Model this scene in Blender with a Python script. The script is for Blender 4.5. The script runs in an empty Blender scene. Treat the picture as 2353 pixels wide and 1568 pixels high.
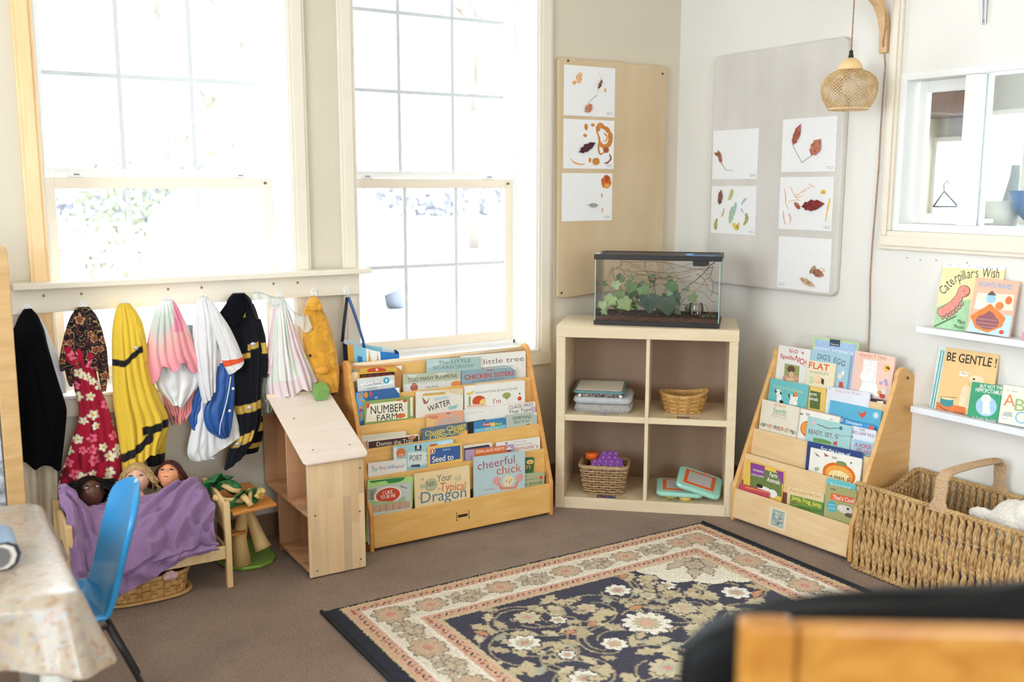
import bpy, math, random
import numpy as np
from mathutils import Vector, Matrix
random.seed(7)
S = bpy.context.scene
# ---------------------------------------------------------------- camera, world, exposure
cam_d = bpy.data.cameras.new('camera'); cam = bpy.data.objects.new('camera', cam_d)
S.collection.objects.link(cam)
cam_d.sensor_width = 36.0; cam_d.lens = 36.0*2260/2353
cam.rotation_mode = 'XYZ'
cam.location = (0, 0, 1.45)
cam.rotation_euler = (math.radians(90-8.95), math.radians(-0.06), math.radians(-31.8))
cam_d.clip_start = .05; cam_d.clip_end = 300
cam_d.dof.use_dof = True; cam_d.dof.focus_distance = 3.9; cam_d.dof.aperture_fstop = 2.0
S.camera = cam
S.view_settings.view_transform = 'Standard'; S.view_settings.look = 'None'
S.view_settings.gamma = 1.0; S.view_settings.use_curve_mapping = False
S.view_settings.exposure = 0.66
w = bpy.data.worlds.new('overcast_sky'); S.world = w; w.use_nodes = True
bg = w.node_tree.nodes['Background']; bg.inputs[0].default_value = (.81, .925, 1.03, 1); bg.inputs[1].default_value = 8.5

def lamp(name, loc, rot, sx, sy, power, col=(1, 1, 1), portal=False):
    l = bpy.data.lights.new(name, 'AREA'); l.shape = 'RECTANGLE'; l.size = sx; l.size_y = sy
    l.energy = power; l.color = col
    if portal: l.cycles.is_portal = True
    o = bpy.data.objects.new(name, l); o.location = loc; o.rotation_euler = rot
    S.collection.objects.link(o); return o
H = math.pi/2
# sampling guides in two real windows and two openings added for fill (the guides add no light of their own)
lamp('sky_portal', (.905, 4.2, 1.64), (-H, 0, 0), .95, 1.9, 1, portal=True)
lamp('sky_portal', (2.093, 4.2, 1.64), (-H, 0, 0), .95, 1.9, 1, portal=True)
lamp('sky_portal', (-2.7, 1.2, 1.6), (0, -H, 0), 1.7, 2.4, 1, portal=True)
lamp('sky_portal', (.5, -2.7, 1.6), (H, 0, 0), 1.6, 1.5, 1, portal=True)

# ---------------------------------------------------------------- helpers
def lin(h):
    h = h.lstrip('#'); r = []
    for i in (0, 2, 4):
        c = int(h[i:i+2], 16)/255; r.append(c/12.92 if c <= .04045 else ((c+.055)/1.055)**2.4)
    return r
MC = {}
def mat(hexc, rough=.6, var=.06, scale=30, bump=0., bscale=200, metal=0., spec=.4, name=None, coat=0, sheen=0):
    key = (hexc, rough, var, scale, bump, bscale, metal, spec, coat, sheen)
    if key in MC: return MC[key]
    m = bpy.data.materials.new(name or 'paint'); m.use_nodes = True; nt = m.node_tree; b = nt.nodes['Principled BSDF']
    c = lin(hexc)
    b.inputs['Roughness'].default_value = rough; b.inputs['Metallic'].default_value = metal
    b.inputs['Specular IOR Level'].default_value = spec
    if coat: b.inputs['Coat Weight'].default_value = coat
    if sheen: b.inputs['Sheen Weight'].default_value = sheen
    tc = nt.nodes.new('ShaderNodeTexCoord')
    if var > 0:
        n = nt.nodes.new('ShaderNodeTexNoise'); n.inputs['Scale'].default_value = scale; n.inputs['Detail'].default_value = 3
        nt.links.new(tc.outputs['Object'], n.inputs['Vector'])
        r = nt.nodes.new('ShaderNodeValToRGB')
        r.color_ramp.elements[0].position = .3; r.color_ramp.elements[1].position = .7
        r.color_ramp.elements[0].color = [x*(1-var) for x in c]+[1]; r.color_ramp.elements[1].color = [min(1, x*(1+var)) for x in c]+[1]
        nt.links.new(n.outputs[0], r.inputs[0]); nt.links.new(r.outputs[0], b.inputs['Base Color'])
    else: b.inputs['Base Color'].default_value = c+[1]
    if bump > 0:
        n2 = nt.nodes.new('ShaderNodeTexNoise'); n2.inputs['Scale'].default_value = bscale; n2.inputs['Detail'].default_value = 4
        nt.links.new(tc.outputs['Object'], n2.inputs['Vector'])
        bu = nt.nodes.new('ShaderNodeBump'); bu.inputs['Strength'].default_value = bump; bu.inputs['Distance'].default_value = .004
        nt.links.new(n2.outputs[0], bu.inputs['Height']); nt.links.new(bu.outputs[0], b.inputs['Normal'])
    MC[key] = m; return m
def wood(c1, c2, scale=(6, 6, 60), rough=.45, name='wood', planks=None, coat=.1):
    key = ('w', c1, c2, scale, rough, planks)
    if key in MC: return MC[key]
    m = bpy.data.materials.new(name); m.use_nodes = True; nt = m.node_tree; b = nt.nodes['Principled BSDF']
    b.inputs['Roughness'].default_value = rough; b.inputs['Coat Weight'].default_value = coat; b.inputs['Specular IOR Level'].default_value = .35
    tc = nt.nodes.new('ShaderNodeTexCoord'); mp = nt.nodes.new('ShaderNodeMapping'); mp.inputs['Scale'].default_value = scale
    nt.links.new(tc.outputs['Object'], mp.inputs[0])
    n = nt.nodes.new('ShaderNodeTexNoise'); n.inputs['Scale'].default_value = 1.; n.inputs['Detail'].default_value = 5; n.inputs['Distortion'].default_value = .6
    nt.links.new(mp.outputs[0], n.inputs['Vector'])
    r = nt.nodes.new('ShaderNodeValToRGB'); r.color_ramp.elements[0].position = .3; r.color_ramp.elements[1].position = .72
    r.color_ramp.elements[0].color = lin(c1)+[1]; r.color_ramp.elements[1].color = lin(c2)+[1]
    nt.links.new(n.outputs[0], r.inputs[0]); out = r.outputs[0]
    if planks:   # butcher-block staves: plank width, stave length, long axis z
        br = nt.nodes.new('ShaderNodeTexBrick'); br.inputs['Scale'].default_value = 1
        br.inputs['Brick Width'].default_value = planks[1]; br.inputs['Row Height'].default_value = planks[0]
        br.inputs['Mortar Size'].default_value = .0002; br.offset = .37; br.offset_frequency = 2
        br.inputs['Color1'].default_value = (.80, .80, .80, 1); br.inputs['Color2'].default_value = (1.12, 1.12, 1.12, 1); br.inputs['Mortar'].default_value = (.7, .7, .7, 1)
        cx = nt.nodes.new('ShaderNodeSeparateXYZ'); cb = nt.nodes.new('ShaderNodeCombineXYZ'); ad = nt.nodes.new('ShaderNodeMath'); ad.operation = 'ADD'
        nt.links.new(tc.outputs['Object'], cx.inputs[0]); nt.links.new(cx.outputs[0], ad.inputs[0]); nt.links.new(cx.outputs[1], ad.inputs[1])
        nt.links.new(cx.outputs[2], cb.inputs[0]); nt.links.new(ad.outputs[0], cb.inputs[1]); nt.links.new(cb.outputs[0], br.inputs['Vector'])
        mx = nt.nodes.new('ShaderNodeMix'); mx.data_type = 'RGBA'; mx.blend_type = 'MULTIPLY'; mx.inputs[0].default_value = 1
        nt.links.new(out, mx.inputs[6]); nt.links.new(br.outputs[0], mx.inputs[7]); out = mx.outputs[2]
    nt.links.new(out, b.inputs['Base Color'])
    MC[key] = m; return m
def vcol(name='printed_fabric', rough=.85, bump=.15, bscale=500, sheen=0., trans=0.):
    m = bpy.data.materials.new(name); m.use_nodes = True; nt = m.node_tree; b = nt.nodes['Principled BSDF']
    b.inputs['Roughness'].default_value = rough; b.inputs['Specular IOR Level'].default_value = .2
    b.inputs['Sheen Weight'].default_value = sheen
    a = nt.nodes.new('ShaderNodeAttribute'); a.attribute_name = 'Col'
    nt.links.new(a.outputs['Color'], b.inputs['Base Color'])
    if bump:
        tc = nt.nodes.new('ShaderNodeTexCoord'); n2 = nt.nodes.new('ShaderNodeTexNoise'); n2.inputs['Scale'].default_value = bscale
        nt.links.new(tc.outputs['Object'], n2.inputs['Vector'])
        bu = nt.nodes.new('ShaderNodeBump'); bu.inputs['Strength'].default_value = bump; bu.inputs['Distance'].default_value = .003
        nt.links.new(n2.outputs[0], bu.inputs['Height']); nt.links.new(bu.outputs[0], b.inputs['Normal'])
    if trans:
        t = nt.nodes.new('ShaderNodeBsdfTransparent'); mx = nt.nodes.new('ShaderNodeMixShader'); mx.inputs[0].default_value = trans
        nt.links.new(b.outputs[0], mx.inputs[1]); nt.links.new(t.outputs[0], mx.inputs[2]); nt.links.new(mx.outputs[0], nt.nodes['Material Output'].inputs[0])
    return m
def glassmat(name='clear_glass', tint=(1, 1, 1), refl=.06):
    m = bpy.data.materials.new(name); m.use_nodes = True; nt = m.node_tree; nt.nodes.remove(nt.nodes['Principled BSDF'])
    t = nt.nodes.new('ShaderNodeBsdfTransparent'); t.inputs[0].default_value = (*tint, 1)
    g = nt.nodes.new('ShaderNodeBsdfGlossy'); g.inputs['Roughness'].default_value = .02
    f = nt.nodes.new('ShaderNodeFresnel'); f.inputs[0].default_value = 1.45
    mu = nt.nodes.new('ShaderNodeMath'); mu.operation = 'MULTIPLY'; mu.inputs[1].default_value = refl/.034
    mu.use_clamp = True
    nt.links.new(f.outputs[0], mu.inputs[0])
    mx = nt.nodes.new('ShaderNodeMixShader'); nt.links.new(mu.outputs[0], mx.inputs[0])
    nt.links.new(t.outputs[0], mx.inputs[1]); nt.links.new(g.outputs[0], mx.inputs[2]); nt.links.new(mx.outputs[0], nt.nodes['Material Output'].inputs[0])
    return m
WL = {}
def tag(o, label=None, cat=None, group=None, kind=None):
    if label: o['label'] = label
    if cat: o['category'] = cat
    if group: o['group'] = group
    if kind: o['kind'] = kind
    return o
def thing(name, label, cat, loc=(0, 0, 0), group=None):
    o = bpy.data.objects.new(name, None); S.collection.objects.link(o); o.location = loc; WL[o.name] = Vector(loc)
    o.empty_display_size = .05
    return tag(o, label, cat, group)
class MB:
    def __init__(s): s.v = []; s.f = []; s.m = []; s.sm = []; s.mats = []; s.col = None
    def mi(s, m):
        if m not in s.mats: s.mats.append(m)
        return s.mats.index(m)
    def add(s, vs, fs, m, smooth=False, M=None):
        o = len(s.v); i = s.mi(m)
        if M is not None: vs = [M @ Vector(v) for v in vs]
        s.v += [tuple(v) for v in vs]
        for f in fs: s.f.append([o+k for k in f]); s.m.append(i); s.sm.append(smooth)
        return s
    def box(s, a, b, m, M=None):
        x0, y0, z0 = a; x1, y1, z1 = b
        vs = [(x, y, z) for z in (z0, z1) for y in (y0, y1) for x in (x0, x1)]
        return s.add(vs, [(0, 2, 3, 1), (4, 5, 7, 6), (0, 1, 5, 4), (2, 6, 7, 3), (0, 4, 6, 2), (1, 3, 7, 5)], m, False, M)
    def prism(s, poly, t0, t1, m, fr, smooth=False):
        # poly in 2d, fr(u, v, w) -> 3d, extruded from w=t0 to t1
        n = len(poly); vs = [fr(u, v, t0) for u, v in poly]+[fr(u, v, t1) for u, v in poly]
        fs = [tuple(range(n))[::-1], tuple(range(n, 2*n))]+[(i, (i+1) % n, n+(i+1) % n, n+i) for i in range(n)]
        return s.add(vs, fs, m, smooth)
    def rings(s, rs, m, closed=False, cap=True, smooth=True):
        n = len(rs[0]); vs = [p for r in rs for p in r]; fs = []
        k = len(rs); last = k if closed else k-1
        for i in range(last):
            a = i*n; b = ((i+1) % k)*n
            for j in range(n): fs.append((a+j, a+(j+1) % n, b+(j+1) % n, b+j))
        if cap and not closed: fs += [tuple(range(n))[::-1], tuple((k-1)*n+j for j in range(n))]
        return s.add(vs, fs, m, smooth)
    def tube(s, pts, r, m, n=8, closed=False, cap=True, flat=1.0):
        P = [Vector(p) for p in pts]; k = len(P); rr = r if isinstance(r, (list, tuple)) else [r]*k
        up = None; rs = []
        for i in range(k):
            t = (P[(i+1) % k]-P[i-1]) if closed else (P[min(i+1, k-1)]-P[max(i-1, 0)])
            t.normalize()
            if up is None: up = Vector((0, 0, 1)) if abs(t.z) < .9 else Vector((1, 0, 0))
            a = t.cross(up); 
            if a.length < 1e-6: a = t.orthogonal()
            a.normalize(); b = a.cross(t).normalized(); up = b
            rs.append([P[i]+a*(rr[i]*math.cos(q*2*math.pi/n))+b*(rr[i]*flat*math.sin(q*2*math.pi/n)) for q in range(n)])
        return s.rings(rs, m, closed, cap)
    def lathe(s, prof, m, c=(0, 0, 0), n=32, sx=1, sy=1, cap=True):
        rs = [[(c[0]+r*sx*math.cos(q*2*math.pi/n), c[1]+r*sy*math.sin(q*2*math.pi/n), c[2]+z) for q in range(n)] for r, z in prof]
        return s.rings(rs, m, False, cap)
    def ball(s, c, r, m, n=12, M=None):
        rx, ry, rz = r if isinstance(r, (tuple, list)) else (r, r, r)
        vs = []; fs = []
        for i in range(n+1):
            a = math.pi*i/n
            for j in range(2*n):
                b = math.pi*j/n; v = Vector((rx*math.sin(a)*math.cos(b), ry*math.sin(a)*math.sin(b), rz*math.cos(a)))
                if M is not None: v = M @ v
                vs.append(Vector(c)+v)
        for i in range(n):
            for j in range(2*n): fs.append((i*2*n+j, i*2*n+(j+1) % (2*n), (i+1)*2*n+(j+1) % (2*n), (i+1)*2*n+j)[::-1])
        return s.add(vs, fs, m, True)
    def grid(s, fn, nu, nv, m, colfn=None, closed=False, smooth=True):
        vs = []; cs = []
        for j in range(nv+1):
            for i in range(nu+(0 if closed else 1)):
                vs.append(fn(i/nu, j/nv))
                if colfn: cs.append(colfn(i/nu, j/nv))
        w_ = nu+(0 if closed else 1); fs = []
        for j in range(nv):
            for i in range(nu): fs.append((j*w_+i, j*w_+(i+1) % w_ if closed else j*w_+i+1, (j+1)*w_+((i+1) % w_ if closed else i+1), (j+1)*w_+i))
        if colfn:
            if s.col is None: s.col = {}
            o = len(s.v)
            for q, c in enumerate(cs): s.col[o+q] = c
        return s.add(vs, fs, m, smooth)
    def build(s, name, parent=None, origin=None, bevel=0, mods=(), label=None, kind=None):
        me = bpy.data.meshes.new(name)
        if parent is not None: o0 = WL[parent.name]
        else:
            if origin is None:
                xs = [v[0] for v in s.v]; ys = [v[1] for v in s.v]; zs = [v[2] for v in s.v]
                origin = ((min(xs)+max(xs))/2, (min(ys)+max(ys))/2, min(zs))
            o0 = Vector(origin)
        me.from_pydata([(v[0]-o0[0], v[1]-o0[1], v[2]-o0[2]) for v in s.v], [], s.f)
        for m in s.mats: me.materials.append(m)
        me.polygons.foreach_set('material_index', s.m); me.polygons.foreach_set('use_smooth', s.sm)
        if s.col is not None:
            at = me.color_attributes.new('Col', 'FLOAT_COLOR', 'POINT'); buf = np.ones((len(s.v), 4), dtype=np.float32)
            for k, c in s.col.items(): buf[k, :3] = c
            at.data.foreach_set('color', buf.ravel())
        me.update()
        o = bpy.data.objects.new(name, me); S.collection.objects.link(o)
        if parent is not None: o.parent = parent
        else: o.location = o0
        WL[o.name] = Vector(o0)
        if bevel:
            b = o.modifiers.new('bevel', 'BEVEL'); b.width = bevel; b.segments = 2; b.limit_method = 'ANGLE'; b.harden_normals = False
        for k, a in mods:
            q = o.modifiers.new(k.lower(), k)
            for kk, vv in a.items(): setattr(q, kk, vv)
        if label: o['label'] = label
        if kind: o['kind'] = kind
        return o
def boxo(name, a, b, m, parent=None, bevel=.002, kind=None, label=None):
    a_ = tuple(min(p, q) for p, q in zip(a, b)); b_ = tuple(max(p, q) for p, q in zip(a, b))
    return MB().box(a_, b_, m).build(name, parent, bevel=bevel, kind=kind, label=label)
def copy_thing(r, loc, label=None, group=None):
    def rec(o, par):
        c = o.copy(); S.collection.objects.link(c); c.parent = par
        for ch in list(o.children): rec(ch, c)
        return c
    c = rec(r, None); c.location = loc; WL[c.name] = Vector(loc)
    if label: c['label'] = label
    if group: c['group'] = group
    return c
def lerp(a, b, t): return a+(b-a)*t
def interp(x, tab, k=1):
    # tab: sorted list of tuples, first entry is the key; cosine-smoothed
    if x <= tab[0][0]: return tab[0][k]
    for a, b in zip(tab, tab[1:]):
        if x <= b[0]:
            t = (x-a[0])/(b[0]-a[0]+1e-9); return lerp(a[k], b[k], t)
    return tab[-1][k]
# lettering: all strings are turned into flat outlines with Blender's own font in one go
TXT = {}
def prep_texts(items):
    obs = []
    for s, bold in set(items):
        c = bpy.data.curves.new('t', 'FONT'); c.body = s; c.size = 1; c.offset = .012 if bold else 0
        c.resolution_u = 3
        o = bpy.data.objects.new('t', c); S.collection.objects.link(o); obs.append((s, bold, o, c))
    dg = bpy.context.evaluated_depsgraph_get(); dg.update()
    for s, bold, o, c in obs:
        me = o.evaluated_get(dg).to_mesh()
        vs = [(v.co.x, v.co.y) for v in me.vertices]; fs = [tuple(p.vertices) for p in me.polygons]
        o.evaluated_get(dg).to_mesh_clear(); TXT[(s, bold)] = (vs, fs)
    for s, bold, o, c in obs: bpy.data.objects.remove(o); bpy.data.curves.remove(c)
def vnoise(x, y, z=0.):
    from mathutils import noise
    return noise.noise((x, y, z))

# ---------------------------------------------------------------- shared materials
WALL = mat('#E7E3DB', .9, .02, 3, .25, 60, name='textured_cream_wall_paint')
WALL_SHADED = mat('#D6CBB6', .9, .02, 3, .25, 60, name='textured_shaded_wall_paint')  # same paint as the right wall, with the window wall's shade put into the colour
TRIM = mat('#E9DECB', .5, .02, 8, name='cream_trim_paint')
WHITE = mat('#F1EFEB', .45, .01, 8, name='white_vinyl')
CREAMV = mat('#F0E2CC', .45, .01, 8, name='cream_sash_paint')
BIRCH = wood('#E3BD86', '#EFD2A4', (5, 5, 40), name='birch')
BIRCHH = wood('#E3BD86', '#F0D5A8', (40, 5, 5), name='birch_horizontal')
PINE = wood('#DDB579', '#EACB98', (30, 30, 4), name='pine')
PLYWALL = wood('#D89A48', '#E3AC5E', (5, 22, 22), name='honey_plywood')
LAM = wood('#DCC6A2', '#E4D2B2', (3, 3, 30), rough=.5, name='birch_effect_laminate')
# ================================================================ the setting
YW = 3.886; XW = 3.40; CEIL = 2.85; T = .22
XL, YB = -2.6, -2.6
def wall_x(name, y0, y1, x0, x1, holes, m, z1=CEIL):
    # wall running along x, built as one mesh around its openings
    b = MB(); xs = sorted({x0, x1, *[h[0] for h in holes], *[h[1] for h in holes]})
    for a, c in zip(xs, xs[1:]):
        hs = [h for h in holes if h[0] <= a+1e-6 and h[1] >= c-1e-6]
        if hs: b.box((a, y0, 0), (c, y1, hs[0][2]), m); b.box((a, y0, hs[0][3]), (c, y1, z1), m)
        else: b.box((a, y0, 0), (c, y1, z1), m)
    return b.build(name, kind='structure')
def wall_y(name, x0, x1, y0, y1, holes, m, z1=CEIL):
    b = MB(); ys = sorted({y0, y1, *[h[0] for h in holes], *[h[1] for h in holes]})
    for a, c in zip(ys, ys[1:]):
        hs = [h for h in holes if h[0] <= a+1e-6 and h[1] >= c-1e-6]
        if hs: b.box((x0, a, 0), (x1, c, hs[0][2]), m); b.box((x0, a, hs[0][3]), (x1, c, z1), m)
        else: b.box((x0, a, 0), (x1, c, z1), m)
    return b.build(name, kind='structure')
W1 = (.45, 1.361); W2 = (1.638, 2.548); WZ = (.675, 2.58)
wall_x('wall_back', YW, YW+T, XL-.1, 5.62, [(W1[0], W1[1], WZ[0], WZ[1]), (W2[0], W2[1], WZ[0], WZ[1])], WALL_SHADED)
wall_y('wall_right', XW, XW+.12, YB-.1, YW, [(1.30, 2.577, 1.275, 1.889)], WALL)
wall_y('wall_left', XL-.1, XL, YB-.1, YW, [(0, 2.4, .75, 2.45)], WALL)  # wide opening added out of view to let in fill skylight
wall_x('wall_front', YB-.1, YB, XL, XW, [(-.3, 1.3, .85, 2.35)], WALL)  # opening behind the camera, added and sized for soft fill light
# carpet
cm = bpy.data.materials.new('brown_carpet'); cm.use_nodes = True; nt = cm.node_tree; b_ = nt.nodes['Principled BSDF']
b_.inputs['Roughness'].default_value = 1; b_.inputs['Specular IOR Level'].default_value = .05; b_.inputs['Sheen Weight'].default_value = .1
tc = nt.nodes.new('ShaderNodeTexCoord'); n1 = nt.nodes.new('ShaderNodeTexNoise'); n1.inputs['Scale'].default_value = 260; n1.inputs['Detail'].default_value = 4
n2 = nt.nodes.new('ShaderNodeTexNoise'); n2.inputs['Scale'].default_value = 5; mxx = nt.nodes.new('ShaderNodeMath'); mxx.operation = 'MULTIPLY_ADD'; mxx.inputs[1].default_value = .25
nt.links.new(tc.outputs['Object'], n1.inputs['Vector']); nt.links.new(tc.outputs['Object'], n2.inputs['Vector'])
nt.links.new(n2.outputs[0], mxx.inputs[0]); nt.links.new(n1.outputs[0], mxx.inputs[2])
rr = nt.nodes.new('ShaderNodeValToRGB'); rr.color_ramp.elements[0].position = .4; rr.color_ramp.elements[1].position = .85
rr.color_ramp.elements[0].color = lin('#69554A')+[1]; rr.color_ramp.elements[1].color = lin('#A8917E')+[1]
nt.links.new(mxx.outputs[0], rr.inputs[0]); nt.links.new(rr.outputs[0], b_.inputs['Base Color'])
bu = nt.nodes.new('ShaderNodeBump'); bu.inputs['Strength'].default_value = .5; bu.inputs['Distance'].default_value = .004
nt.links.new(n1.outputs[0], bu.inputs['Height']); nt.links.new(bu.outputs[0], b_.inputs['Normal'])
boxo('floor', (XL-.1, YB-.1, -.12), (5.6, YW, 0), cm, bevel=0, kind='structure')
boxo('ceiling', (XL-.1, YB-.1, CEIL), (5.62, YW+T, CEIL+.1), mat('#EFE9DE', .9), bevel=0, kind='structure')
BASE = mat('#8B6B50', .7, .05)
b = MB(); b.box((1.0, YW-.012, 0), (XW, YW, .10), BASE); b.build('baseboard_back', kind='structure', bevel=.002)
boxo('baseboard_right', (XW-.012, -2.6, 0), (XW, YW-.012, .10), BASE, kind='structure')
GLASS = glassmat('window_glass', (1, 1, 1), .034)
def sash_window(name, x0, x1, cols=3):
    b = MB(); yo = 4.075; f = .018
    # outer frame
    b.box((x0, yo-.005, WZ[0]), (x0+f, YW+T, WZ[1]), WHITE).box((x1-f, yo-.005, WZ[0]), (x1, YW+T, WZ[1]), WHITE)
    b.box((x0, yo-.005, WZ[1]-.03), (x1, YW+T, WZ[1]), WHITE).box((x0, yo-.005, WZ[0]), (x1, YW+T, WZ[0]+.03), WHITE)
    fr = b.build(name, kind='structure', bevel=.002)
    a, c = x0+f, x1-f
    lo = MB(); st = .042
    zb, zt = WZ[0]+.03, 1.482
    lo.box((a, yo, zb), (a+st, yo+.03, zt), CREAMV).box((c-st, yo, zb), (c, yo+.03, zt), CREAMV)
    lo.box((a+st, yo, zb), (c-st, yo+.03, zb+.045), CREAMV).box((a+st, yo, zt-.042), (c-st, yo+.03, zt), CREAMV)
    L = lo.build('lower_sash', fr, bevel=.002)
    up = MB(); su = .028
    up.box((a, yo+.035, 1.475), (a+su, yo+.06, WZ[1]-.03), WHITE).box((c-su, yo+.035, 1.475), (c, yo+.06, WZ[1]-.03), WHITE)
    up.box((a+su, yo+.035, 1.475), (c-su, yo+.06, 1.515), WHITE).box((a+su, yo+.035, WZ[1]-.06), (c-su, yo+.06, WZ[1]-.03), WHITE)
    U = up.build('upper_sash', fr, bevel=.002)
    mu = MB(); mm = mat('#D8DBDC', .6, .01, spec=.2); w_ = .0078
    xa, xc = a+st, c-st
    for k in (1, 2): x = lerp(xa, xc, k/3); mu.box((x-w_, yo+.01, zb+.045), (x+w_, yo+.024, zt-.042), mm)
    mu.box((xa, yo+.0105, 1.085-w_), (xc, yo+.0235, 1.085+w_), mm)
    mu.build('muntin_grid', L, label='grey lower grid bars')
    mu = MB(); xa, xc = a+su, c-su
    for k in (1, 2): x = lerp(xa, xc, k/3); mu.box((x-w_, yo+.042, 1.515), (x+w_, yo+.054, WZ[1]-.06), mm)
    for z in (1.868, 2.21): mu.box((xa, yo+.0425, z-w_), (xc, yo+.0535, z+w_), mm)
    mu.build('muntin_grid', U)
    boxo('pane', (a+st-.005, yo+.016, zb+.04), (c-st+.005, yo+.018, zt-.04), GLASS, L, bevel=0)
    boxo('pane', (a+su-.005, yo+.047, 1.51), (c-su+.005, yo+.049, WZ[1]-.055), GLASS, U, bevel=0)
    k = MB()
    for x in (a+.09, c-.16):
        k.box((x, yo-.004, zt), (x+.055, yo+.02, zt+.008), WHITE); k.box((x+.02, yo-.006, zt+.008), (x+.04, yo+.005, zt+.013), mat('#8C8F92', .4, 0))
    k.build('sash_lock', L, bevel=.001)
    q = MB(); q.tube([(c-.03, yo-.002, zt-.02), (c-.03, yo-.009, zt-.02)], .006, mat('#8A7A55', .4, 0, metal=1)); q.build('tilt_latch', L)
    return fr
sash_window('window_1', *W1); sash_window('window_2', *W2)
# jamb linings, sills and casings
def lining(name, x0, x1, m):
    b = MB(); t = .008
    b.box((x0, YW-.002, WZ[0]), (x0+t, 4.07, WZ[1]), m).box((x1-t, YW-.002, WZ[0]), (x1, 4.07, WZ[1]), m)
    b.box((x0, YW-.002, WZ[1]-t), (x1, 4.07, WZ[1]), m)
    b.build(name, kind='structure')
lining('trim_1', *W1, WHITE); lining('trim_2', *W2, WHITE)
def sill(name, x0, x1):
    b = MB(); b.box((x0+.008, YW-.03, WZ[0]), (x1-.008, 4.07, WZ[0]+.012), WHITE); b.build(name, kind='structure', bevel=.003)
sill('trim_3', *W1); sill('trim_4', *W2)
def casing(name, x0, x1, m=TRIM):
    b = MB(); b.box((x0, YW-.016, .66), (x1, YW, 2.72), m); d = .012
    b.box((x0+d, YW-.022, .66), (x1-d, YW-.016, 2.72), m); b.build(name, kind='structure', bevel=.003)
casing('trim_5', W1[1], 1.430); casing('trim_6', 1.569, W2[0]); casing('trim_7', W2[1], 2.622)
casing('trim_8', .385, W1[0], wood('#E8BE84', '#F2D2A0', (30, 30, 4), name='bare_pine_casing'))
b = MB(); b.box((1.569, YW-.018, .605), (2.622, YW, .675), TRIM); b.build('trim_9', kind='structure', bevel=.004)
b = MB(); b.box((.385, YW-.018, .605), (1.43, YW, .675), TRIM); b.build('trim_10', kind='structure', bevel=.004)
# interior slider in the right wall
SW = mat('#ECEBE6', .45, .01)
fr = MB(); y0, y1, z0, z1 = 1.30, 2.577, 1.275, 1.889; f = .03
fr.box((XW-.006, y1-f, z0), (XW+.12, y1, z1), SW).box((XW-.006, y0, z0), (XW+.12, y0+f, z1), SW)
fr.box((XW-.006, y0+f, z1-f), (XW+.12, y1-f, z1), SW).box((XW-.006, y0+f, z0), (XW+.12, y1-f, z0+f), SW)
fr.box((XW+.0, 2.245, z0+f), (XW+.05, 2.30, z1-f), SW)
W3 = fr.build('window_3', kind='structure', bevel=.003)
sl = MB(); yy0, yy1 = 2.24, y1-f-.012; t = .035
sl.box((XW+.06, yy1-t, z0+f), (XW+.09, yy1, z1-f), SW).box((XW+.06, yy0, z0+f), (XW+.09, yy0+t, z1-f), SW)
sl.box((XW+.06, yy0+t, z1-f-.045), (XW+.09, yy1-t, z1-f), SW).box((XW+.06, yy0+t, z0+f), (XW+.09, yy1-t, z0+f+.04), SW)
SL = sl.build('sliding_sash', W3, bevel=.003)
boxo('pane', (XW+.074, yy0+t-.003, z0+f+.035), (XW+.077, yy1-t+.003, z1-f-.04), glassmat('slider_glass', (.93, .96, .96), .06), SL, bevel=0)
boxo('pane', (XW+.024, y0+f-.003, z0+f-.003), (XW+.027, 2.248, z1-f+.003), glassmat('slider_glass', (.93, .96, .96), .06), W3, bevel=0)
b = MB(); b.box((XW-.018, y0-.05, 1.20), (XW, y1+.05, z0), TRIM).box((XW-.026, y0-.05, 1.215), (XW-.018, y1+.04, 1.255), TRIM); b.build('trim_11', kind='structure', bevel=.004)
b = MB(); b.box((XW-.018, y1, z0), (XW, y1+.05, CEIL), TRIM).box((XW-.026, y1+.012, z0-.02), (XW-.018, y1+.036, CEIL), TRIM); b.build('trim_12', kind='structure', bevel=.004)
# the room beyond the slider
GREYW = mat('#CFCBC4', .9, .02)
wall_y('wall_beyond_far', 5.5, 5.62, YB-.1, YW, [(3.31, 3.56, .98, 1.86), (3.66, 3.86, 1.25, 1.72), (-1.5, 2.6, .8, 2.3)], GREYW)
wall_x('wall_beyond_near', YB-.1, YB, XW+.12, 5.5, [], GREYW)
b = MB()
for a, c, d, e in ((3.31, 3.56, .98, 1.86), (3.66, 3.86, 1.25, 1.72)):
    for q in ((a-.03, a, d-.03, e+.03), (c, c+.03, d-.03, e+.03)): b.box((5.47, q[0], q[2]), (5.5, q[1], q[3]), WHITE)
    b.box((5.47, a, e), (5.5, c, e+.03), WHITE).box((5.47, a, d-.03), (5.5, c, d), WHITE)
b.build('trim_13', kind='structure')
boxo('wall_cabinet', (4.9, 3.55, 1.86), (5.46, 3.87, 2.25), mat('#5E443A', .5), label=None)
tag(bpy.data.objects['wall_cabinet'], 'dark brown wall cabinet seen through the interior sliding window', 'cabinet')
boxo('counter', (4.3, 2.2, 0), (5.46, 3.30, 1.24), mat('#B9B4AB', .5)); tag(bpy.data.objects['counter'], 'grey counter in the neighbouring room behind the interior window', 'counter')
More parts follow.
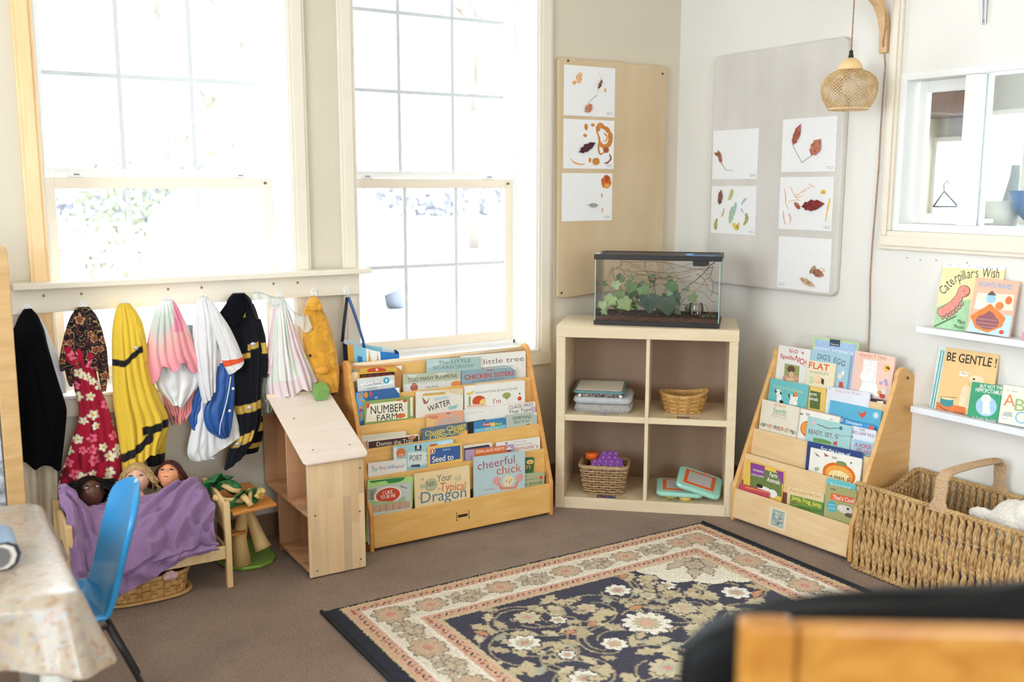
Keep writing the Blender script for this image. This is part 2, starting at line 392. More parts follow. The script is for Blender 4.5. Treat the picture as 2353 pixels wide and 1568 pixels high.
# ceiling fill lights, added out of view to brighten the room
em = bpy.data.materials.new('fill_diffuser'); em.use_nodes = True
em.node_tree.nodes['Principled BSDF'].inputs['Emission Color'].default_value = (1, .80, .58, 1); em.node_tree.nodes['Principled BSDF'].inputs['Emission Strength'].default_value = 2.2
for i, (x, y) in enumerate(((-.9, 1.6), (1.7, 1.6), (-.9, -.9), (1.7, -.9), (4.5, 1.5))):
    t = thing('ceiling_fill_light', 'added white rectangular ceiling fill light above the classroom, out of view' if x < 4 else 'added ceiling fill light in the neighbouring room', 'ceiling light', (x, y, CEIL-.06), group='added ceiling fill lights overhead' if x < 4 else None)
    b = MB(); b.box((x-.62, y-.17, CEIL-.05), (x+.62, y-.15, CEIL), WHITE).box((x-.62, y+.15, CEIL-.05), (x+.62, y+.17, CEIL), WHITE)
    b.box((x-.62, y-.15, CEIL-.05), (x-.60, y+.15, CEIL), WHITE).box((x+.60, y-.15, CEIL-.05), (x+.62, y+.15, CEIL), WHITE); b.build('frame', t)
    boxo('diffuser', (x-.6, y-.15, CEIL-.04), (x+.6, y+.15, CEIL-.03), em, t, bevel=0)
# outdoors
boxo('ground', (-60, YW+T+.02, -.25), (90, 130, -.15), mat('#E4E2DE', .9, .03, 1), bevel=0, kind='structure')
def twig_tree(name, x, y, h, seed, label, crown, leaf):
    rnd = random.Random(seed); t = thing(name, label, 'tree', (x, y, -.15), group=None)
    b = MB(); bark = mat('#645C54', .9, .1); tips = []
    def br(p, d, L, r, k):
        q = p+d*L; b.tube([p, p+d*L*.5+Vector((rnd.uniform(-.03, .03)*L, 0, 0)), q], [r, r*.8, r*.6], bark, 5)
        if k == 0: tips.append(q); return
        for i in range(3):
            dd = (d+Vector((rnd.uniform(-.75, .75), rnd.uniform(-.75, .75), rnd.uniform(-.15, .5)))).normalized(); br(q, dd, L*rnd.uniform(.6, .8), r*.6, k-1)
        tips.append(q)
    br(Vector((x, y, -.15)), Vector((0, 0, 1)), h*.32, h*.016, 4); b.build('trunk', t)
    lb = MB(); lm = mat(leaf, .9, .15, 3)
    for q in tips:
        for i in range(crown):
            c = q+Vector((rnd.gauss(0, h*.05), rnd.gauss(0, h*.05), rnd.gauss(0, h*.05))); s_ = h*.006
            a = Vector((rnd.uniform(-1, 1), rnd.uniform(-1, 1), rnd.uniform(-1, 1)))*s_; e = Vector((rnd.uniform(-1, 1), rnd.uniform(-1, 1), rnd.uniform(-1, 1)))*s_
            lb.add([c-a, c+e, c+a, c-e], [(0, 1, 2, 3)], lm)
    f = lb.build('foliage', t); f['kind'] = 'stuff'
twig_tree('bare_tree', 7.0, 26, 11.0, 3, 'pale bare tree outside the left window, at its right panes', 9, '#7E6E5C')
twig_tree('bare_tree', 12.5, 22, 11, 9, 'pale leafless tree outside the right window, at its upper left panes', 9, '#786C62')
def bush(x, y, r, h, label, col, seed):
    rnd = random.Random(seed); b = MB(); m = mat(col, .95, .25, 2)
    for i in range(4500):
        a = rnd.uniform(0, 6.28); q = rnd.random()**.5*r; c = Vector((x+q*math.cos(a), y+q*math.sin(a)*.5, -.15+h*rnd.random()*(1-(q/r)**2*.6)))
        s_ = .05; u = Vector((rnd.uniform(-1, 1), rnd.uniform(-1, 1), rnd.uniform(-1, 1)))*s_; e = Vector((rnd.uniform(-1, 1), rnd.uniform(-1, 1), rnd.uniform(-1, 1)))*s_
        b.add([c-u, c+e, c+u, c-e], [(0, 1, 2, 3)], m)
    o = b.build('bush'); tag(o, label, 'bush')
bush(4.4, 16, 2.2, 3.3, 'greenish bush outside beyond the white car, right panes of the left window', '#6A6C56', 1)
bush(.2, 15, 1.7, 2.0, 'brownish bush outside at the left panes of the left window', '#70685C', 2)
b = MB(); rnd = random.Random(4); hm = mat('#6A6A6E', .95, .2, 1)
for i in range(7000):
    c = Vector((rnd.uniform(-8, 60), 46+rnd.uniform(-1, 1), rnd.uniform(-.1, 1.0+1.4*abs(math.sin(i*.37))))); s_ = .20
    u = Vector((rnd.uniform(-1, 1), rnd.uniform(-1, 1), rnd.uniform(-1, 1)))*s_; e = Vector((rnd.uniform(-1, 1), rnd.uniform(-1, 1), rnd.uniform(-1, 1)))*s_
    b.add([c-u, c+e, c+u, c-e], [(0, 1, 2, 3)], hm)
tag(b.build('hedge'), 'distant grey hedge across the bright field outside', 'hedge')
# parked car: rear towards the room, flank to the right
def car():
    t = thing('car', 'white parked car outside the left window with a pale blue rear window', 'car', (2.6, 11.0, -.15))
    paint = mat('#E9EAEB', .3, 0, coat=.5, spec=.5); gl = mat('#666A72', .9, .02, spec=.02); tyre = mat('#666A72', .9, .05, spec=.05)
    prof = [(0, .28), (0, .75), (.12, .95), (.28, 1.42), (.75, 1.66), (2.0, 1.68), (2.9, 1.52), (3.5, 1.02), (4.3, .92), (4.55, .75), (4.6, .3)]
    ang = math.radians(-38); ca, sa = math.cos(ang), math.sin(ang)
    def fr(u, v, w_):  # u along car, w across
        x = w_; y = u; return (2.6+x*ca-y*sa*1., 9.4+x*sa+y*ca, v-.15)
    secs = []
    for k in range(9):
        w_ = -.9+1.8*k/8; e = 1-abs(w_/.9)**4*.12
        secs.append([fr(2.3+(u-2.3)*(1-.04*abs(w_/.9)**3), .28+(v-.28)*e, w_) for u, v in prof])
    b = MB(); n = len(prof); vs = [p for s_ in secs for p in s_]
    fs = [(i*n+j, i*n+(j+1) % n, (i+1)*n+(j+1) % n, (i+1)*n+j) for i in range(8) for j in range(n)]+[tuple(range(n)), tuple(8*n+j for j in range(n))[::-1]]
    b.add(vs, fs, paint, True); b.build('body', t)
    g = MB(); g.prism([(-.68, 1.02), (.68, 1.02), (.56, 1.5), (-.56, 1.5)], 0, .01, gl, lambda a, v, q: fr(.14+(v-.95)*.33-.03-q, v-.02, a)); g.build('rear_window', t)
    g = MB()
    for u0, u1 in ((.6, 1.5), (1.58, 2.5)): g.prism([(u0, 1.02), (u1, 1.02), (u1-.05, 1.48), (u0+.12, 1.5)], .905, .915, gl, lambda a, v, q: fr(a, v-.02, q*.985))
    g.build('side_windows', t)
    for u in (.85, 3.7):
        for s_ in (-1, 1):
            w_ = MB(); P0 = Vector(fr(u, .33, s_*.72)); P1 = Vector(fr(u, .33, s_*.93)); w_.tube([P0, P1], .33, tyre, 24); w_.build('wheel', t)
    bm = MB(); bm.prism([(-.85, .35), (.85, .35), (.85, .6), (-.85, .6)], 0, .1, paint, lambda a, v, q: fr(-.02-q, v, a)); bm.build('bumper', t, bevel=.03)
car()
def nb(name, b, label, cat): return tag(b.build(name), label, cat)
(bx, bz), = [(2.7713,1.3658)]
b = MB(); b.lathe([(.012, -.16), (.06, -.13), (.13, -.06), (.155, .03), (.15, .03), (.12, -.05), (.05, -.12)], mat('#3F78B0', .3, .05), (4.62, bx-.10, 1.242+.16), 28); nb('blue_bowl', b, 'blue bowl on the grey counter behind the interior window, at the photo edge', 'bowl')
(cx_, cz_), = [(2.8259,1.2809)]
b = MB(); b.lathe([(.07, 0), (.085, .14), (.08, .14), (.066, .005)], mat('#D8D6CE', .5, .05), (4.6, cx_+.04, 1.2405), 24); nb('white_pot', b, 'off-white pot on the counter behind the interior window', 'pot')
(hx_, hz_), = [(2.9435,1.4049)]
b = MB(); b.tube([(4.85, hx_+.05, 1.2405), (4.85, hx_+.04, 1.36), (4.85, hx_+.02, 1.50), (4.85, hx_+.02, 1.56)], [.03, .045, .03, .025], mat('#9AA2A6', .4, .05), 10, flat=.4); nb('brush_handle', b, 'grey paddle handle standing on the counter behind the interior window', 'handle')
b = MB(); (y0_, z0_), (y1_, z1_), (y2_, z2_), (y3_, z3_) = [(2.6805,1.3649),(2.6331,1.4301),(2.5628,1.367),(2.6296,1.4374)]
b.tube([(3.8, y0_, z0_), (3.8, y1_, z1_), (3.8, y2_, z2_)], .004, mat('#5F666C', .3, 0), 6); b.tube([(3.8, y0_, z0_), (3.8, y2_, z2_)], .004, mat('#5F666C', .3, 0), 6)
b.tube([(3.8, y1_, z1_), (3.8, y1_+.003, z1_+.03), (3.8, y1_-.012, z1_+.045), (3.8, y1_-.022, z1_+.03)], .0025, mat('#5F666C', .3, 0), 6); nb('clothes_hanger', b, 'grey wire clothes hanger seen through the left interior pane', 'hanger')
boxo('low_shelf', (3.5205, 2.45, 1.30), (3.88, 2.85, 1.318), mat('#B4B9BA', .5)); tag(bpy.data.objects['low_shelf'], 'pale grey shelf under the wire hanger in the neighbouring room', 'shelf')
# ================================================================ coat rail
RAILP = mat('#EADFCB', .5, .02, 6)
YR = YW-.018
t = thing('coat_rail', 'long cream coat rail with a ledge and hooks across the left window', 'coat rail', (.98, YR, 1.0))
MB().box((.315, YR-.02, 1.0), (1.632, YR, 1.09), RAILP).build('rail_board', t, bevel=.002)
MB().box((.318, YR-.085, 1.09), (1.66, YR, 1.112), RAILP).build('ledge', t, bevel=.004)
SCR = mat('#8E8A80', .35, 0, metal=1)
for x in (.42, .545, .85, .975, 1.26, 1.36):
    s = MB(); s.ball((x, YR-.0205, 1.062), (.005, .003, .005), SCR, 6); s.build('screw', t)
HK = mat('#F3F2EE', .3, 0, spec=.6)
hx = [.363, .547, .694, .839, .98, 1.282, 1.428, 1.571]
def hook(x, z):
    h = thing('coat_hook', 'white plastic coat hook on the cream rail', 'hook', (x, YR-.02, z), group='white hooks along the coat rail')
    b = MB(); y = YR-.02
    b.prism([(.013*math.cos(a)*1., .019*math.sin(a)) for a in np.linspace(0, 2*math.pi, 20, endpoint=False)], 0, .004, HK, lambda u, v, w_: (x+u, y-w_, z+.005+v))
    b.build('plate', h)
    b = MB(); b.tube([(x, y-.003, z-.004), (x, y-.016, z-.010), (x, y-.026, z-.006), (x, y-.029, z+.006)], [.004, .0038, .0036, .0045], HK, 8); b.build('prong', h)
    for dx, dz in ((-.006, .012), (.006, .012), (0, .018)):
        s = MB(); s.ball((x+dx, y-.0045, z+dz), .0016, mat('#6E6A64', .4, 0), 5); s.build('screw', h)
    return h
h0 = hook(hx[0], 1.012)
for x in hx[1:]: copy_thing(h0, (x, YR-.02, 1.012))
# ================================================================ book display racks
tz = [.60, .49, .40, .295, .145]; td = [.205, .16, .11, .06, .005]; tdL = [.165, .130, .090, .048, .005]
def rack(name, label, A, th, W, wm, wmh, panelm, td=td, sl=.12, back=0):
    U = Vector((math.cos(th), math.sin(th), 0)); Bk = Vector((-math.sin(th), math.cos(th), 0)); A = Vector(A)
    fr = lambda u, d, z: tuple(A+U*u+Bk*d+Vector((0, 0, z)))
    t = thing(name, label, 'display rack', tuple(A+U*W/2+Bk*.19))
    prof = [(0, 0), (0, .15), (.235-back, .70)]
    for k in range(7):
        a = math.radians(155-k*22); prof.append((.275-back+.045*math.cos(a)*1., .70+.045*math.sin(a)))
    prof += [(.385-back, .70), (.385, .3), (.39, 0), (.30, 0), (.29, .012), (.08, .012), (.07, 0)]
    for u in (0, W-.018):
        MB().prism(prof, u, u+.018, wm, lambda d, z, w_: fr(w_, d, z)).build('side_panel', t, bevel=.003)
    for k in range(5):
        z1, d1 = tz[k], td[k]; z0 = z1-(.115 if k < 4 else .123)
        b = MB(); q = [(d1-sl*(z1-z0), z0), (d1, z1), (d1+.008, z1), (d1+.008-sl*(z1-z0), z0)]
        b.prism(q, .018, W-.018, panelm, lambda d, z, w_: fr(w_, d, z)); b.build('tier_panel', t, bevel=.001)
        s = MB(); s.prism([(d1-.01, z0), (d1+.035, z0), (d1+.035, z0-.006), (d1-.01, z0-.006)], .018, W-.018, panelm, lambda d, z, w_: fr(w_, d, z)); s.build('tier_floor', t)
    b = MB(); b.prism([(.246-back, .47), (.262-back, .715), (.270-back, .715), (.254-back, .47)], .018, W-.018, panelm, lambda d, z, w_: fr(w_, d, z)); b.build('back_panel', t)
    b = MB(); b.prism([(.36, .02), (.36, .46), (.366, .46), (.366, .02)], .018, W-.018, panelm, lambda d, z, w_: fr(w_, d, z)); b.build('rear_board', t)
    b = MB(); b.tube([fr(.018, .272-back, .722), fr(W-.018, .272-back, .722)], .011, wmh, 12); b.build('top_rail', t)
    for u in (-.0005, W+.0005):
        s = MB(); s.ball(fr(u, .30-back, .70), (.006, .006, .006), mat('#5A3E22', .5, 0), 6); s.build('screw_cap', t)
        s = MB(); s.ball(fr(u, .03, .10), (.005, .005, .005), mat('#5A3E22', .5, 0), 6); s.build('screw_cap', t)
    return t, fr
HONEY = wood('#D2924A', '#E0A860', (5, 5, 30), name='honey_birch'); HONEYH = wood('#E6B060', '#F0C47A', (7, 40, 40), name='honey_birch_front')
DOWEL = wood('#E8C69C', '#F2D8B6', (5, 30, 30), name='pale_dowel')
r1, f1 = rack('book_display_rack', 'wide honey wood tiered book rack under the right window', (1.500, 3.49, 0), 0, .882, HONEY, DOWEL, HONEYH, tdL, .05, .045)
# maker's mark on the wide rack's front board
DK = mat('#3A2414', .7, 0)
b = MB(); A1 = (1.500, 3.49, 0)
def fm(u, z): return f1(u, .005-.05*(.145-z)-.0006, z)
for x0, x1, z0, z1 in ((.400, .445, .072, .084),):
    b.add([fm(x0, z0), fm(x1, z0), fm(x1, z1), fm(x0, z1)], [(0, 1, 2, 3)], DK)
for x0 in (.391, .449):
    for z0, z1 in ((.060, .066), (.070, .076), (.080, .086), (.090, .095)): b.add([fm(x0, z0), fm(x0+.005, z0), fm(x0+.005, z1), fm(x0, z1)], [(0, 1, 2, 3)], DK)
b.build('makers_mark', r1, label='small dark printed mark on the front board')
PALE = wood('#E2BE8C', '#ECCFA2', (6, 6, 40), name='pale_birch_panel')
r2, f2 = rack('book_display_rack', 'narrow birch tiered book rack beside the wicker basket, against the right wall', (3.013, 3.030, 0), math.radians(-86.5), .622, wood('#DCA660', '#E6B878', (5, 5, 30), name='birch_side'), DOWEL, PALE)
b = MB()
def fm2(u, z, o=.0006): return f2(u, .005-.12*(.145-z)-o, z)
def q4(b, fm_, x0, x1, z0, z1, m, o): b.add([fm_(x0, z0, o), fm_(x1, z0, o), fm_(x1, z1, o), fm_(x0, z1, o)], [(0, 1, 2, 3)], m)
q4(b, fm2, .218, .306, .036, .118, mat('#E9D9B8', .5, .02), .0005); q4(b, fm2, .230, .294, .044, .112, mat('#9FB0AC', .4, .1), .0009)
rnd = random.Random(3)
for i in range(26):
    x, z = rnd.uniform(.234, .282), rnd.uniform(.05, .098); s_ = rnd.uniform(.004, .013)
    q4(b, fm2, x, x+s_, z, z+s_*rnd.uniform(.3, 1), mat(rnd.choice(['#E4DDC4', '#C9BFA0', '#4E5A5E', '#D9D2B4', '#74858C']), .5, 0), .0012+.00004*i)
b.build('photo_label', r2, label='small square photo label stuck on the front board')
# ================================================================ books
GAPH = {'L': .0085, 'R': .0095, 'S': .016}
def planes(n):
    k = int(n[1])
    nrm = lambda v: Vector(v).normalized()
    if n[0] == 'L': U = Vector((1, 0, 0)); Bk = Vector((0, 1, 0)); A = Vector((1.503, 3.49, 0))
    elif n[0] == 'R': th = math.radians(3.5); U = Vector((math.sin(th), -math.cos(th), 0)); Bk = Vector((math.cos(th), math.sin(th), 0)); A = Vector((3.021, 3.034, 0))
    else: return Vector((3.338, 2.6, (.915, .60)[k])), Vector((0, -1, 0)), nrm((.17, 0, 1))
    if n[0] == 'L': return A+Bk*(tdL[k]+.0105)+Vector((0, 0, tz[k])), U, nrm(Bk*.05+Vector((0, 0, 1)))
    return A+Bk*(td[k]+.012)+Vector((0, 0, tz[k])), U, nrm(Bk*.12+Vector((0, 0, 1)))
BOOKS=[
('L0',2,'#C98A4B',.0096,.1272,.2341,-.0721,'worn orange picture book with a red sun, behind the black goose book, top tier',[('P','#D9B04A',[(.0462,.0102),(.2095,.0088),(.2115,.029),(.044,.0312)]),
 ('E','#C8452A',.1187,.0199,.0431,.0111),
 ('E','#F0E2C0',.1195,.0173,.0057,.0053),
 ('P','#7C8F7A',[(.0013,.017),(.0407,.0114),(.0325,.0217),(.0034,.0236)]),
 ('P','#E9D3B0',[(.0048,.0262),(.0382,.0245),(.0372,.0927),(.0205,.0974)]),
 ('P','#8C7F62',[(.0114,.0656),(.0336,.0611),(.036,.1006),(.0222,.108)]),
 ('P','#EDE6DC',[(.2034,.0033),(.2356,.0014),(.2348,.0229),(.2184,.0131)])]),
('L0',1,'#DDA83C',.0422,.0982,.1619,-.059,'yellow-edged black book reading the day the goose in red, top tier of the wide rack',[('P','#2A1B18',[(.0051,.007),(.1611,.0018),(.1622,.0171),(.0053,.0217)]),
 ('T','#B8322A','the day the goose',.0142,.0197,.1482,.0155,.0105,0)]),
('L0',0,'#D9DCD7',.0334,.0743,.166,-.0005,'pale early reader with a blue number 1 disc and ribbon banner, top tier left',[('P','#F1F1EC',[(.0102,.0208),(.1599,.0203),(.1563,.0374),(.0178,.0387)]),
 ('P','#6E7478',[(.018,.0334),(.1162,.0292),(.1161,.0305),(.018,.035)]),
 ('T','#4A4F55','I Can Read!',.0279,.0324,.1047,.0293,.0095,0),
 ('E','#3FA3BE',.1272,.0188,.0144,.0133),
 ('T','#F4F4F0','1',.1235,.0246,.1308,.0245,.0117,0),
 ('T','#4A4F66','Curious',.0399,.0477,.0868,.0466,.0079,0)]),
('L0',0,'#BCC1A6',.2394,.0735,.2754,-.0547,'olive and grey picture book titled TOO MANY PUMPKINS on the top tier',[('P','#D5D7D2',[(.0018,.0435),(.2754,.0345),(.2765,.0877),(.0023,.0839)]),
 ('P','#D9D9C8',[(.0153,.0038),(.0658,.0024),(.0458,.0236)]),
 ('P','#D9D9C8',[(.1481,.0023),(.211,.0014),(.1798,.0225)]),
 ('T','#4F4A3C','TOO MANY PUMPKINS',.0211,.0347,.2547,.0252,.0165,0),
 ('T','#6B6B6B','Linda White',.1036,.0654,.1658,.063,.0093,0),
 ('E','#D98A46',.2533,.0533,.0279,.0133),
 ('E','#A9624C',.0504,.0589,.0183,.0148),
 ('E','#B7735A',.0502,.0459,.0102,.0074)]),
('L0',0,'#8DA7B3',.5169,.0597,.2771,-.0297,'blue-grey picture book titled CHICKEN SISTERS in fat red letters on the top tier',[('T','#C23A2C','CHICKEN SISTERS',.0133,.0394,.2657,.0376,.0208,1),
 ('T','#C23A2C','THE',.1202,.0107,.1589,.0095,.0083,1),
 ('T','#2F4A63','BY LAURA NUMEROFF',.0546,.0519,.2129,.0487,.0054,0),
 ('P','#EEEAE2',[(.2487,.0001),(.2771,0),(.2783,.0163)])]),
('L0',1,'#A8C3BF',.3557,.1246,.2641,-.0504,'pale teal picture book titled The LITTLE SCARECROW on the top tier',[('P','#BFD6D2',[(.0017,.0013),(.1074,.0007),(.1041,.0174),(.0038,.0377)]),
 ('T','#6C8180','The LITTLE',.0536,.0239,.2126,.0213,.0143,0),
 ('T','#6C8180','SCARECROW',.0297,.0457,.2292,.0436,.0142,0)]),
('L0',2,'#ECEAE3',.5242,.1219,.3438,-.0163,"white picture book titled little tree at the wide rack's top right",[('T','#8C6C68','little tree',.1132,.0445,.324,.0438,.0224,0),
 ('P','#93A89C',[(.1001,.0585),(.2189,.0582),(.2777,.0645),(.2189,.0625),(.1019,.0634)])]),
('L1',1,'#35629C',.0125,.1352,.1973,.0017,'worn blue book with orange creatures down its left edge, second tier left',[('P','#6FA3C4',[(.0032,.0025),(.036,.0024),(.0305,.1188),(.0081,.1212)]),
 ('E','#D97A3E',.0215,.0155,.0078,.0073),
 ('E','#D9923E',.0461,.0151,.0084,.0131),
 ('E','#C8543A',.067,.0122,.0073,.0116),
 ('E','#D9923E',.0205,.0648,.0083,.0058),
 ('E','#B04668',.0208,.0754,.0078,.0063),
 ('E','#D98A3E',.0217,.0992,.0072,.0063),
 ('E','#DDA03E',.0344,.0375,.0072,.0063),
 ('T','#E9EDF2','u',.0851,.0354,.0951,.0352,.009,0),
 ('P','#F2F2EE',[(.1749,.0002),(.1973,.0005),(.1969,.0295),(.185,.0147)])]),
('L1',0,'#8DA45C',.0446,.096,.221,-.0119,'cream board book with green border titled NUMBER FARM on the second tier',[('P','#ECE5CD',[(.0155,.0137),(.195,.0119),(.1928,.0893),(.0046,.0868)]),
 ('E','#D0573E',.0162,.0182,.0084,.0118),
 ('E','#D0573E',.1838,.0156,.0105,.007),
 ('E','#D0573E',.1562,.0107,.0116,.0032),
 ('P','#EDE6D6',[(.2076,.0046),(.2194,.0044),(.2171,.0839),(.2068,.0841)]),
 ('T','#221C18','NUMBER',.0281,.0564,.1752,.0578,.0329,0),
 ('T','#221C18','FARM',.0548,.0877,.1452,.0872,.0251,0),
 ('E','#D96B3A',.163,.0766,.0204,.0102)]),
('L1',0,'#E8E3D3',.281,.11,.2267,-.0448,'cream picture book titled WATER in slanting black letters with a flying bird',[('P','#E0B85A',[(.029,.0116),(.1405,.0096),(.1385,.0207),(.0311,.021)]),
 ('T','#7A5A33','The Quicksand Book',.0393,.0151,.1342,.0138,.0065,0),
 ('P','#8A6A55',[(.0271,.0226),(.0455,.0423),(.0354,.0527)]),
 ('P','#8A6A55',[(.0659,.0233),(.0558,.0467),(.0456,.0516)]),
 ('E','#B9695A',.0435,.0496,.0102,.0056),
 ('T','#26221E','WATER',.056,.0894,.164,.0655,.0241,0),
 ('T','#55504A','memories of',.0888,.0602,.1345,.0485,.0065,0),
 ('P','#B9D0CE',[(.0783,.0316),(.1511,.0271),(.1553,.0349),(.0887,.0453)]),
 ('P','#E2CFA6',[(.0843,-.0015),(.225,-.0001),(.2252,.0283)]),
 ('P','#9CC4C0',[(.1515,.074),(.1979,.0679),(.1938,.0827),(.1558,.0875)])]),
('L1',1,'#E7C79D',.5749,.1147,.2329,-.0276,'peach-edged book peeking up behind the white first-person picture book',[]),
('L1',0,'#F0EDE5',.5119,.1085,.3094,-.0198,"white picture book with red arch, green tree and the word I'm in red",[('T','#6F7B84','Jamie Lee Curtis & Laura Cornell',.0531,.0371,.2653,.0359,.0101,0),
 ('T','#B9484A',"I'm",.1434,.0911,.1822,.089,.023,0),
 ('E','#D4502F',.0706,.0705,.0334,.0235),
 ('P','#F0EDE5',[(.0309,.0825),(.1177,.0861),(.1175,.1021),(.0307,.0967)]),
 ('P','#E7CF7A',[(.0735,.0723),(.0907,.0612),(.1052,.0658),(.1031,.0872),(.074,.0867)]),
 ('E','#97A95C',.2113,.0589,.0217,.0135),
 ('P','#6B5A3C',[(.2097,.0658),(.2142,.0662),(.2148,.0776),(.2103,.0775)]),
 ('E','#D4502F',.279,.0787,.0107,.0091),
 ('P','#333333',[(.2747,.0523),(.286,.0566),(.2784,.0624)]),
 ('P','#E3CB62',[(.0059,.0313),(.0454,.0222),(.0423,.0346),(.0172,.0418)]),
 ('P','#97A95C',[(.02,.0452),(.0289,.0454),(.029,.0839),(.0183,.086)]),
 ('P','#E7B49A',[(.0094,.0852),(.0886,.0849),(.1158,.0955),(.0093,.0931)])]),
('L2',1,'#E3D8C0',.0044,.0536,.2117,-.0251,'cream book leaning behind the dark brown book at the left of the third tier',[('P','#C9D0C2',[(.0201,.0071),(.1677,.0065),(.1676,.0093),(.02,.0125)]),
 ('P','#D9B08A',[(.014,.0228),(.0372,.0227),(.0367,.0473),(.0251,.046)])]),
('L2',0,'#EDE6DA',.0388,.0312,.2321,-.0123,'dark brown board book with white lettering at the left of the third tier',[('P','#4B2F25',[(.0028,.0039),(.2273,.0056),(.2277,.0474),(.003,.041)]),
 ('T','#EDE6DA','Domin the Trail',.0386,.0268,.2005,.0305,.017,0),
 ('E','#C98468',.198,.0099,.0183,.0084)]),
('L2',1,'#E9A684',.3106,.1034,.1794,-.0085,'peach picture book with pale blue word LEAVES on the third tier',[('P','#D98A66',[(.0016,.0032),(.0575,.0096),(.0503,.0211),(.0265,.0199),(.0031,.0095)]),
 ('P','#E8C47A',[(.0029,.0157),(.04,.023),(.0324,.0499),(.0019,.0493)]),
 ('P','#B04A3A',[(.0921,.0012),(.1146,.0021),(.1056,.012)]),
 ('T','#A5D0DA','The',.0932,.0214,.1262,.0206,.0142,1),
 ('T','#8FC1CE','LEAVES',.0494,.0519,.1683,.0467,.0234,1)]),
('L2',0,'#5E7385',.2834,.0494,.2178,.0088,'slate board book with yellow Chugga-Chugga lettering on the third tier',[('T','#E5CB4E','Chugga-Chugga',.0142,.0336,.2106,.0192,.0202,1),
 ('T','#E5CB4E','Choo-Choo',.035,.0567,.2073,.0392,.0245,1),
 ('P','#E8B567',[(.1699,.048),(.2271,.0309),(.2405,.0517),(.1834,.0594)])]),
('L2',2,'#EFECE4',.4947,.1011,.2179,-.0054,'blank white book cover in the middle of the third tier',[('T','#B9B4AA','the butterfly house',.0172,.0186,.0979,.0185,.005,0)]),
('L2',1,'#2B2A30',.5058,.0466,.0971,.0215,'narrow black book between the train book and the sky blue book',[('P','#E6C08A',[(.0898,-.0011),(.1117,-.0011),(.1113,.0053),(.0932,.0042)])]),
('L2',0,'#3F86BA',.5337,.0472,.1612,-.0042,'sky blue book with red Fold banner on the third tier',[('P','#7FC0D8',[(.0001,.0328),(.1604,.0305),(.1599,.0497),(-.0004,.0486)]),
 ('P','#C63A33',[(.0431,.0113),(.0782,.0114),(.0789,.0268),(.0445,.0264)]),
 ('P','#E8C64A',[(.0793,.0141),(.1045,.0134),(.1055,.0301),(.0806,.0302)]),
 ('P','#4E9A52',[(.1073,.0159),(.1404,.0168),(.1407,.0329),(.1076,.032)]),
 ('T','#F4EFE0','Fold',.046,.0234,.0761,.0239,.0108,1),
 ('T','#F4EFE0','and',.0822,.0247,.1027,.025,.0064,0),
 ('T','#F4EFE0','Find',.1107,.0275,.1364,.0282,.0096,0),
 ('T','#EBD85A','Fold',.061,.0437,.1176,.0438,.0082,1)]),
('L2',1,'#ECE7DD',.7074,.1007,.1515,-.0192,'cream book with black typewriter words CLACK, MOO on the third tier',[('T','#2C2824','. CLACK, MOO',.0016,.0217,.136,.0178,.0148,0),
 ('T','#2C2824','That Type',.0077,.0416,.1243,.0388,.0148,0),
 ('P','#C9B6D0',[(.1206,.0221),(.1494,.0217),(.1492,.0446),(.1281,.0441)])]),
('L2',0,'#BAC7B9',.6971,.0556,.1635,-.0201,"grey-green book titled SOMETHING NEW TO DO at the third tier's right end",[('T','#39403A','SOMETHING',.0333,.0247,.1299,.025,.0148,0),
 ('T','#39403A','NEW TO DO',.0388,.0414,.1202,.0403,.0103,0),
 ('E','#B9563A',.1125,.0551,.0115,.0059),
 ('P','#ECE7DD',[(.1358,.0021),(.1635,.001),(.1642,.0181)])]),
('L3',1,'#A6D0D7',.1365,.1062,.2786,-.0193,'light blue picture book with pirate flag and the word PORT on the fourth tier',[('P','#E8EEEA',[(.0044,.0041),(.0163,.0028),(.0147,.0746),(.0027,.0758)]),
 ('P','#DCE9E6',[(.0667,.0311),(.1553,.0406),(.1543,.0927),(.0624,.092)]),
 ('P','#CBE3EE',[(.1995,.005),(.2786,.0029),(.2781,.0285),(.2149,.021)]),
 ('E','#DD7A45',.0345,.0305,.021,.0199),
 ('T','#F1EDE3','CD',.0249,.0454,.0453,.0457,.0111,1),
 ('P','#23262B',[(.1006,.0087),(.1276,.0091),(.1277,.0302),(.1017,.0284)]),
 ('P','#23262B',[(.0985,.0071),(.1013,.0074),(.1008,.0311),(.0983,.0308)]),
 ('E','#E8E4DC',.1133,.015,.0067,.0061),
 ('P','#E8E4DC',[(.1043,.0218),(.1233,.0218),(.1233,.0246),(.1043,.0246)]),
 ('E','#C8553A',.1837,.015,.0187,.0045),
 ('T','#53585C','PORT',.0726,.0695,.1284,.0725,.0237,0),
 ('T','#53585C','S',.15,.0752,.1623,.0757,.0239,0),
 ('P','#3C4A7A',[(.0792,.0863),(.1204,.0883),(.1202,.0996),(.079,.0955)])]),
('L3',0,'#EFEDE8',.0206,.0545,.1716,-.0287,"white book with rainbow letters my first bilingual at the fourth tier's left end",[('T','#5FB0B4','my',.0182,.0349,.0415,.0345,.012,0),
 ('T','#D0604A','first',.0488,.0321,.0796,.0324,.0142,0),
 ('T','#5F8FC4','bili',.087,.0319,.1137,.0319,.0143,0),
 ('T','#9A78B8','ngual',.1152,.032,.1585,.0329,.0121,0),
 ('E','#E3A79A',.02,.0168,.0075,.0038)]),
('L3',0,'#EBC364',.289,.0836,.1656,-.0028,'yellow-bordered blue science reader reading Seed to on the fourth tier',[('P','#3C62A0',[(.0114,.0095),(.154,.0125),(.1521,.0706),(.0091,.0727)]),
 ('E','#EFE3C0',.021,.0193,.0143,.0129),
 ('E','#C8603A',.021,.0193,.0118,.0107),
 ('T','#F4F1E6','1',.0177,.0253,.0239,.0256,.0124,0),
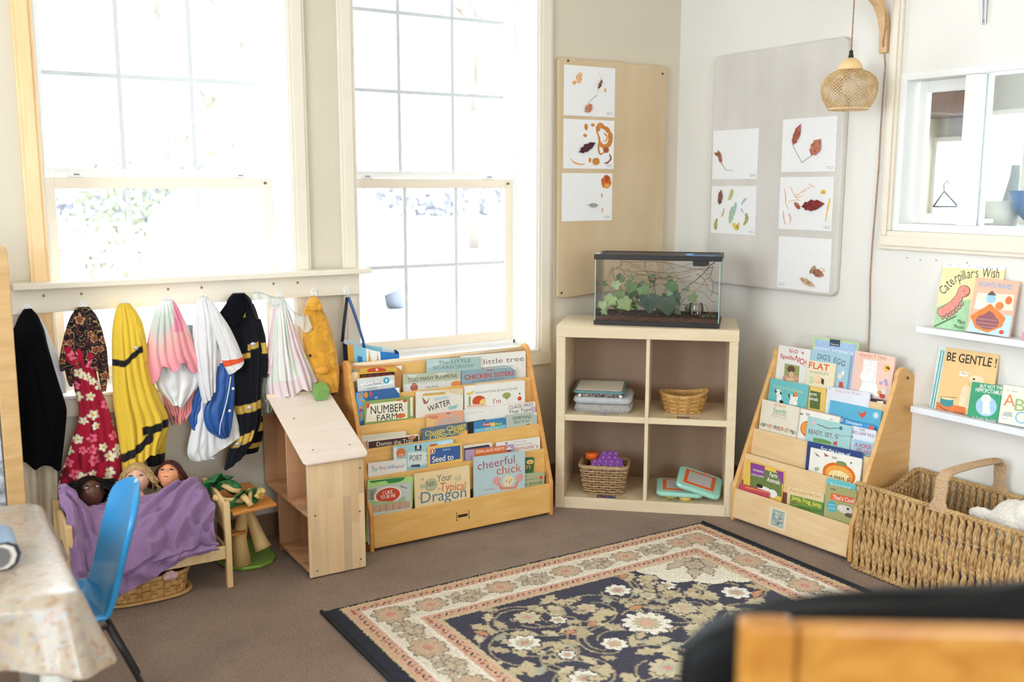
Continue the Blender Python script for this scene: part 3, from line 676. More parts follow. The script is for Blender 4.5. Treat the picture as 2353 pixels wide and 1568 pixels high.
 ('T','#E9ECF2','GEOGRAPHIC KIDS',.0693,.0246,.1056,.0253,.0068,0),
 ('T','#F4F1E6','Seed to',.0193,.0671,.1191,.0682,.0248,1)]),
('L3',1,'#E7DDD1',.4627,.0639,.1433,-.0264,'dark framed notebook half hidden behind the purple and orange book',[('P','#3B3342',[(.0023,.0108),(.1233,.008),(.1324,.017),(.1337,.0628),(.0024,.0631)]),
 ('P','#5A4D5E',[(.0028,.0156),(.1263,.015),(.1263,.0177),(.0028,.0183)])]),
('L3',0,'#B79DBC',.4677,.0448,.2444,-.0258,'purple book with an orange author strip on the fourth tier of the wide rack',[('P','#E0763A',[(.0417,-.0002),(.2037,.0014),(.2035,.0352),(.0445,.0325)]),
 ('T','#F4EADD','EZRA JACK KEATS',.0521,.0188,.1927,.0182,.0117,1),
 ('P','#EDE8E6',[(.1974,.0209),(.2177,.0084),(.2349,.0225)]),
 ('P','#2E2A30',[(.1958,.0221),(.2349,.0225),(.2176,.0314)]),
 ('P','#C8553A',[(.2098,.0251),(.2224,.0252),(.2223,.0374),(.2098,.0373)])]),
('L3',1,'#EEE9E2',.6273,.055,.2268,-.0188,"white book with red letters chipmunks at the fourth tier's right end",[('T','#C9604F',"chipmunk's",.0617,.0459,.2134,.0468,.019,0),
 ('T','#8C8880','Bunny Suites',.0997,.0254,.1812,.0256,.0071,0),
 ('T','#8C8880','Owl, Lake, Moon',.0857,.0107,.1524,.0112,.0049,0),
 ('P','#8C8880',[(.0418,.0044),(.0559,.0044),(.0558,.012),(.0424,.0118)])]),
('L4',1,'#B5DD8B',.0047,.1454,.2031,-.073,"bright green book with dark leaf canopy at the bottom tier's left end",[('P','#3A8A45',[(.0044,.0031),(.0914,.0009),(.1655,.0002),(.1569,.0119),(.1392,.0172),(.092,.02),(.0799,.0081),(.0478,.0095),(.019,.0124)])]),
('L4',0,'#CCD1CB',-.0018,.1164,.1929,-.0272,'grey garden book with a red oval reading I LIKE TO BE ME',[('P','#9BA98A',[(.0013,.005),(.0401,.0049),(.0365,.0506),(.002,.0485)]),
 ('P','#8C8578',[(.0112,.0118),(.0256,.0111),(.0263,.0519),(.012,.0526)]),
 ('E','#EDEAE2',.0884,.0402,.0604,.035),
 ('E','#CE4A2C',.089,.0402,.053,.0296),
 ('T','#F4F1EA','I LIKE',.0672,.0353,.1097,.0349,.0142,1),
 ('T','#F4F1EA','TO BE ME',.0553,.0527,.1212,.0522,.0142,1),
 ('P','#A9BC8E',[(.0005,.051),(.1268,.0717),(.1568,.0538),(.1658,.0551),(.1624,.0823),(.068,.077),(.0001,.0726)]),
 ('P','#C9A48C',[(.0015,.0755),(.1865,.0774),(.1861,.1052),(.001,.1026)]),
 ('P','#9A7B66',[(.0216,.0771),(.0245,.077),(.024,.1061),(.0211,.1056)]),
 ('P','#9A7B66',[(.0505,.0777),(.0534,.0776),(.0529,.1076),(.05,.1072)]),
 ('P','#9A7B66',[(.0796,.0781),(.0826,.078),(.0821,.1065),(.0792,.1061)]),
 ('P','#9A7B66',[(.109,.078),(.112,.0778),(.1115,.1053),(.1086,.1049)]),
 ('P','#9A7B66',[(.1386,.0783),(.1416,.0782),(.1412,.1042),(.1382,.1037)]),
 ('P','#7A8A94',[(.1397,.0046),(.1752,.0231),(.1722,.0255),(.1544,.0162),(.1514,.0199)])]),
('L4',0,'#F1D8A6',.2065,.141,.2599,-.0067,'pale yellow picture book titled Not Your Typical Dragon on the bottom tier',[('E','#A9B083',.0744,.0555,.0302,.0266),
 ('E','#C2C59C',.0745,.0541,.0265,.023),
 ('T','#5E6257','Not',.0566,.0654,.095,.06,.0265,0),
 ('T','#6B7263','Your',.1025,.0479,.1729,.0493,.0295,0),
 ('T','#D8693A','Typical',.1146,.0894,.2358,.1005,.0352,0),
 ('T','#4D86A8','Dragon',.0252,.1264,.2391,.1327,.046,0),
 ('E','#BFC19A',.2016,.045,.0152,.012),
 ('E','#D8CFA0',.2017,.0422,.0114,.0085),
 ('E','#BFC19A',.0355,.0257,.0073,.0067),
 ('E','#BFC19A',.033,.0561,.0103,.0095),
 ('E','#BFC19A',.1118,.0782,.0062,.0045),
 ('E','#BFC19A',.0209,.1004,.0073,.0056)]),
('L4',0,'#BBD2D5',.487,.1712,.2589,-.0299,'light blue picture book titled cheerful chick with a pompom-waving chick',[('T','#A9566C','cheerful',.0191,.0586,.2046,.0478,.0356,0),
 ('T','#D4654A','chick',.1118,.0895,.2385,.0898,.0361,0),
 ('E','#E3A3A0',.1127,.115,.0184,.0187),
 ('E','#F4E4DC',.1118,.1189,.0043,.0037),
 ('P','#E3A3A0',[(.0868,.109),(.1357,.1126),(.1357,.1153),(.0868,.1117)]),
 ('P','#E3A3A0',[(.1112,.0961),(.1148,.0966),(.1157,.1395),(.1117,.139)]),
 ('P','#E3A3A0',[(.0928,.1258),(.1296,.1038),(.1326,.1068),(.0958,.1302)]),
 ('E','#E3A3A0',.2291,.1164,.0177,.0179),
 ('P','#E3A3A0',[(.2071,.1109),(.2496,.1149),(.2496,.1179),(.2071,.1141)]),
 ('P','#E3A3A0',[(.2275,.0972),(.231,.0976),(.2323,.1331),(.2285,.1326)]),
 ('P','#E58A6A',[(.1157,.1275),(.1265,.1275),(.1449,.1487),(.2009,.1534),(.2165,.1283),(.226,.1322),(.2103,.1628),(.1295,.1574)]),
 ('E','#F0DDB0',.1712,.1239,.0287,.0248),
 ('E','#3A2A26',.161,.1239,.0028,.0024),
 ('E','#3A2A26',.1862,.1223,.0028,.0024),
 ('P','#D4654A',[(.1712,.1266),(.1815,.1279),(.1759,.138)]),
 ('T','#B9566C','by Jan Fearing',.0533,.15,.1019,.1511,.0048,0)]),
('L4',2,'#3E6E45',.6973,.132,.1076,-.0946,'dark green book with a yellow flower showing right of the pale blue chick book',[('E','#E8D28A',.0839,.0198,.0187,.0098),
 ('E','#D99A4A',.084,.0211,.009,.0049),
 ('T','#E8A04A','n',.0651,.05,.0875,.0499,.0164,1)]),
('L4',1,'#B4BC90',.69,.0621,.1616,-.0743,"sage green book reading Animals at the bottom tier's right end",[('T','#5B6350','Little Book of',.0583,.0305,.1257,.0301,.0071,0),
 ('T','#454C40','n Animals',.0609,.0539,.1526,.0493,.0137,0),
 ('E','#DD5A3A',.1416,.0237,.0098,.0077)]),
('R0',1,'#E9E6E1',.022,.1598,.1734,.0075,"white book with red letters N-O Spells NO! at the right rack's top left",[('T','#D0483E','N-O',.0587,.0265,.1052,.0257,.0167,1),
 ('T','#D0483E','Spells',.0135,.0547,.0882,.0563,.0181,1),
 ('T','#D0483E','NO!',.0917,.0558,.1492,.074,.0253,1),
 ('P','#C23A33',[(.1259,.0221),(.1316,.0126),(.1382,.0219)]),
 ('P','#97A066',[(.0434,.0763),(.1233,.0777),(.1271,.1485),(.0481,.149)]),
 ('E','#E0B49A',.084,.1141,.0141,.0178),
 ('E','#6B4A38',.0805,.0975,.0204,.0161),
 ('E','#E0B49A',.0844,.1169,.0105,.0115),
 ('E','#D99A86',.057,.1402,.016,.013),
 ('E','#D99A86',.1099,.1321,.0157,.0129),
 ('P','#E6C89A',[(.0635,.1348),(.1029,.1332),(.1021,.1524),(.0626,.1541)])]),
('R0',2,'#BFD8A0',.1932,.2187,.2246,.0085,'tall green-edged blue book with a small dark label, tallest on the right rack',[('P','#A9C3E4',[(.0074,.0106),(.2147,.0081),(.2223,.1978),(.0309,.2288)]),
 ('P','#3C4A57',[(.0817,.0012),(.1329,.0002),(.1345,.0278),(.084,.0293)]),
 ('T','#E9EDF2','Science',.0883,.0242,.1279,.0233,.0067,1),
 ('T','#EFF3F6','FOOD SCIENCE',.0129,.0544,.2046,.0541,.0124,1)]),
('R0',1,'#A8CBDA',.1956,.1664,.1978,.0008,"light blue picture book titled DIG'S EGG in thin hand lettering",[('T','#4D5F6B',"DIG'S",.0351,.039,.1002,.0402,.0238,0),
 ('T','#4D5F6B','EGG',.1163,.0415,.1728,.0528,.0235,0),
 ('E','#E8DCC8',.158,.0956,.0102,.012),
 ('P','#D4503E',[(.1581,.118),(.1758,.1166),(.1809,.1395),(.1582,.1405)]),
 ('E','#F4F1EA',.1703,.0797,.0063,.0098)]),
('R0',0,'#EFE4C0',.1954,.1178,.1399,.0123,'cream paperback with fat orange FLAT on its cover',[('T','#E0582A','FLAT',.0046,.0333,.1076,.0342,.0268,1),
 ('T','#9A958A','STANLEY',.0112,.0554,.1101,.0519,.0113,0),
 ('E','#EDC9A0',.0588,.0776,.0232,.0173),
 ('E','#F3D8B0',.0547,.0725,.0166,.0101),
 ('P','#4A4038',[(.0759,.0666),(.0902,.0729),(.09,.0957),(.0757,.0893)]),
 ('P','#C8D8B0',[(.0145,.067),(.0351,.0668),(.036,.0982),(.0171,.0982)])]),
('R0',1,'#F0CBBB',.4104,.1877,.1869,-.0054,"pink picture book with a white rabbit shape at the right rack's top right",[('T','#DE8A52','PERFECT TREE',.0239,.0213,.1496,.0189,.0134,0),
 ('P','#F1EEEA',[(.044,.0293),(.1087,.0278),(.1147,.1461),(.0504,.1519)]),
 ('E','#F8F6F2',.0669,.0969,.0287,.0213),
 ('P','#F8F6F2',[(.0443,.1529),(.0554,.1235),(.1166,.1186),(.1362,.1666),(.0349,.1739)]),
 ('E','#E9B84A',.1557,.0488,.0152,.0141),
 ('P','#5A3A2A',[(.1478,.046),(.1622,.0424),(.1699,.0533),(.1578,.0525)]),
 ('E','#B79DC8',.1563,.1011,.0088,.0079),
 ('E','#B79DC8',.1369,.1124,.0077,.0068),
 ('E','#B79DC8',.1627,.1134,.0064,.0068),
 ('P','#DDE3EA',[(.1464,.1351),(.1642,.1333),(.1662,.1558),(.1467,.1566)]),
 ('E','#DE9A4A',.1369,.1516,.01,.0084),
 ('E','#C84A42',.1507,.1626,.0132,.0089),
 ('E','#4A78B0',.0938,.1702,.0135,.0058)]),
('R1',0,'#6EBFC1',.0321,.1273,.2047,-.0033,"teal picture book with two dancing cows on the right rack's second tier",[('T','#DDD08A','Cows in the Kitchen',.0203,.0349,.1801,.0372,.011,0),
 ('E','#F2EFE8',.0511,.0556,.0177,.0143),
 ('P','#23211F',[(.0292,.0446),(.043,.0511),(.0381,.0667)]),
 ('P','#23211F',[(.0568,.0457),(.0732,.0575),(.063,.0623)]),
 ('P','#F2EFE8',[(.0453,.0654),(.0706,.0639),(.0728,.1017),(.0471,.1006)]),
 ('P','#23211F',[(.0631,.0858),(.0851,.0877),(.0799,.1004),(.0653,.1002)]),
 ('E','#F2EFE8',.1368,.0637,.0206,.0155),
 ('P','#23211F',[(.1082,.0514),(.1174,.0643),(.1148,.0706),(.1035,.0551)]),
 ('P','#23211F',[(.1282,.042),(.1394,.0575),(.1308,.059)]),
 ('E','#DE8A42',.145,.0478,.0103,.0113),
 ('P','#F2EFE8',[(.1157,.0763),(.1579,.0744),(.1575,.0947),(.1153,.0968)])]),
('R1',1,'#EAC566',.2373,.1244,.0842,.0198,'yellow-bordered farm reader between the teal cow book and the pale book',[('P','#5F6F3C',[(.0022,.0168),(.0559,.0178),(.0594,.0907),(.0085,.0906)]),
 ('T','#F4F1EA','Farm',-.0088,.0376,.0371,.0362,.0146,1),
 ('T','#F4F1EA','Animals',-.0115,.0566,.0465,.0565,.014,1)]),
('R1',1,'#E4E7EF',.323,.1387,.2031,.0312,"pale lilac book with faint pink title on the right rack's second tier",[('T','#DDA9B8','Nature Rain',.0381,.0171,.1618,.0153,.012,0),
 ('E','#4A4A60',.0114,.0068,.0026,.0022)]),
('R1',2,'#3B3035',.3928,.1179,.1916,.0476,'dark book with arched cream letters LITTLE GO',[('T','#EFE6CC','THE LITTLE GO',.029,.034,.1752,.0448,.0168,1),
 ('P','#E8DCC8',[(.158,.0084),(.192,.0039),(.1922,.0358)])]),
('R1',0,'#5FB3D3',.3512,.0855,.2442,.004,'bright blue book with a red hen and white seal on the second tier',[('P','#DE5540',[(.1358,.0199),(.151,.028),(.1626,.0231),(.169,.0138),(.1742,.0182),(.1719,.0336),(.1612,.0451),(.1463,.0384)]),
 ('E','#E9F1F3',.2191,.0234,.0123,.0115),
 ('E','#5FB3D3',.2191,.0234,.0094,.0089),
 ('E','#E9F1F3',.2191,.0234,.0064,.0063)]),
('R2',0,'#E8DFCB',.0325,.1286,.2029,-.0021,"cream picture book titled Seeds in green at the third tier's left end",[('T','#DE7E66','All About',.0655,.0181,.1332,.0136,.012,0),
 ('T','#3F9F8A','Seeds',.0679,.0449,.1374,.0406,.0205,0),
 ('T','#6B5F50','by Melvin Berger',.0655,.0533,.1389,.0502,.0057,0),
 ('T','#8A8072','Illustrated by Anna Dina',.0597,.0626,.144,.0607,.004,0),
 ('S',.0085,.1023,.205,.1146,60)]),
('R2',1,'#F0ECE4',.2282,.127,.2015,-.0034,'white apple picture book behind the pale blue skipping book, third tier',[('P','#C23A33',[(.0018,.0005),(.2016,.0005),(.2018,.0021),(.0021,.0022)]),
 ('E','#DE7A2E',.0522,.0818,.0377,.0331),
 ('E','#EDA04A',.0452,.0805,.0264,.0248),
 ('P','#7A8A5A',[(.0017,.022),(.0222,.0209),(.0166,.0291),(.0028,.029)]),
 ('P','#B9B4AA',[(.0318,.0162),(.0556,.0159),(.0536,.0248),(.0368,.0266)]),
 ('P','#B9B4AA',[(.1491,.0172),(.1717,.0155),(.163,.0228)])]),
('R2',0,'#A8D2D0',.2815,.0999,.2161,-.0002,'pale turquoise picture book titled READY, SET, with garden tools',[('T','#7E3F58','READY,',.0129,.0699,.0836,.0657,.019,0),
 ('T','#7E3F58','SET,',.0924,.0658,.1327,.0647,.0173,0),
 ('T','#7E3F58','S',.1429,.0644,.1569,.0633,.0186,0),
 ('T','#4D5F6B','kip and roll',.1571,.0504,.215,.0426,.005,0),
 ('P','#4A5560',[(.0505,.0221),(.1066,.0294),(.1605,.0159),(.1608,.0181),(.1048,.0324),(.0496,.0249)]),
 ('P','#6E9A52',[(.0395,.0825),(.0922,.0788),(.1276,.0824),(.1292,.0931),(.0417,.097)]),
 ('P','#C8564A',[(.138,.0802),(.1562,.0726),(.1568,.0908),(.1375,.0913)]),
 ('E','#4A6A9A',.165,.0176,.0074,.0078),
 ('E','#DDBFC8',.0301,.0205,.0122,.0095)]),
('R2',2,'#3E99CE',.4248,.1205,.1595,-.0073,'bright blue dinosaur book near the right side panel',[('T','#EAF1F6','Dinosaurs',.028,.0153,.1027,.0133,.0121,1),
 ('P','#DE5A4A',[(.1323,.0064),(.1474,-.0003),(.1579,.0153),(.1344,.0203)]),
 ('P','#DDA9B8',[(.0001,.0007),(.0107,.0004),(.0119,.013),(.0024,.015)])]),
('R2',1,'#DFE4EE',.4881,.1014,.1152,.0063,'pale book reading LEAF PILE in small purple capitals',[('T','#8A4A6A','THE',.0363,.0135,.0627,.0122,.0091,0),
 ('T','#8A4A6A','BIG LEAF PILE',.0054,.029,.1059,.0274,.012,0),
 ('P','#8A2A3A',[(.0032,.0338),(.0121,.0465),(.004,.0482)])]),
('R2',0,'#9ECBE0',.512,.0504,.097,.0292,'sky blue book titled A HORSE in red letters',[('T','#C8404A','A HORSE',.0074,.0274,.0822,.0257,.0176,1),
 ('T','#C8404A','AND A BULL',.0156,.0445,.0888,.0475,.0161,1)]),
('R3',1,'#32477E',.3154,.1123,.2649,.0362,'navy book titled For the Love of behind the red apple book',[('T','#EDF0F4','For the Love of',.069,.0246,.2062,.0281,.0159,1),
 ('P','#A9A84A',[(.0167,.0677),(.0457,.0696),(.0536,.1383),(.0294,.1396)])]),
('R3',0,'#EFEBE2',.3414,.092,.2448,.0273,'white picture book with a large orange apple in front of the navy book',[('E','#DE6E22',.146,.0822,.0773,.0465),
 ('E','#EDA54A',.1462,.084,.0645,.037),
 ('E','#EFD9A0',.1471,.091,.0486,.0246),
 ('E','#EFEBE2',.134,.0359,.0156,.0049),
 ('E','#7A8F5A',.153,.0364,.0251,.0091),
 ('T','#4A443A','APPLE',.0986,.1106,.2047,.1043,.0178,0),
 ('P','#8A5A42',[(.0195,.0148),(.0521,.0305),(.0344,.0285)]),
 ('P','#A9645A',[(.0668,.0093),(.0937,.0186),(.073,.0245)]),
 ('P','#A9AF8A',[(.1062,.0161),(.1317,.0165),(.1284,.0244),(.1094,.0246)]),
 ('P','#7A5A4A',[(.1906,.0226),(.2029,.0219),(.1977,.0301)]),
 ('P','#A9AF8A',[(.0275,.0797),(.0484,.0717),(.0523,.0856),(.0336,.0933)]),
 ('P','#B98A5A',[(.0416,.1045),(.0611,.104),(.0582,.1157),(.0452,.1166)])]),
('R4',1,'#EAC152',.0385,.1288,.212,-.0164,"yellow-framed farm book with a cow, at the right rack's bottom left",[('P','#6E7F45',[(.0269,.0191),(.2,.0176),(.2111,.1105),(.0397,.1147)]),
 ('P','#8A4494',[(.0248,.0065),(.1047,.0042),(.1085,.055),(.0324,.0572)]),
 ('T','#F4F1EA','GEOGRAPHIC',.0442,.0384,.103,.037,.0091,0),
 ('T','#F4F1EA','LOOK & LEARN',.0379,.0597,.1062,.0557,.0083,0),
 ('T','#F7F5EE','Farm',.135,.0403,.1764,.0392,.0186,1),
 ('T','#F7F5EE','Animals',.1247,.0644,.1934,.0616,.0179,1),
 ('E','#F0ECE4',.1194,.1048,.0369,.0142),
 ('E','#F0ECE4',.1634,.1083,.025,.0166),
 ('E','#2B2622',.0909,.0949,.0178,.0082),
 ('P','#8A4494',[(.1627,.0061),(.2049,.0049),(.212,.0604)])]),
('R4',2,'#7A4A3A',.2421,.1237,.0605,-.0599,'small brown horse magazine between the farm book and the Pigs book',[('P','#E6E3E6',[(.0192,.0019),(.0556,-.0016),(.0598,.0394),(.0511,.0421)]),
 ('P','#3C62A0',[(.0398,.011),(.0579,.0092),(.0633,.0344)])]),
('R4',2,'#E6E3E7',.3013,.1284,.152,.0174,'pale grey book titled Pigs in coloured letters on the bottom tier',[('T','#A94A8A','P',.0315,.0329,.0493,.0318,.0246,0),
 ('T','#DE7A9A','i',.0558,.031,.0603,.0307,.0216,0),
 ('T','#5FA8B0','gs',.0648,.0319,.0999,.0304,.0187,0),
 ('P','#B9938F',[(.019,.0407),(.0641,.0432),(.1028,.036),(.0879,.0561),(.0309,.0622)])]),
('R4',1,'#E7D0A2',.2722,.0677,.1832,.0777,'tan book with faint orange title above the frog book on the bottom tier',[('T','#D98A4A','Amy Loves the Sun',.0115,.0193,.1655,.0212,.014,0)]),
('R4',0,'#6F8F42',.2981,.0381,.163,.0507,'green book with yellow words Jump, Frog, Jump on the bottom tier',[('T','#EDE05A','Jump, Frog, Jump',.0083,.015,.1543,.0207,.0175,1),
 ('E','#8A6A42',.0209,.0273,.0115,.0066),
 ('P','#4F7A35',[(.0396,.0344),(.1617,.0299),(.1627,.0405),(.0411,.0489)])]),
('R4',0,'#ABAA72',.4639,.126,.1428,.0517,"olive animal book with an orange strip reading That's Cool!",[('P','#E0683E',[(.0241,.0304),(.1369,.0302),(.1373,.0547),(.0244,.0554)]),
 ('T','#F7F2EA',"That's Cool!",.0345,.0515,.1349,.0506,.0161,1),
 ('E','#52AFBF',.0344,.0845,.0229,.0231),
 ('T','#EAF3F4','amazing facts',.0184,.08,.0496,.077,.0046,0),
 ('T','#EAF3F4','and photos',.0177,.0946,.051,.092,.0046,0),
 ('E','#D9D0C6',.0955,.083,.0357,.0166),
 ('E','#E6DED6',.0808,.0792,.02,.0104),
 ('E','#6B5648',.1198,.1024,.0236,.009),
 ('E','#1F1A18',.1093,.0783,.0056,.0041),
 ('T','#6A4A7A','BUDDIES',.0208,.0185,.0479,.0177,.0063,1)]),
('R4',1,'#6FC4CC',.4532,.1498,.1395,.0308,'turquoise-topped book behind the olive animal book',[('T','#EAF3F4','Amazing',.0163,.0298,.1133,.0245,.0141,0)]),
('R4',0,'#C44A60',.0283,.0198,.1626,.0055,'red book lying low in front of the yellow farm book',[('P','#E0883E',[(.0285,.0049),(.1604,.0013),(.1609,.005),(.0297,.0125)])]),
('S0',1,'#F0DFA6',.2646,.2531,.2525,.0081,'tall yellow picture book with a pink caterpillar on the upper picture ledge',[('P','#F2F1EE',[(0,0),(.2525,0),(.2532,.0142),(.0011,.0174)]),
 ('T','#A9B4C0','R  C  T  U  R  E',.0227,.0104,.2302,.0112,.0074,0),
 ('C','#4F4A42',"Caterpillar's Wish",[(.0227,.1233),(.065,.073),(.1069,.0537),(.1597,.0453),(.2358,.0431)],.0348),
 ('P','#A5CFA0',[(.003,.1724),(.0768,.1373),(.136,.1319),(.1435,.2553),(.0021,.2531)]),
 ('E','#4A4038',.036,.2068,.0076,.0102),
 ('E','#4A4038',.0521,.2042,.0066,.0101),
 ('E','#4A4038',.0644,.1954,.0065,.0101),
 ('E','#4A4038',.0766,.1862,.0065,.0101),
 ('E','#4A4038',.0881,.1771,.006,.0091),
 ('E','#4A4038',.0984,.164,.0059,.0091),
 ('E','#4A4038',.107,.1507,.0059,.0082),
 ('E','#E88F80',.0359,.2059,.0056,.0083),
 ('E','#E88F80',.052,.2033,.0046,.0083),
 ('E','#E88F80',.0643,.1945,.0045,.0083),
 ('E','#E88F80',.0764,.1853,.0045,.0082),
 ('E','#E88F80',.088,.1762,.004,.0073),
 ('E','#E88F80',.0982,.1631,.004,.0073),
 ('E','#E88F80',.1069,.1498,.0039,.0064),
 ('E','#4A4038',.0304,.1876,.0209,.019),
 ('E','#4A4038',.047,.1765,.0207,.0189),
 ('E','#4A4038',.0632,.1637,.0206,.0188),
 ('E','#4A4038',.0768,.1484,.0194,.0179),
 ('E','#4A4038',.0869,.1317,.0179,.0164),
 ('E','#4A4038',.0929,.1149,.0168,.0155),
 ('E','#4A4038',.1047,.1024,.0255,.0228),
 ('E','#E88F80',.0304,.1876,.0188,.0171),
 ('E','#E88F80',.047,.1765,.0187,.0171),
 ('E','#E88F80',.0632,.1637,.0186,.017),
 ('E','#E88F80',.0768,.1484,.0175,.016),
 ('E','#E88F80',.0869,.1317,.0159,.0146),
 ('E','#E88F80',.0929,.1149,.0148,.0137),
 ('E','#E88F80',.1047,.1024,.0236,.0209),
 ('P','#4A4038',[(.1117,.1133),(.1253,.1112),(.1257,.1135),(.1131,.1155)]),
 ('E','#3A3A34',.1065,.1013,.0025,.0023),
 ('P','#5A6A4A',[(.0034,.2459),(.0876,.1967),(.0953,.1969),(.0092,.2485)]),
 ('T','#4F5A42','Mary',.1001,.2233,.1306,.2254,.0155,0),
 ('T','#4F5A42','Murphy',.09,.243,.1317,.2447,.0146,0)]),
('S0',0,'#F0B79A',.4195,.2067,.1661,-.0133,'thick orange and blue boat board book on the upper picture ledge',[('P','#BFE0EA',[(.0157,.1329),(.1633,.1235),(.1698,.2021),(.0014,.2082)]),
 ('P','#F2E6C8',[(.0171,.0553),(.1576,.0492),(.1621,.106),(.0145,.1148)]),
 ('T','#7FA9D8',"NOAH'S WAVES",.0159,.0303,.147,.0305,.0178,1),
 ('E','#9CC8E0',.0735,.0718,.0195,.0167),
 ('P','#5A4A4A',[(.0544,.0603),(.0724,.0427),(.0922,.0585)]),
 ('E','#E8E4DC',.0309,.0992,.0161,.0169),
 ('P','#E0823E',[(.0055,.1434),(.0563,.1053),(.0747,.0896),(.1426,.135),(.1351,.1671),(.0843,.1965),(.0337,.1854)]),
 ('E','#9A5A5E',.0754,.1571,.0452,.0272),
 ('P','#9A5A5E',[(.0446,.143),(.0754,.1166),(.0934,.1233),(.1179,.1515)]),
 ('P','#B98A8C',[(.036,.1486),(.1125,.1478),(.1121,.1505),(.0356,.1514)]),
 ('P','#B98A8C',[(.033,.1627),(.1197,.1602),(.1193,.163),(.0326,.1655)]),
 ('P','#B98A8C',[(.0414,.1752),(.1175,.173),(.1158,.176),(.042,.1779)]),
 ('E','#E0823E',.1111,.0944,.0155,.0148),
 ('E','#E0703E',.1413,.0709,.0126,.0147),
 ('E','#D4503E',.1367,.1869,.009,.0078)]),
('S0',0,'#E88FA8',.6304,.0299,.1351,.0013,"pink edge of a book at the photo's right margin on the upper picture ledge",[]),
('S1',1,'#EEC78A',.2722,.244,.249,.0151,'tan picture book titled BE GENTLE! with a puppy and a teal drum',[('P','#CFE3DC',[(0,0),(.03,.0001),(.0259,.2502),(-.006,.2511)]),
 ('P','#5FA0A8',[(.0103,.0131),(.0155,.0129),(.0097,.2492),(.0044,.2492)]),
 ('P','#5FA0A8',[(.0208,.0132),(.0261,.0134),(.0204,.2492),(.0151,.2492)]),
 ('T','#3A2A22','BE GENTLE !',.0404,.0497,.2423,.0495,.0335,1),
 ('P','#F6F1E4',[(.103,.0834),(.1382,.0829),(.1384,.0983),(.1284,.0988),(.1271,.1056),(.1209,.099),(.1033,.0998)]),
 ('T','#7A6A52','No!',.1099,.0941,.135,.0932,.0091,0),
 ('E','#F1D9B4',.1744,.1053,.0296,.0162),
 ('E','#F1D9B4',.1431,.1544,.0223,.0227),
 ('P','#F1D9B4',[(.1202,.1675),(.1739,.1308),(.1783,.2134),(.12,.2238)]),
 ('E','#3A2A22',.1644,.1045,.0048,.0036),
 ('P','#E07A42',[(.0274,.2139),(.1486,.2141),(.1549,.2502),(.0263,.2525)]),
 ('E','#3F9090',.0705,.2113,.0276,.0138),
 ('P','#3F9090',[(.0414,.1948),(.0947,.1906),(.0969,.2091),(.0428,.2146)]),
 ('E','#EBD9B0',.0682,.1927,.0271,.0065),
 ('P','#A9643A',[(.0365,.1909),(.1078,.1836),(.1082,.1859),(.0369,.1932)]),
 ('P','#7A4A2A',[(.0376,.2265),(.0818,.2401),(.0802,.2428),(.0359,.2292)]),
 ('T','#8A4A2A','Virginia',.1034,.2456,.1464,.2448,.0137,0)]),
('S1',0,'#3F9F72',.4427,.1324,.1222,.0301,'small green board book titled BUT NOT THE HIPPOPOTAMUS',[('T','#F2F1EA','BUT NOT THE',.0345,.0171,.122,.0135,.0125,1),
 ('T','#F2F1EA','HIPPOPOTAMUS',.0187,.0341,.1236,.033,.0153,1),
 ('E','#A9CBE4',.0689,.0821,.0408,.0372),
 ('E','#E6E6E2',.0646,.0546,.0196,.016),
 ('P','#E6E6E2',[(.0535,.0609),(.0771,.0581),(.0899,.1095),(.0569,.1128)]),
 ('T','#E6E6DE','by Sandra Boynton',.0217,.1371,.1151,.1345,.0116,0)]),
('S1',0,'#F0EAD6',.5647,.1419,.1387,.0315,"cream alphabet book with large coloured A B C letters at the photo's right edge",[('T','#E58A52','A',.0106,.0745,.0539,.0721,.0429,0),
 ('T','#9AB86A','B',.0537,.0854,.0907,.0851,.0424,0),
 ('T','#8FC0D8','C',.0603,.1286,.0972,.1279,.0423,0),
 ('E','#C9CCC8',.0211,.1131,.0117,.0113),
 ('E','#E6E6E2',.0211,.1131,.0081,.0078),
 ('P','#B9BDB8',[(.0143,.0985),(.0457,.0934),(.0506,.1103),(.014,.112)]),
 ('T','#A9B8C0','Dr. Jones',.0164,.0222,.0574,.0207,.0079,0)]),
]

def clip(poly, w_, h_):
    for ax, lim, sg in ((0, 0, 1), (0, w_, -1), (1, 0, 1), (1, h_, -1)):
        out = []
        for i in range(len(poly)):
            p, q = poly[i-1], poly[i]; ip = sg*(p[ax]-lim) >= 0; iq = sg*(q[ax]-lim) >= 0
            if ip != iq: t_ = (lim-p[ax])/(q[ax]-p[ax]); out.append((p[0]+(q[0]-p[0])*t_, p[1]+(q[1]-p[1])*t_))
            if iq: out.append(q)
        poly = out
        if len(poly) < 3: return []
    return poly
prep_texts([(a[2], bool(a[8])) for bk in BOOKS for a in bk[8] if a[0] == 'T']+[(ch, False) for bk in BOOKS for a in bk[8] if a[0] == 'C' for ch in a[2]])
def put_text(b, s, bold, x0, y0, x1, y1, h, fr, m, off):
    vs, fs = TXT[(s, bold)]
    if not vs: return
    a = min(v[0] for v in vs); c = max(v[0] for v in vs); cap = max(v[1] for v in vs); L = math.hypot(x1-x0, y1-y0); ex, ey = (x1-x0)/L, (y1-y0)/L
    out = []
    for X, Y in vs:
        p = (X-a)/(c-a)*L; q = Y/cap*h; out.append(fr(x0+ex*p+ey*q, y0+ey*p-ex*q, off))
    b.add(out, fs, m)
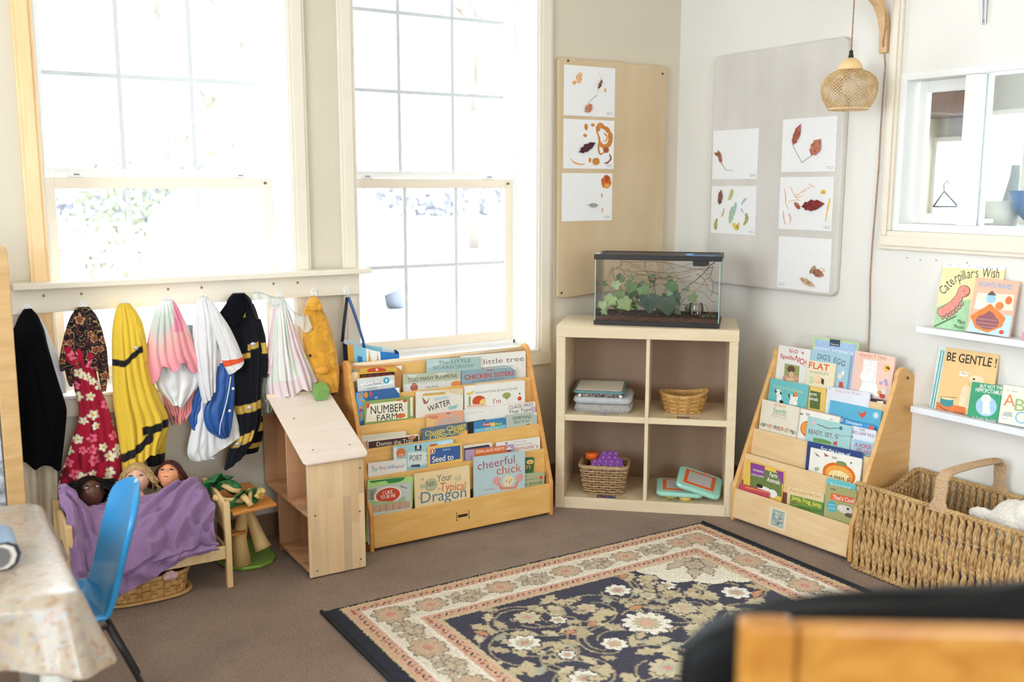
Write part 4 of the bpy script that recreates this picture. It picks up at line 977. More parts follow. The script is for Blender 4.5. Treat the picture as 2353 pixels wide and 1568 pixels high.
def make_book(pl, ly, base, u0, v0, w_, ang, label, art, thick=.007):
    O, U, V = planes(pl); N = U.cross(V); k = int(pl[1]); P = O-N*GAPH[pl[0]]*ly
    if pl[0] in 'LR': vb = -(.113 if k < 4 else .121)
    else: vb = .001
    if pl == 'R4' and ly == 1 and abs(u0-.4532) < .001: u0 += .003; w_ -= .003
    w_ -= .0015
    if pl[0] == 'L': w_ = min(w_, .858-u0)
    ax = U*math.cos(ang)+V*math.sin(ang); ay = U*math.sin(ang)-V*math.cos(ang)
    TL = P+U*u0+V*v0
    h_ = (v0-vb)/math.cos(ang)-max(0, -math.sin(ang))*w_*math.cos(ang)
    if pl[0] == 'S': h_ = (v0-vb)/math.cos(ang)-max(0, -math.sin(ang))*w_; thick = .006 if ly else .010
    if 'boat board' in label: thick = .013
    # lower corners must stay above the slot floor
    drop = w_*abs(math.sin(ang)); h_ = max(.03, (v0-vb-.002)-(drop if ang < 0 else 0))
    fr = lambda a, d, o: tuple(TL+ax*a+ay*d+N*o)
    t = thing('picture_book', label, 'book', tuple(TL+ax*w_/2+ay*h_-N*thick/2), group={'L': 'picture books in the wide rack', 'R': 'picture books in the narrow rack', 'S': 'books on the white picture ledges'}[pl[0]])
    cm_ = mat(base, .35, .03, 25, coat=.15)
    b = MB(); r_ = .004 if w_ > .05 else .001
    out = [(r_*.3, 0), (w_-r_, 0), (w_, r_), (w_, h_), (0, h_), (0, r_*.3)]
    bt = .0012
    b.prism(out, -bt, 0, cm_, lambda a, d, o: fr(a, d, o)); b.prism(out, -thick, -thick+bt, cm_, fr)
    b.prism([(0, 0), (.0014, 0), (.0014, h_), (0, h_)], -thick+bt, -bt, cm_, fr); COV = b.build('cover', t)
    b = MB(); b.prism([(.0016, .002), (w_-.002, .002), (w_-.002, h_-.002), (.0016, h_-.002)], -thick+bt+.0001, -bt-.0001, mat('#E9E2D0', .8, .05, 80), fr); b.build('page_block', t)
    if art:
        b = MB()
        for i, a in enumerate(art):
            off = .00025+.00006*i
            if a[0] == 'P':
                p = clip(list(a[2]), w_, h_)
                if p: b.add([fr(x, y, off) for x, y in p], [tuple(range(len(p)))], mat(a[1], .4, .08, 60))
            elif a[0] == 'E':
                _, c, cx_, cy_, rx, ry = a; p = clip([(cx_+rx*math.cos(q*math.pi/14), cy_+ry*math.sin(q*math.pi/14)) for q in range(28)], w_, h_)
                if p: b.add([fr(x, y, off) for x, y in p], [tuple(range(len(p)))], mat(c, .4, .08, 60))
            elif a[0] == 'T': put_text(b, a[2], bool(a[8]), a[3], a[4], a[5], a[6], a[7], fr, mat(a[1], .4, 0), off)
            elif a[0] == 'C':
                pts = a[3]; s = a[2]; seg = [0]
                for p, q in zip(pts, pts[1:]): seg.append(seg[-1]+math.hypot(q[0]-p[0], q[1]-p[1]))
                adv = [.35 if ch == ' ' else (max(v[0] for v in TXT[(ch, False)][0])-min(v[0] for v in TXT[(ch, False)][0])+.10) for ch in s]; tot = sum(adv)
                for i_, ch in enumerate(s):
                    if ch == ' ': continue
                    d0 = seg[-1]*sum(adv[:i_])/tot; j = max(q for q in range(len(pts)-1) if seg[q] <= d0+1e-9); tt = (d0-seg[j])/(seg[j+1]-seg[j])
                    p, q = pts[j], pts[j+1]; L = math.hypot(q[0]-p[0], q[1]-p[1]); ex, ey = (q[0]-p[0])/L, (q[1]-p[1])/L
                    x, y = lerp(p[0], q[0], tt), lerp(p[1], q[1], tt); cw = seg[-1]*(adv[i_]-.10)/tot
                    put_text(b, ch, False, x, y, x+ex*cw, y+ey*cw, a[4]*(1 if ch in 'CWhlti' else .72), fr, mat(a[1], .4, 0), off)
            elif a[0] == 'S':
                rnd = random.Random(int(u0*1e4))
                for q in range(int(a[5])*2):
                    x, y = rnd.uniform(a[1], a[3]), rnd.uniform(a[2], a[4]); s_ = rnd.uniform(.002, .006)
                    p = clip([(x+s_*math.cos(e*math.pi/4), y+s_*rnd.uniform(.6, 1)*math.sin(e*math.pi/4)) for e in range(8)], w_, h_)
                    if p: b.add([fr(x_, y_, off+.000004*q) for x_, y_ in p], [tuple(range(len(p)))], mat(rnd.choice(['#C9A68A', '#D9836A', '#9AA58A', '#B9B4AC', '#8A93A8', '#E3C6A2', '#6F7F5C', '#D8C9C0']), .4, 0))
        b.build('cover_print', COV)
    return t
for bk in BOOKS: make_book(*bk)
# ================================================================ cube shelf in the corner
P0 = Vector((2.447, 3.57, 0)); P1 = Vector((3.021, 3.055, 0)); u_ = (P1-P0).normalized(); n_ = Vector((u_.y, -u_.x, 0))  # n_ points to the room
if n_.dot(Vector((0, 0, 0))-P0) < 0: n_ = -n_
CW, CD, CH = (P1-P0).length, .385, .838
P0 = P0  # front left foot
def cs(u, d, z): return tuple(P0+u_*u-n_*d+Vector((0, 0, z)))   # d = depth behind the front
t = thing('cube_shelf', 'birch effect four-cube shelf standing diagonally in the corner', 'shelf unit', cs(CW/2, CD/2, 0))
def csbox(name, u0, u1, d0, d1, z0, z1, m=LAM, par=t, bev=.002):
    b = MB(); b.prism([(u0, d0), (u1, d0), (u1, d1), (u0, d1)], z0, z1, m, lambda u, d, z: cs(u, d, z)); return b.build(name, par, bevel=bev)
csbox('top_panel', 0, CW+.022, -.004, CD, .788, .838)
csbox('side_panel', 0, .04, 0, CD, .0, .788); csbox('side_panel', CW-.018, CW+.020, 0, CD, 0, .788)
csbox('bottom_panel', .04, CW-.004, 0, CD, .0, .052)
csbox('divider', .397, .413, .003, CD, .052, .788); csbox('shelf', .04, .397, .003, CD, .408, .436); csbox('shelf', .413, CW-.004, .003, CD, .408, .436)
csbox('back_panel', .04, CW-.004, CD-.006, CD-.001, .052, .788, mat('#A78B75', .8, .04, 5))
# contents
tap = mat('#C9B78E', .4, .05); 
def taped(name, label, u, w_, z, cols, seed):
    t_ = thing(name, label, 'label', cs(u, .03, z)); b = MB(); fr = lambda a, c, o: cs(a, c, z+.0004+o)
    b.add([fr(u-w_/2-.05, .012, 0), fr(u+w_/2+.05, .012, 0), fr(u+w_/2+.05, .055, 0), fr(u-w_/2-.05, .055, 0)], [(0, 1, 2, 3)], tap)
    b.build('tape', t_); b = MB(); b.add([fr(u-w_/2, .014, .0004), fr(u+w_/2, .014, .0004), fr(u+w_/2, .05, .0004), fr(u-w_/2, .05, .0004)], [(0, 1, 2, 3)], mat(cols[0], .5, .1))
    rnd = random.Random(seed)
    for i in range(14):
        x = u-w_/2+rnd.random()*w_*.85; y = .014+rnd.random()*.028; s_ = .008; b.add([fr(x, y, .0006+i*1e-5), fr(x+s_, y, .0006+i*1e-5), fr(x+s_, y+s_, .0006+i*1e-5), fr(x, y+s_, .0006+i*1e-5)], [(0, 1, 2, 3)], mat(rnd.choice(cols[1:]), .5, 0))
    b.build('photo', t_)
taped('photo_label', 'taped photo label on the shelf edge below the oval wicker basket', .565, .055, .436, ['#8A6A62', '#7F98B0', '#A9706A', '#5A4A4A'], 1)
taped('photo_label', 'colourful taped photo label in front of the small square basket', .23, .085, .052, ['#4A3A6A', '#D8503A', '#E0A83A', '#3F8FC0', '#7A3A8A'], 2)
taped('photo_label', 'faint taped label in front of the grey folded blanket', .20, .06, .436, ['#B9B4B4', '#8A93A8', '#C9C2B9'], 3)
taped('photo_label', 'taped label under the mint drawing boards', .55, .10, .052, ['#B8B08A', '#8A8F6A', '#C9C2A4', '#4A4A3A'], 4)
# grey folded blanket
def rslab(b, u0, u1, d0, d1, z0, z1, m, r=.008, amp=.0, seed=0, colf=None):
    def fn(a, v):
        # v 0..1 bottom->top profile around; a around
        ph = a*2*math.pi; cx, cy = (u0+u1)/2, (d0+d1)/2; hx_, hy = (u1-u0)/2, (d1-d0)/2
        k = 9; c, s = math.cos(ph), math.sin(ph); q = (abs(c)**k+abs(s)**k)**(-1/k)
        if v < .2: f = v/.2; e = .0+f*(1-.0); zz = z0
        elif v > .8: f = (1-v)/.2; e = f; zz = z1
        else: e = 1; zz = z0+(z1-z0)*(v-.2)/.6
        bul = 1+.0
        ins = r*(1-math.sin(math.pi*(v-.2)/.6)) if .2 <= v <= .8 else r
        X = c*q*(hx_-ins)*e; Y = s*q*(hy-ins)*e
        n1 = vnoise(X*60+seed, Y*60, zz*60)*amp
        return cs(cx+X+n1, cy+Y+n1, zz+(n1 if v > .5 else 0))
    b.grid(fn, 96, 30, m, closed=True)
GB = mat('#A9A49E', .95, .2, 120, .8, 260, sheen=.3, name='grey_fleece'); GB2 = mat('#B7BAB9', .9, .08, 60, .5, 300, sheen=.3, name='grey_cloth')
b = MB(); rslab(b, .075, .335, .05, .30, .437, .474, GB, amp=.006, seed=3); tag(b.build('folded_blanket'), 'fluffy grey folded blanket at the bottom of the pile in the upper left cube', 'blanket')
b = MB(); rslab(b, .07, .335, .045, .30, .479, .506, GB2, amp=.002, seed=9); tag(b.build('folded_cloth'), 'smooth pale grey folded cloth lying on the fluffy grey blanket', 'blanket')
t = thing('sequin_cushion', 'dark sequinned flat cushion with white pompoms under the white drawing tablet', 'cushion', cs(.19, .18, .508))
b = MB(); rslab(b, .085, .295, .07, .28, .509, .522, mat('#2E2A30', .6, .1), amp=.001); b.build('body', t)
b = MB(); rnd = random.Random(8)
for i in range(420):
    u = rnd.uniform(.095, .285); z = rnd.uniform(.510, .5225); c = Vector(cs(u, .069+rnd.random()*.003, z)); s_ = .0026
    m = mat(rnd.choice(['#E8E8EC', '#D9B04A', '#C9CCD8', '#7A2F5A', '#8FA0C0', '#EFEFF2', '#B04A7A', '#222226']), .15, 0, metal=.6)
    a_ = u_*s_; q = Vector((0, 0, s_)); b.add([c-a_, c+q, c+a_, c-q], [(0, 1, 2, 3)], m)
o = b.build('sequins', t); o['kind'] = 'stuff'
for u in (.10, .285):
    b = MB(); b.ball(cs(u, .062, .514), .008, mat('#EDEAE4', .95, .05, 300, .8, 300), 8); b.build('pompom', t)
t = thing('drawing_tablet', 'cream drawing tablet with dark teal rim on top of the upper left pile', 'tablet', cs(.18, .16, .524))
TEAL = mat('#5F8588', .35, .03)
def tilted(u0, u1, d0, d1, z0, z1): return lambda a, c, o: cs(lerp(u0, u1, a), lerp(d0, d1, c), lerp(z0, z1, c)+o)
rq = lambda r: [(r, 0), (1-r, 0), (1-r*.3, r*.3), (1, r), (1, 1-r), (1-r*.3, 1-r*.3), (1-r, 1), (r, 1), (r*.3, 1-r*.3), (0, 1-r), (0, r), (r*.3, r*.3)]
fr = tilted(.07, .30, .055, .28, .524, .532)
b = MB(); b.prism(rq(.08), 0, .012, TEAL, fr); b.build('case', t, bevel=.003)
b = MB(); b.prism([(.05+.9*x, .07+.86*y) for x, y in rq(.05)], .0122, .0135, mat('#E6DDC8', .4, .02), fr); b.build('screen', t)
b = MB(); b.prism([(.47, .90), (.53, .90), (.53, .93), (.47, .93)], .0136, .0145, mat('#3A4444', .4, 0), fr); b.build('button', t)
# oval wicker basket
WB = mat('#B58748', .6, .22, 40, .3, 80, name='amber_wicker'); WB2 = mat('#C99B5A', .6, .2, 40, .3, 80)
t = thing('wicker_basket', 'oval amber wicker bread basket, empty, in the upper right cube', 'basket', cs(.565, .15, .436))
b = MB(); cc = (.563, .16)
for k in range(9):
    z = .441+k*.0085; f = 1+.26*(k/8)
    pts = []
    for q in range(72):
        a = q*2*math.pi/72; wv = .0022*math.cos(a*12+(k % 2)*math.pi); rise = .014*(k/8)*math.cos(a)**2*(1.5 if math.cos(a) > 0 else .7)
        pts.append(cs(cc[0]+(.083*f+wv)*math.cos(a), cc[1]+(.058*f+wv)*math.sin(a), z+rise))
    b.tube(pts, .0046, WB if k % 2 else WB2, 6, closed=True)
b.build('woven_side', t)
b = MB(); 
for k in range(24):
    a = k*2*math.pi/24; b.tube([cs(cc[0]+(.083*f_)*math.cos(a), cc[1]+.058*f_*math.sin(a), z_) for f_, z_ in ((1.0, .439), (1.13, .475), (1.26, .51))], .0035, WB, 6)
b.build('stakes', t)
b = MB(); pts = []
for q in range(120):
    a = q*2*math.pi/120; rise = .014*math.cos(a)**2*(1.5 if math.cos(a) > 0 else .7)
    pts.append(cs(cc[0]+(.083*1.28+.002*math.cos(a*30))*math.cos(a), cc[1]+(.058*1.28)*math.sin(a), .516+rise+.002*math.sin(a*30)))
b.tube(pts, .0055, WB2, 6, closed=True); b.build('rim', t)
b = MB(); b.prism([(cc[0]+.083*math.cos(q*.2618), cc[1]+.058*math.sin(q*.2618)) for q in range(24)], .4365, .441, WB, lambda u, d, z: cs(u, d, z)); b.build('base', t)
# square seagrass basket with fidget toys
SG = mat('#B8996E', .75, .2, 60, .4, 200, name='seagrass'); SG2 = mat('#A5855C', .75, .2, 60, .4, 200)
t = thing('seagrass_basket', 'small square seagrass basket holding purple fidget toy and orange-lidded bottle', 'basket', cs(.21, .12, .052))
def sqr(u, d, hu, hd, z, n=56, wob=0, ph=0):
    pts = []
    for q in range(n):
        a = q*2*math.pi/n; c, s = math.cos(a), math.sin(a); k = (abs(c)**6+abs(s)**6)**(-1/6)
        wv = wob*math.cos(a*14+ph); pts.append(cs(u+c*k*(hu+wv), d+s*k*(hd+wv), z))
    return pts
bc = (.213, .125)
b = MB()
for k in range(11):
    f = k/10; z = .058+f*.118; b.tube(sqr(bc[0], bc[1], .088+.02*f, .070+.014*f, z, 84, .003, (k % 2)*math.pi), .0042, SG if k % 2 else SG2, 6, closed=True)
b.build('woven_side', t)
b = MB()
for k in range(40):
    a = k*2*math.pi/40+.05; c, s = math.cos(a), math.sin(a); kk = (abs(c)**6+abs(s)**6)**(-1/6)
    b.tube([cs(bc[0]+c*kk*.086, bc[1]+s*kk*.068, .055), cs(bc[0]+c*kk*.107, bc[1]+s*kk*.083, .178)], .003, SG2, 5)
b.build('stakes', t)
b = MB(); b.tube(sqr(bc[0], bc[1], .111, .087, .184, 84), .007, SG, 8, closed=True); b.tube(sqr(bc[0], bc[1], .109, .086, .190, 84, .002), .004, SG2, 6, closed=True); b.build('rim', t)
b = MB(); b.prism([(bc[0]-.084, bc[1]-.066), (bc[0]+.084, bc[1]-.066), (bc[0]+.084, bc[1]+.066), (bc[0]-.084, bc[1]+.066)], .0525, .058, SG2, lambda u, d, z: cs(u, d, z)); b.build('base', t)
# purple pop-it
PU = mat('#8F55A8', .4, .04)
t = thing('popping_fidget_toy', 'purple silicone dinosaur-shaped popping toy lying in the seagrass basket', 'toy', cs(.225, .12, .15))
b = MB(); A0 = Vector(cs(.13, .065, .150)); ax = (Vector(cs(.305, .075, .150))-A0); ay = (Vector(cs(.17, .19, .222))-Vector(cs(.13, .065, .150))); nz = ax.cross(ay).normalized()
fr = lambda a, c, o: tuple(A0+ax*a+ay*c+nz*o)
outl = [(0, 0), (.5, -.03), (.53, .16), (.66, .0), (1.0, .05), (1.0, .22), (.86, .38), (.80, .62), (.66, .70), (.58, .92), (.30, 1.0), (.16, .86), (.14, .6), (.02, .5), (.05, .25)]
b.prism(outl, 0, .008, PU, fr); b.build('body', t, bevel=.002)
b = MB()
for i in range(6):
    for j in range(5):
        a_, c_ = .09+i*.155+(j % 2)*.03, .10+j*.19
        inside = False; n = len(outl)
        for q in range(n):
            (x1, y1), (x2, y2) = outl[q-1], outl[q]
            if (y1 > c_) != (y2 > c_) and a_ < (x2-x1)*(c_-y1)/(y2-y1)+x1: inside = not inside
        if inside: b.ball(fr(a_, c_, .008), .0075, mat('#A56CBC', .35, .03), 8)
b.build('bubbles', t)
t = thing('sensory_bottle', 'clear plastic bottle with a wide orange lid standing in the seagrass basket', 'bottle', cs(.155, .16, .06))
b = MB(); b.lathe([(.022, 0), (.024, .01), (.024, .105), (.019, .118), (.019, .130)], glassmat('bottle_plastic', (.85, .78, .7), .08), Vector(cs(.150, .165, .062)), 20); b.build('body', t)
b = MB(); b.lathe([(.031, .131), (.031, .157), (.029, .159)], mat('#E8652A', .4, .02), Vector(cs(.150, .165, .062)), 24); b.build('lid', t)
b = MB(); b.lathe([(.014, 0), (.014, .08)], mat('#8A5A4A', .6, .2), Vector(cs(.150, .165, .064)), 12); b.build('filling', t)
b = MB(); b.ball(cs(.20, .185, .178), (.026, .02, .02), mat('#B0402E', .5, .1), 8); tag(b.build('toy_ball'), 'red ball behind the purple fidget toy in the seagrass basket', 'toy')
b = MB(); b.ball(cs(.255, .19, .176), (.026, .02, .022), mat('#2F7A8A', .4, .15), 8); tag(b.build('toy_ball'), 'teal ball at the back of the seagrass basket', 'toy')
b = MB()
for i, c in enumerate(['#E08A3A', '#C94A4A', '#D9703A', '#B05A6A', '#E0B04A']): b.ball(cs(.14+.03*i, .10+.012*(i % 2), .095+.015*(i % 3)), (.022, .02, .02), mat(c, .5, .1), 8)
tag(b.build('toy_pieces'), 'orange and red toy pieces seen through the seagrass weave', 'toy', kind='stuff')
# mint drawing boards
MINT = mat('#A3D8C6', .3, .02, coat=.3); ORA = mat('#E4622E', .4, .02); GRS = mat('#BDB9B4', .4, .03)
def drawboard(c0, c1, c2, label):
    A_, B_, C_ = Vector(c0), Vector(c1), Vector(c2); ex, ey = B_-A_, C_-A_; nz = ex.cross(ey).normalized()
    fr = lambda a, c, o: tuple(A_+ex*a+ey*c+nz*o)
    t = thing('drawing_board', label, 'drawing board', tuple((B_+C_)/2), group='mint drawing boards in the cube shelf')
    b = MB(); b.prism(rq(.13), 0, .022, MINT, fr, False); b.build('frame', t, bevel=.008)
    b = MB(); b.prism([(.14, .18), (.83, .18), (.83, .86), (.14, .86)], .0222, .0245, ORA, fr); b.build('border', t, bevel=.001)
    b = MB(); b.prism([(.22, .27), (.75, .27), (.75, .78), (.22, .78)], .0247, .0255, GRS, fr); b.build('screen', t)
    b = MB(); b.prism([(.56, .92), (.62, .92), (.62, .97), (.56, .97)], .0222, .026, ORA, fr); b.build('slider', t)
drawboard(cs(.455, .035, .066), cs(.665, .03, .066), cs(.45, .20, .088), 'mint green magnetic drawing board with orange border, lying flat on the yellow ring')
drawboard(cs(.535, .020, .118), cs(.730, .022, .060), cs(.555, .19, .160), 'mint green magnetic drawing board tilted on top of the flat one')
b = MB(); b.lathe([(.028, 0), (.028, .012)], mat('#DDB552', .5, .05), cs(.585, .06, .053), 24); tag(b.build('yellow_disc'), 'round yellow disc under the mint drawing boards', 'toy')
b = MB(); b.lathe([(.028, 0), (.028, .012)], mat('#CFA94E', .5, .05), cs(.52, .08, .053), 24); tag(b.build('yellow_disc'), 'second yellow disc, further left under the flat drawing board', 'toy')
# ================================================================ terrarium
TP = Vector((2.612, 3.512, 0)); TU = (Vector((2.995, 3.122, 0))-TP).normalized(); TN = Vector((TU.y, -TU.x, 0))
if TN.dot(-TP) < 0: TN = -TN
def tk(u, d, z): return tuple(TP+TU*u-TN*d+Vector((0, 0, .838+z)))
TWd, TDp, THt = .545, .27, .345
BLK = mat('#1E1A19', .45, .02)
t = thing('glass_terrarium', 'glass tank terrarium with black rims on top of the cube shelf', 'terrarium', tk(TWd/2, TDp/2, .001))
def tb(name, u0, u1, d0, d1, z0, z1, m, bev=.002, par=t):
    b = MB(); b.prism([(u0, d0), (u1, d0), (u1, d1), (u0, d1)], z0, z1, m, lambda u, d, z: tk(u, d, z)); return b.build(name, par, bevel=bev)
def rimb(name, z0, z1, g, th=.012):
    b = MB(); f = lambda u, d, z: tk(u, d, z)
    for u0, u1, d0, d1 in ((-g, TWd+g, -g, th), (-g, TWd+g, TDp-th, TDp+g), (-g, th, th, TDp-th), (TWd-th, TWd+g, th, TDp-th)): b.prism([(u0, d0), (u1, d0), (u1, d1), (u0, d1)], z0, z1, BLK, f)
    return b.build(name, t, bevel=.002)
rimb('base_rim', .001, .022, .003); rimb('top_rim', .292, .314, .005)
tb('lid', .006, TWd-.006, .006, TDp-.006, .306, .311, mat('#3A3230', .5, .1, 300)); tb('floor_plate', .012, TWd-.012, .012, TDp-.012, .003, .008, BLK)
TG = glassmat('tank_glass', (1, 1, 1), .03); EG = mat('#A9D2CC', .15, .0, spec=.8)
tb('pane', 0, TWd, 0, .003, .0225, .2915, TG, 0); tb('pane', 0, TWd, TDp-.003, TDp, .0225, .2915, TG, 0)
tb('pane', 0, .003, .0035, TDp-.0035, .0225, .2915, TG, 0); tb('pane', TWd-.003, TWd, .0035, TDp-.0035, .0225, .2915, TG, 0)
for u in (.0005, TWd-.0035): tb('glass_edge', u, u+.003, -.0012, -.0003, .022, .292, EG, 0)
b = MB(); b.prism([(.42, .10), (.49, .10), (.49, .16), (.42, .16)], .262, .3055, BLK, lambda u, d, z: tk(u, d, z)); b.build('filter_box', t, bevel=.006)
def soil(a, c):
    u, d = .005+a*(TWd-.01), .005+c*(TDp-.01); return tk(u, d, .036+.007*vnoise(u*12, d*12, 1)+.004*vnoise(u*90, d*90, 2))
b = MB(); b.grid(soil, 90, 45, mat('#4A3226', .95, .45, 160, .8, 200, name='dark_soil')); bt = [tk(.005, .005, .009), tk(TWd-.005, .005, .009), tk(TWd-.005, TDp-.005, .009), tk(.005, TDp-.005, .009)]
sm_ = mat('#53382A', .95, .4, 160)
for i in range(4): p, q = bt[i], bt[(i+1) % 4]; b.add([p, q, (q[0], q[1], q[2]+.031), (p[0], p[1], p[2]+.031)], [(0, 1, 2, 3)], sm_)
rnd = random.Random(5)
for i in range(260): b.ball(tk(rnd.uniform(.01, .535), rnd.choice([.0065, rnd.uniform(.01, .1)]), rnd.uniform(.02, .040)), .0018, mat(rnd.choice(['#D9C9B0', '#7A5A44', '#A98A6A']), .8, 0), 4)
o = b.build('soil', t); o['kind'] = 'stuff'
b = MB(); b.prism([(.006, .262), (.537, .262), (.537, .2655), (.006, .2655)], .06, .14, mat('#D8CDBE', .9, .1), lambda u, d, z: tk(u, d, z))
ivyc = ['#5E7A44', '#46683C', '#7E9A5A', '#3E5A3A', '#8FA86A']
IV = [(-.02, 0), (.16, -.06), (.42, -.34), (.46, -.10), (.88, -.30), (.70, .0), (1.0, .02), (.70, .12), (.86, .42), (.46, .22), (.36, .44), (.16, .12)]
IV = [(0, 0), (-.05, -.12), (-.12, -.34), (.02, -.46), (.22, -.44), (.36, -.56), (.50, -.50), (.58, -.34), (.80, -.18), (1.0, 0), (.80, .18), (.58, .34), (.50, .50), (.36, .56), (.22, .44), (.02, .46), (-.12, .34), (-.05, .12)]
def leaf(b, p, dirv, nv, s_, m, vein=None):
    d_ = Vector(dirv).normalized(); n2_ = Vector(nv); n2_ = (n2_-d_*n2_.dot(d_)).normalized(); w2 = n2_.cross(d_)
    def P(a, c): return Vector(p)+d_*(a*s_)+w2*(c*s_)+n2_*(s_*(.10*abs(c)-.12*a*a))
    vs = [P(.3, 0)]+[P(a, c) for a, c in IV]; n = len(IV)
    b.add(vs, [(0, i+1, (i+1) % n+1) for i in range(n)], m)
    if vein:
        for a, c in ((1.0, 0), (.45, .5), (.45, -.5)):
            q0, q1 = P(0, 0)+n2_*.0008, P(a*.95, c*.95)+n2_*.0008; k = w2*.0007; b.add([q0-k, q0+k, q1+k*.4, q1-k*.4], [(0, 1, 2, 3)], vein)
def ivy(label, base, seed, n, spread, smax, cols, big=()):
    t_ = thing('ivy_plant', label, 'plant', tk(*base)); rnd = random.Random(seed); st = MB(); lf = MB(); B0 = Vector(tk(*base))
    for i in range(n):
        u = base[0]+rnd.uniform(-1, 1)*spread; d = min(.25, max(.03, base[1]+rnd.uniform(-.06, .06))); z = base[2]+rnd.uniform(.02, .17)
        u = min(.515, max(.03, u)); q = Vector(tk(u, d, z)); mid = (B0+q)/2+Vector((0, 0, .03)); st.tube([B0, mid, q], .0011, mat('#7A7A4A', .8, .1), 5)
        leaf(lf, q, TU*rnd.uniform(-1, 1)+Vector((0, 0, rnd.uniform(-.8, .5)))+TN*rnd.uniform(0, .4), TN+Vector((rnd.uniform(-.5, .5), rnd.uniform(-.5, .5), rnd.uniform(.1, .9))), smax*rnd.uniform(.55, 1), mat(rnd.choice(cols), .5, .12, 60), mat('#A9B98A', .6, 0))
    for (u, d, z, s_, c, dx) in big:
        q = Vector(tk(u, d, z)); st.tube([B0, (B0+q)/2+Vector((0, 0, .02)), q], .0013, mat('#7A7A4A', .8, .1), 5)
        leaf(lf, q, TU*dx+Vector((0, 0, -1)), TN*1.0+Vector((0, 0, .25)), s_, mat(c, .5, .12, 60), mat('#7F8F62', .6, 0))
    st.build('stems', t_); o = lf.build('leaves', t_); return t_
ivy('ivy with light green leaves at the left side of the terrarium', (.10, .10, .040), 1, 12, .10, .048, ['#8FA86A', '#7E9A5A', '#A4B884', '#6E8A50'], [(.075, .035, .125, .055, '#93A96A', -.6), (.12, .03, .115, .062, '#8FA564', .6), (.03, .03, .10, .04, '#A4B884', .1)])
ivy('ivy with mid green leaves left of centre in the terrarium', (.17, .15, .040), 12, 13, .07, .046, ['#5E7A44', '#6E8A50', '#4F6E40'], [(.16, .06, .19, .058, '#5C7842', -.3), (.20, .05, .17, .055, '#6E8A50', .8)])
ivy('ivy with two large dark leaves at the terrarium front', (.27, .12, .040), 22, 10, .09, .045, ['#46683C', '#5E7A44', '#3E5A3A'], [(.235, .022, .135, .085, '#2E4636', .1), (.315, .020, .130, .088, '#3A4E38', .1), (.345, .04, .135, .05, '#42583C', .6)])
ivy('leafy ivy reaching up right of centre in the terrarium', (.34, .16, .040), 32, 14, .075, .04, ['#5E7A44', '#7E9A5A', '#4F6E40', '#A9C49A'], [(.33, .08, .19, .05, '#5C7842', .2), (.42, .05, .14, .045, '#6F7F4A', .6)])
b = MB(); rnd = random.Random(11)
for (u0, z0, u1, z1, r) in ((.06, .285, .30, .205, .0016), (.10, .285, .48, .245, .0017), (.02, .17, .11, .28, .0014), (.07, .25, .12, .10, .0018), (.20, .285, .23, .15, .0018), (.26, .285, .27, .20, .0014), (.29, .285, .38, .18, .0014), (.37, .145, .52, .275, .0020), (.38, .13, .50, .21, .0018), (.14, .21, .34, .205, .0014), (.10, .26, .17, .12, .0016), (.44, .22, .53, .13, .0014), (.50, .27, .51, .14, .0013), (.46, .09, .52, .05, .0016), (.04, .07, .20, .11, .0015), (.40, .17, .52, .10, .0013), (.17, .19, .42, .23, .0014), (.05, .22, .10, .275, .0013), (.12, .285, .33, .18, .0015), *[(random.Random(q).uniform(.02, .52), random.Random(q+50).uniform(.18, .285), random.Random(q+90).uniform(.02, .52), random.Random(q+130).uniform(.10, .26), .0011) for q in range(16)]):
    d0, d1 = rnd.uniform(.03, .22), rnd.uniform(.03, .22); pts = []
    for k in range(9):
        f = k/8; pts.append(tk(lerp(u0, u1, f)+.006*math.sin(f*9+u0*40), lerp(d0, d1, f), lerp(z0, z1, f)+.008*math.sin(f*7+z0*60)))
    b.tube(pts, r, mat(rnd.choice(['#8A6244', '#A98A62', '#6E4E36', '#B9A07A']), .8, .15, 60), 6)
tag(b.build('dry_vines'), 'tangle of thin brown vines hanging across the upper half of the terrarium', 'vine', kind='stuff')
b = MB(); b.lathe([(.03, 0), (.034, .03), (.028, .055)], glassmat('cup_plastic', (.96, .93, .9), .06), tk(.44, .12, .040), 20, cap=False); tag(b.build('clear_cup'), 'clear plastic cup standing on the soil in the terrarium', 'cup')
b = MB()
for q in range(5): b.ball(tk(.475+.012*q, .05+.01*(q % 2), .047), (.012, .01, .010), mat('#4E4A2E', .95, .2, 80), 8)
tag(b.build('moss_clump'), 'dark green moss clump at the terrarium right', 'moss', kind='stuff')
b = MB(); b.prism([(.40, .05), (.52, .04), (.535, .06), (.47, .09), (.41, .08)], .3115, .3135, mat('#5F8FC8', .6, .05), lambda u, d, z: tk(u, d, z)); b.prism([(.39, .075), (.42, .055), (.425, .09)], .313, .319, mat('#7FA8D4', .6, .05), lambda u, d, z: tk(u, d, z))
tag(b.build('blue_tape'), 'strip of blue masking tape on the terrarium lid', 'tape')
b = MB(); b.prism([(-.004, .03), (.02, .03), (.02, .09), (-.004, .09)], .3145, .3165, mat('#C4C4C8', .4, .05), lambda u, d, z: tk(u, d, z)); tag(b.build('silver_tape'), 'patch of silver tape at the left end of the terrarium rim', 'tape')
def smooth_rows(rows, n):
    # Catmull-Rom resampling of (a, b, c) rows
    out = []; m = len(rows)-1
    for k in range(n+1):
        t = k/n*m; i = min(int(t), m-1); f = t-i; p = [rows[max(0, min(m, i+d))] for d in (-1, 0, 1, 2)]
        out.append(tuple(.5*((2*p[1][j])+(-p[0][j]+p[2][j])*f+(2*p[0][j]-5*p[1][j]+4*p[2][j]-p[3][j])*f*f+(-p[0][j]+3*p[1][j]-3*p[2][j]+p[3][j])*f**3) for j in range(3)))
    return out
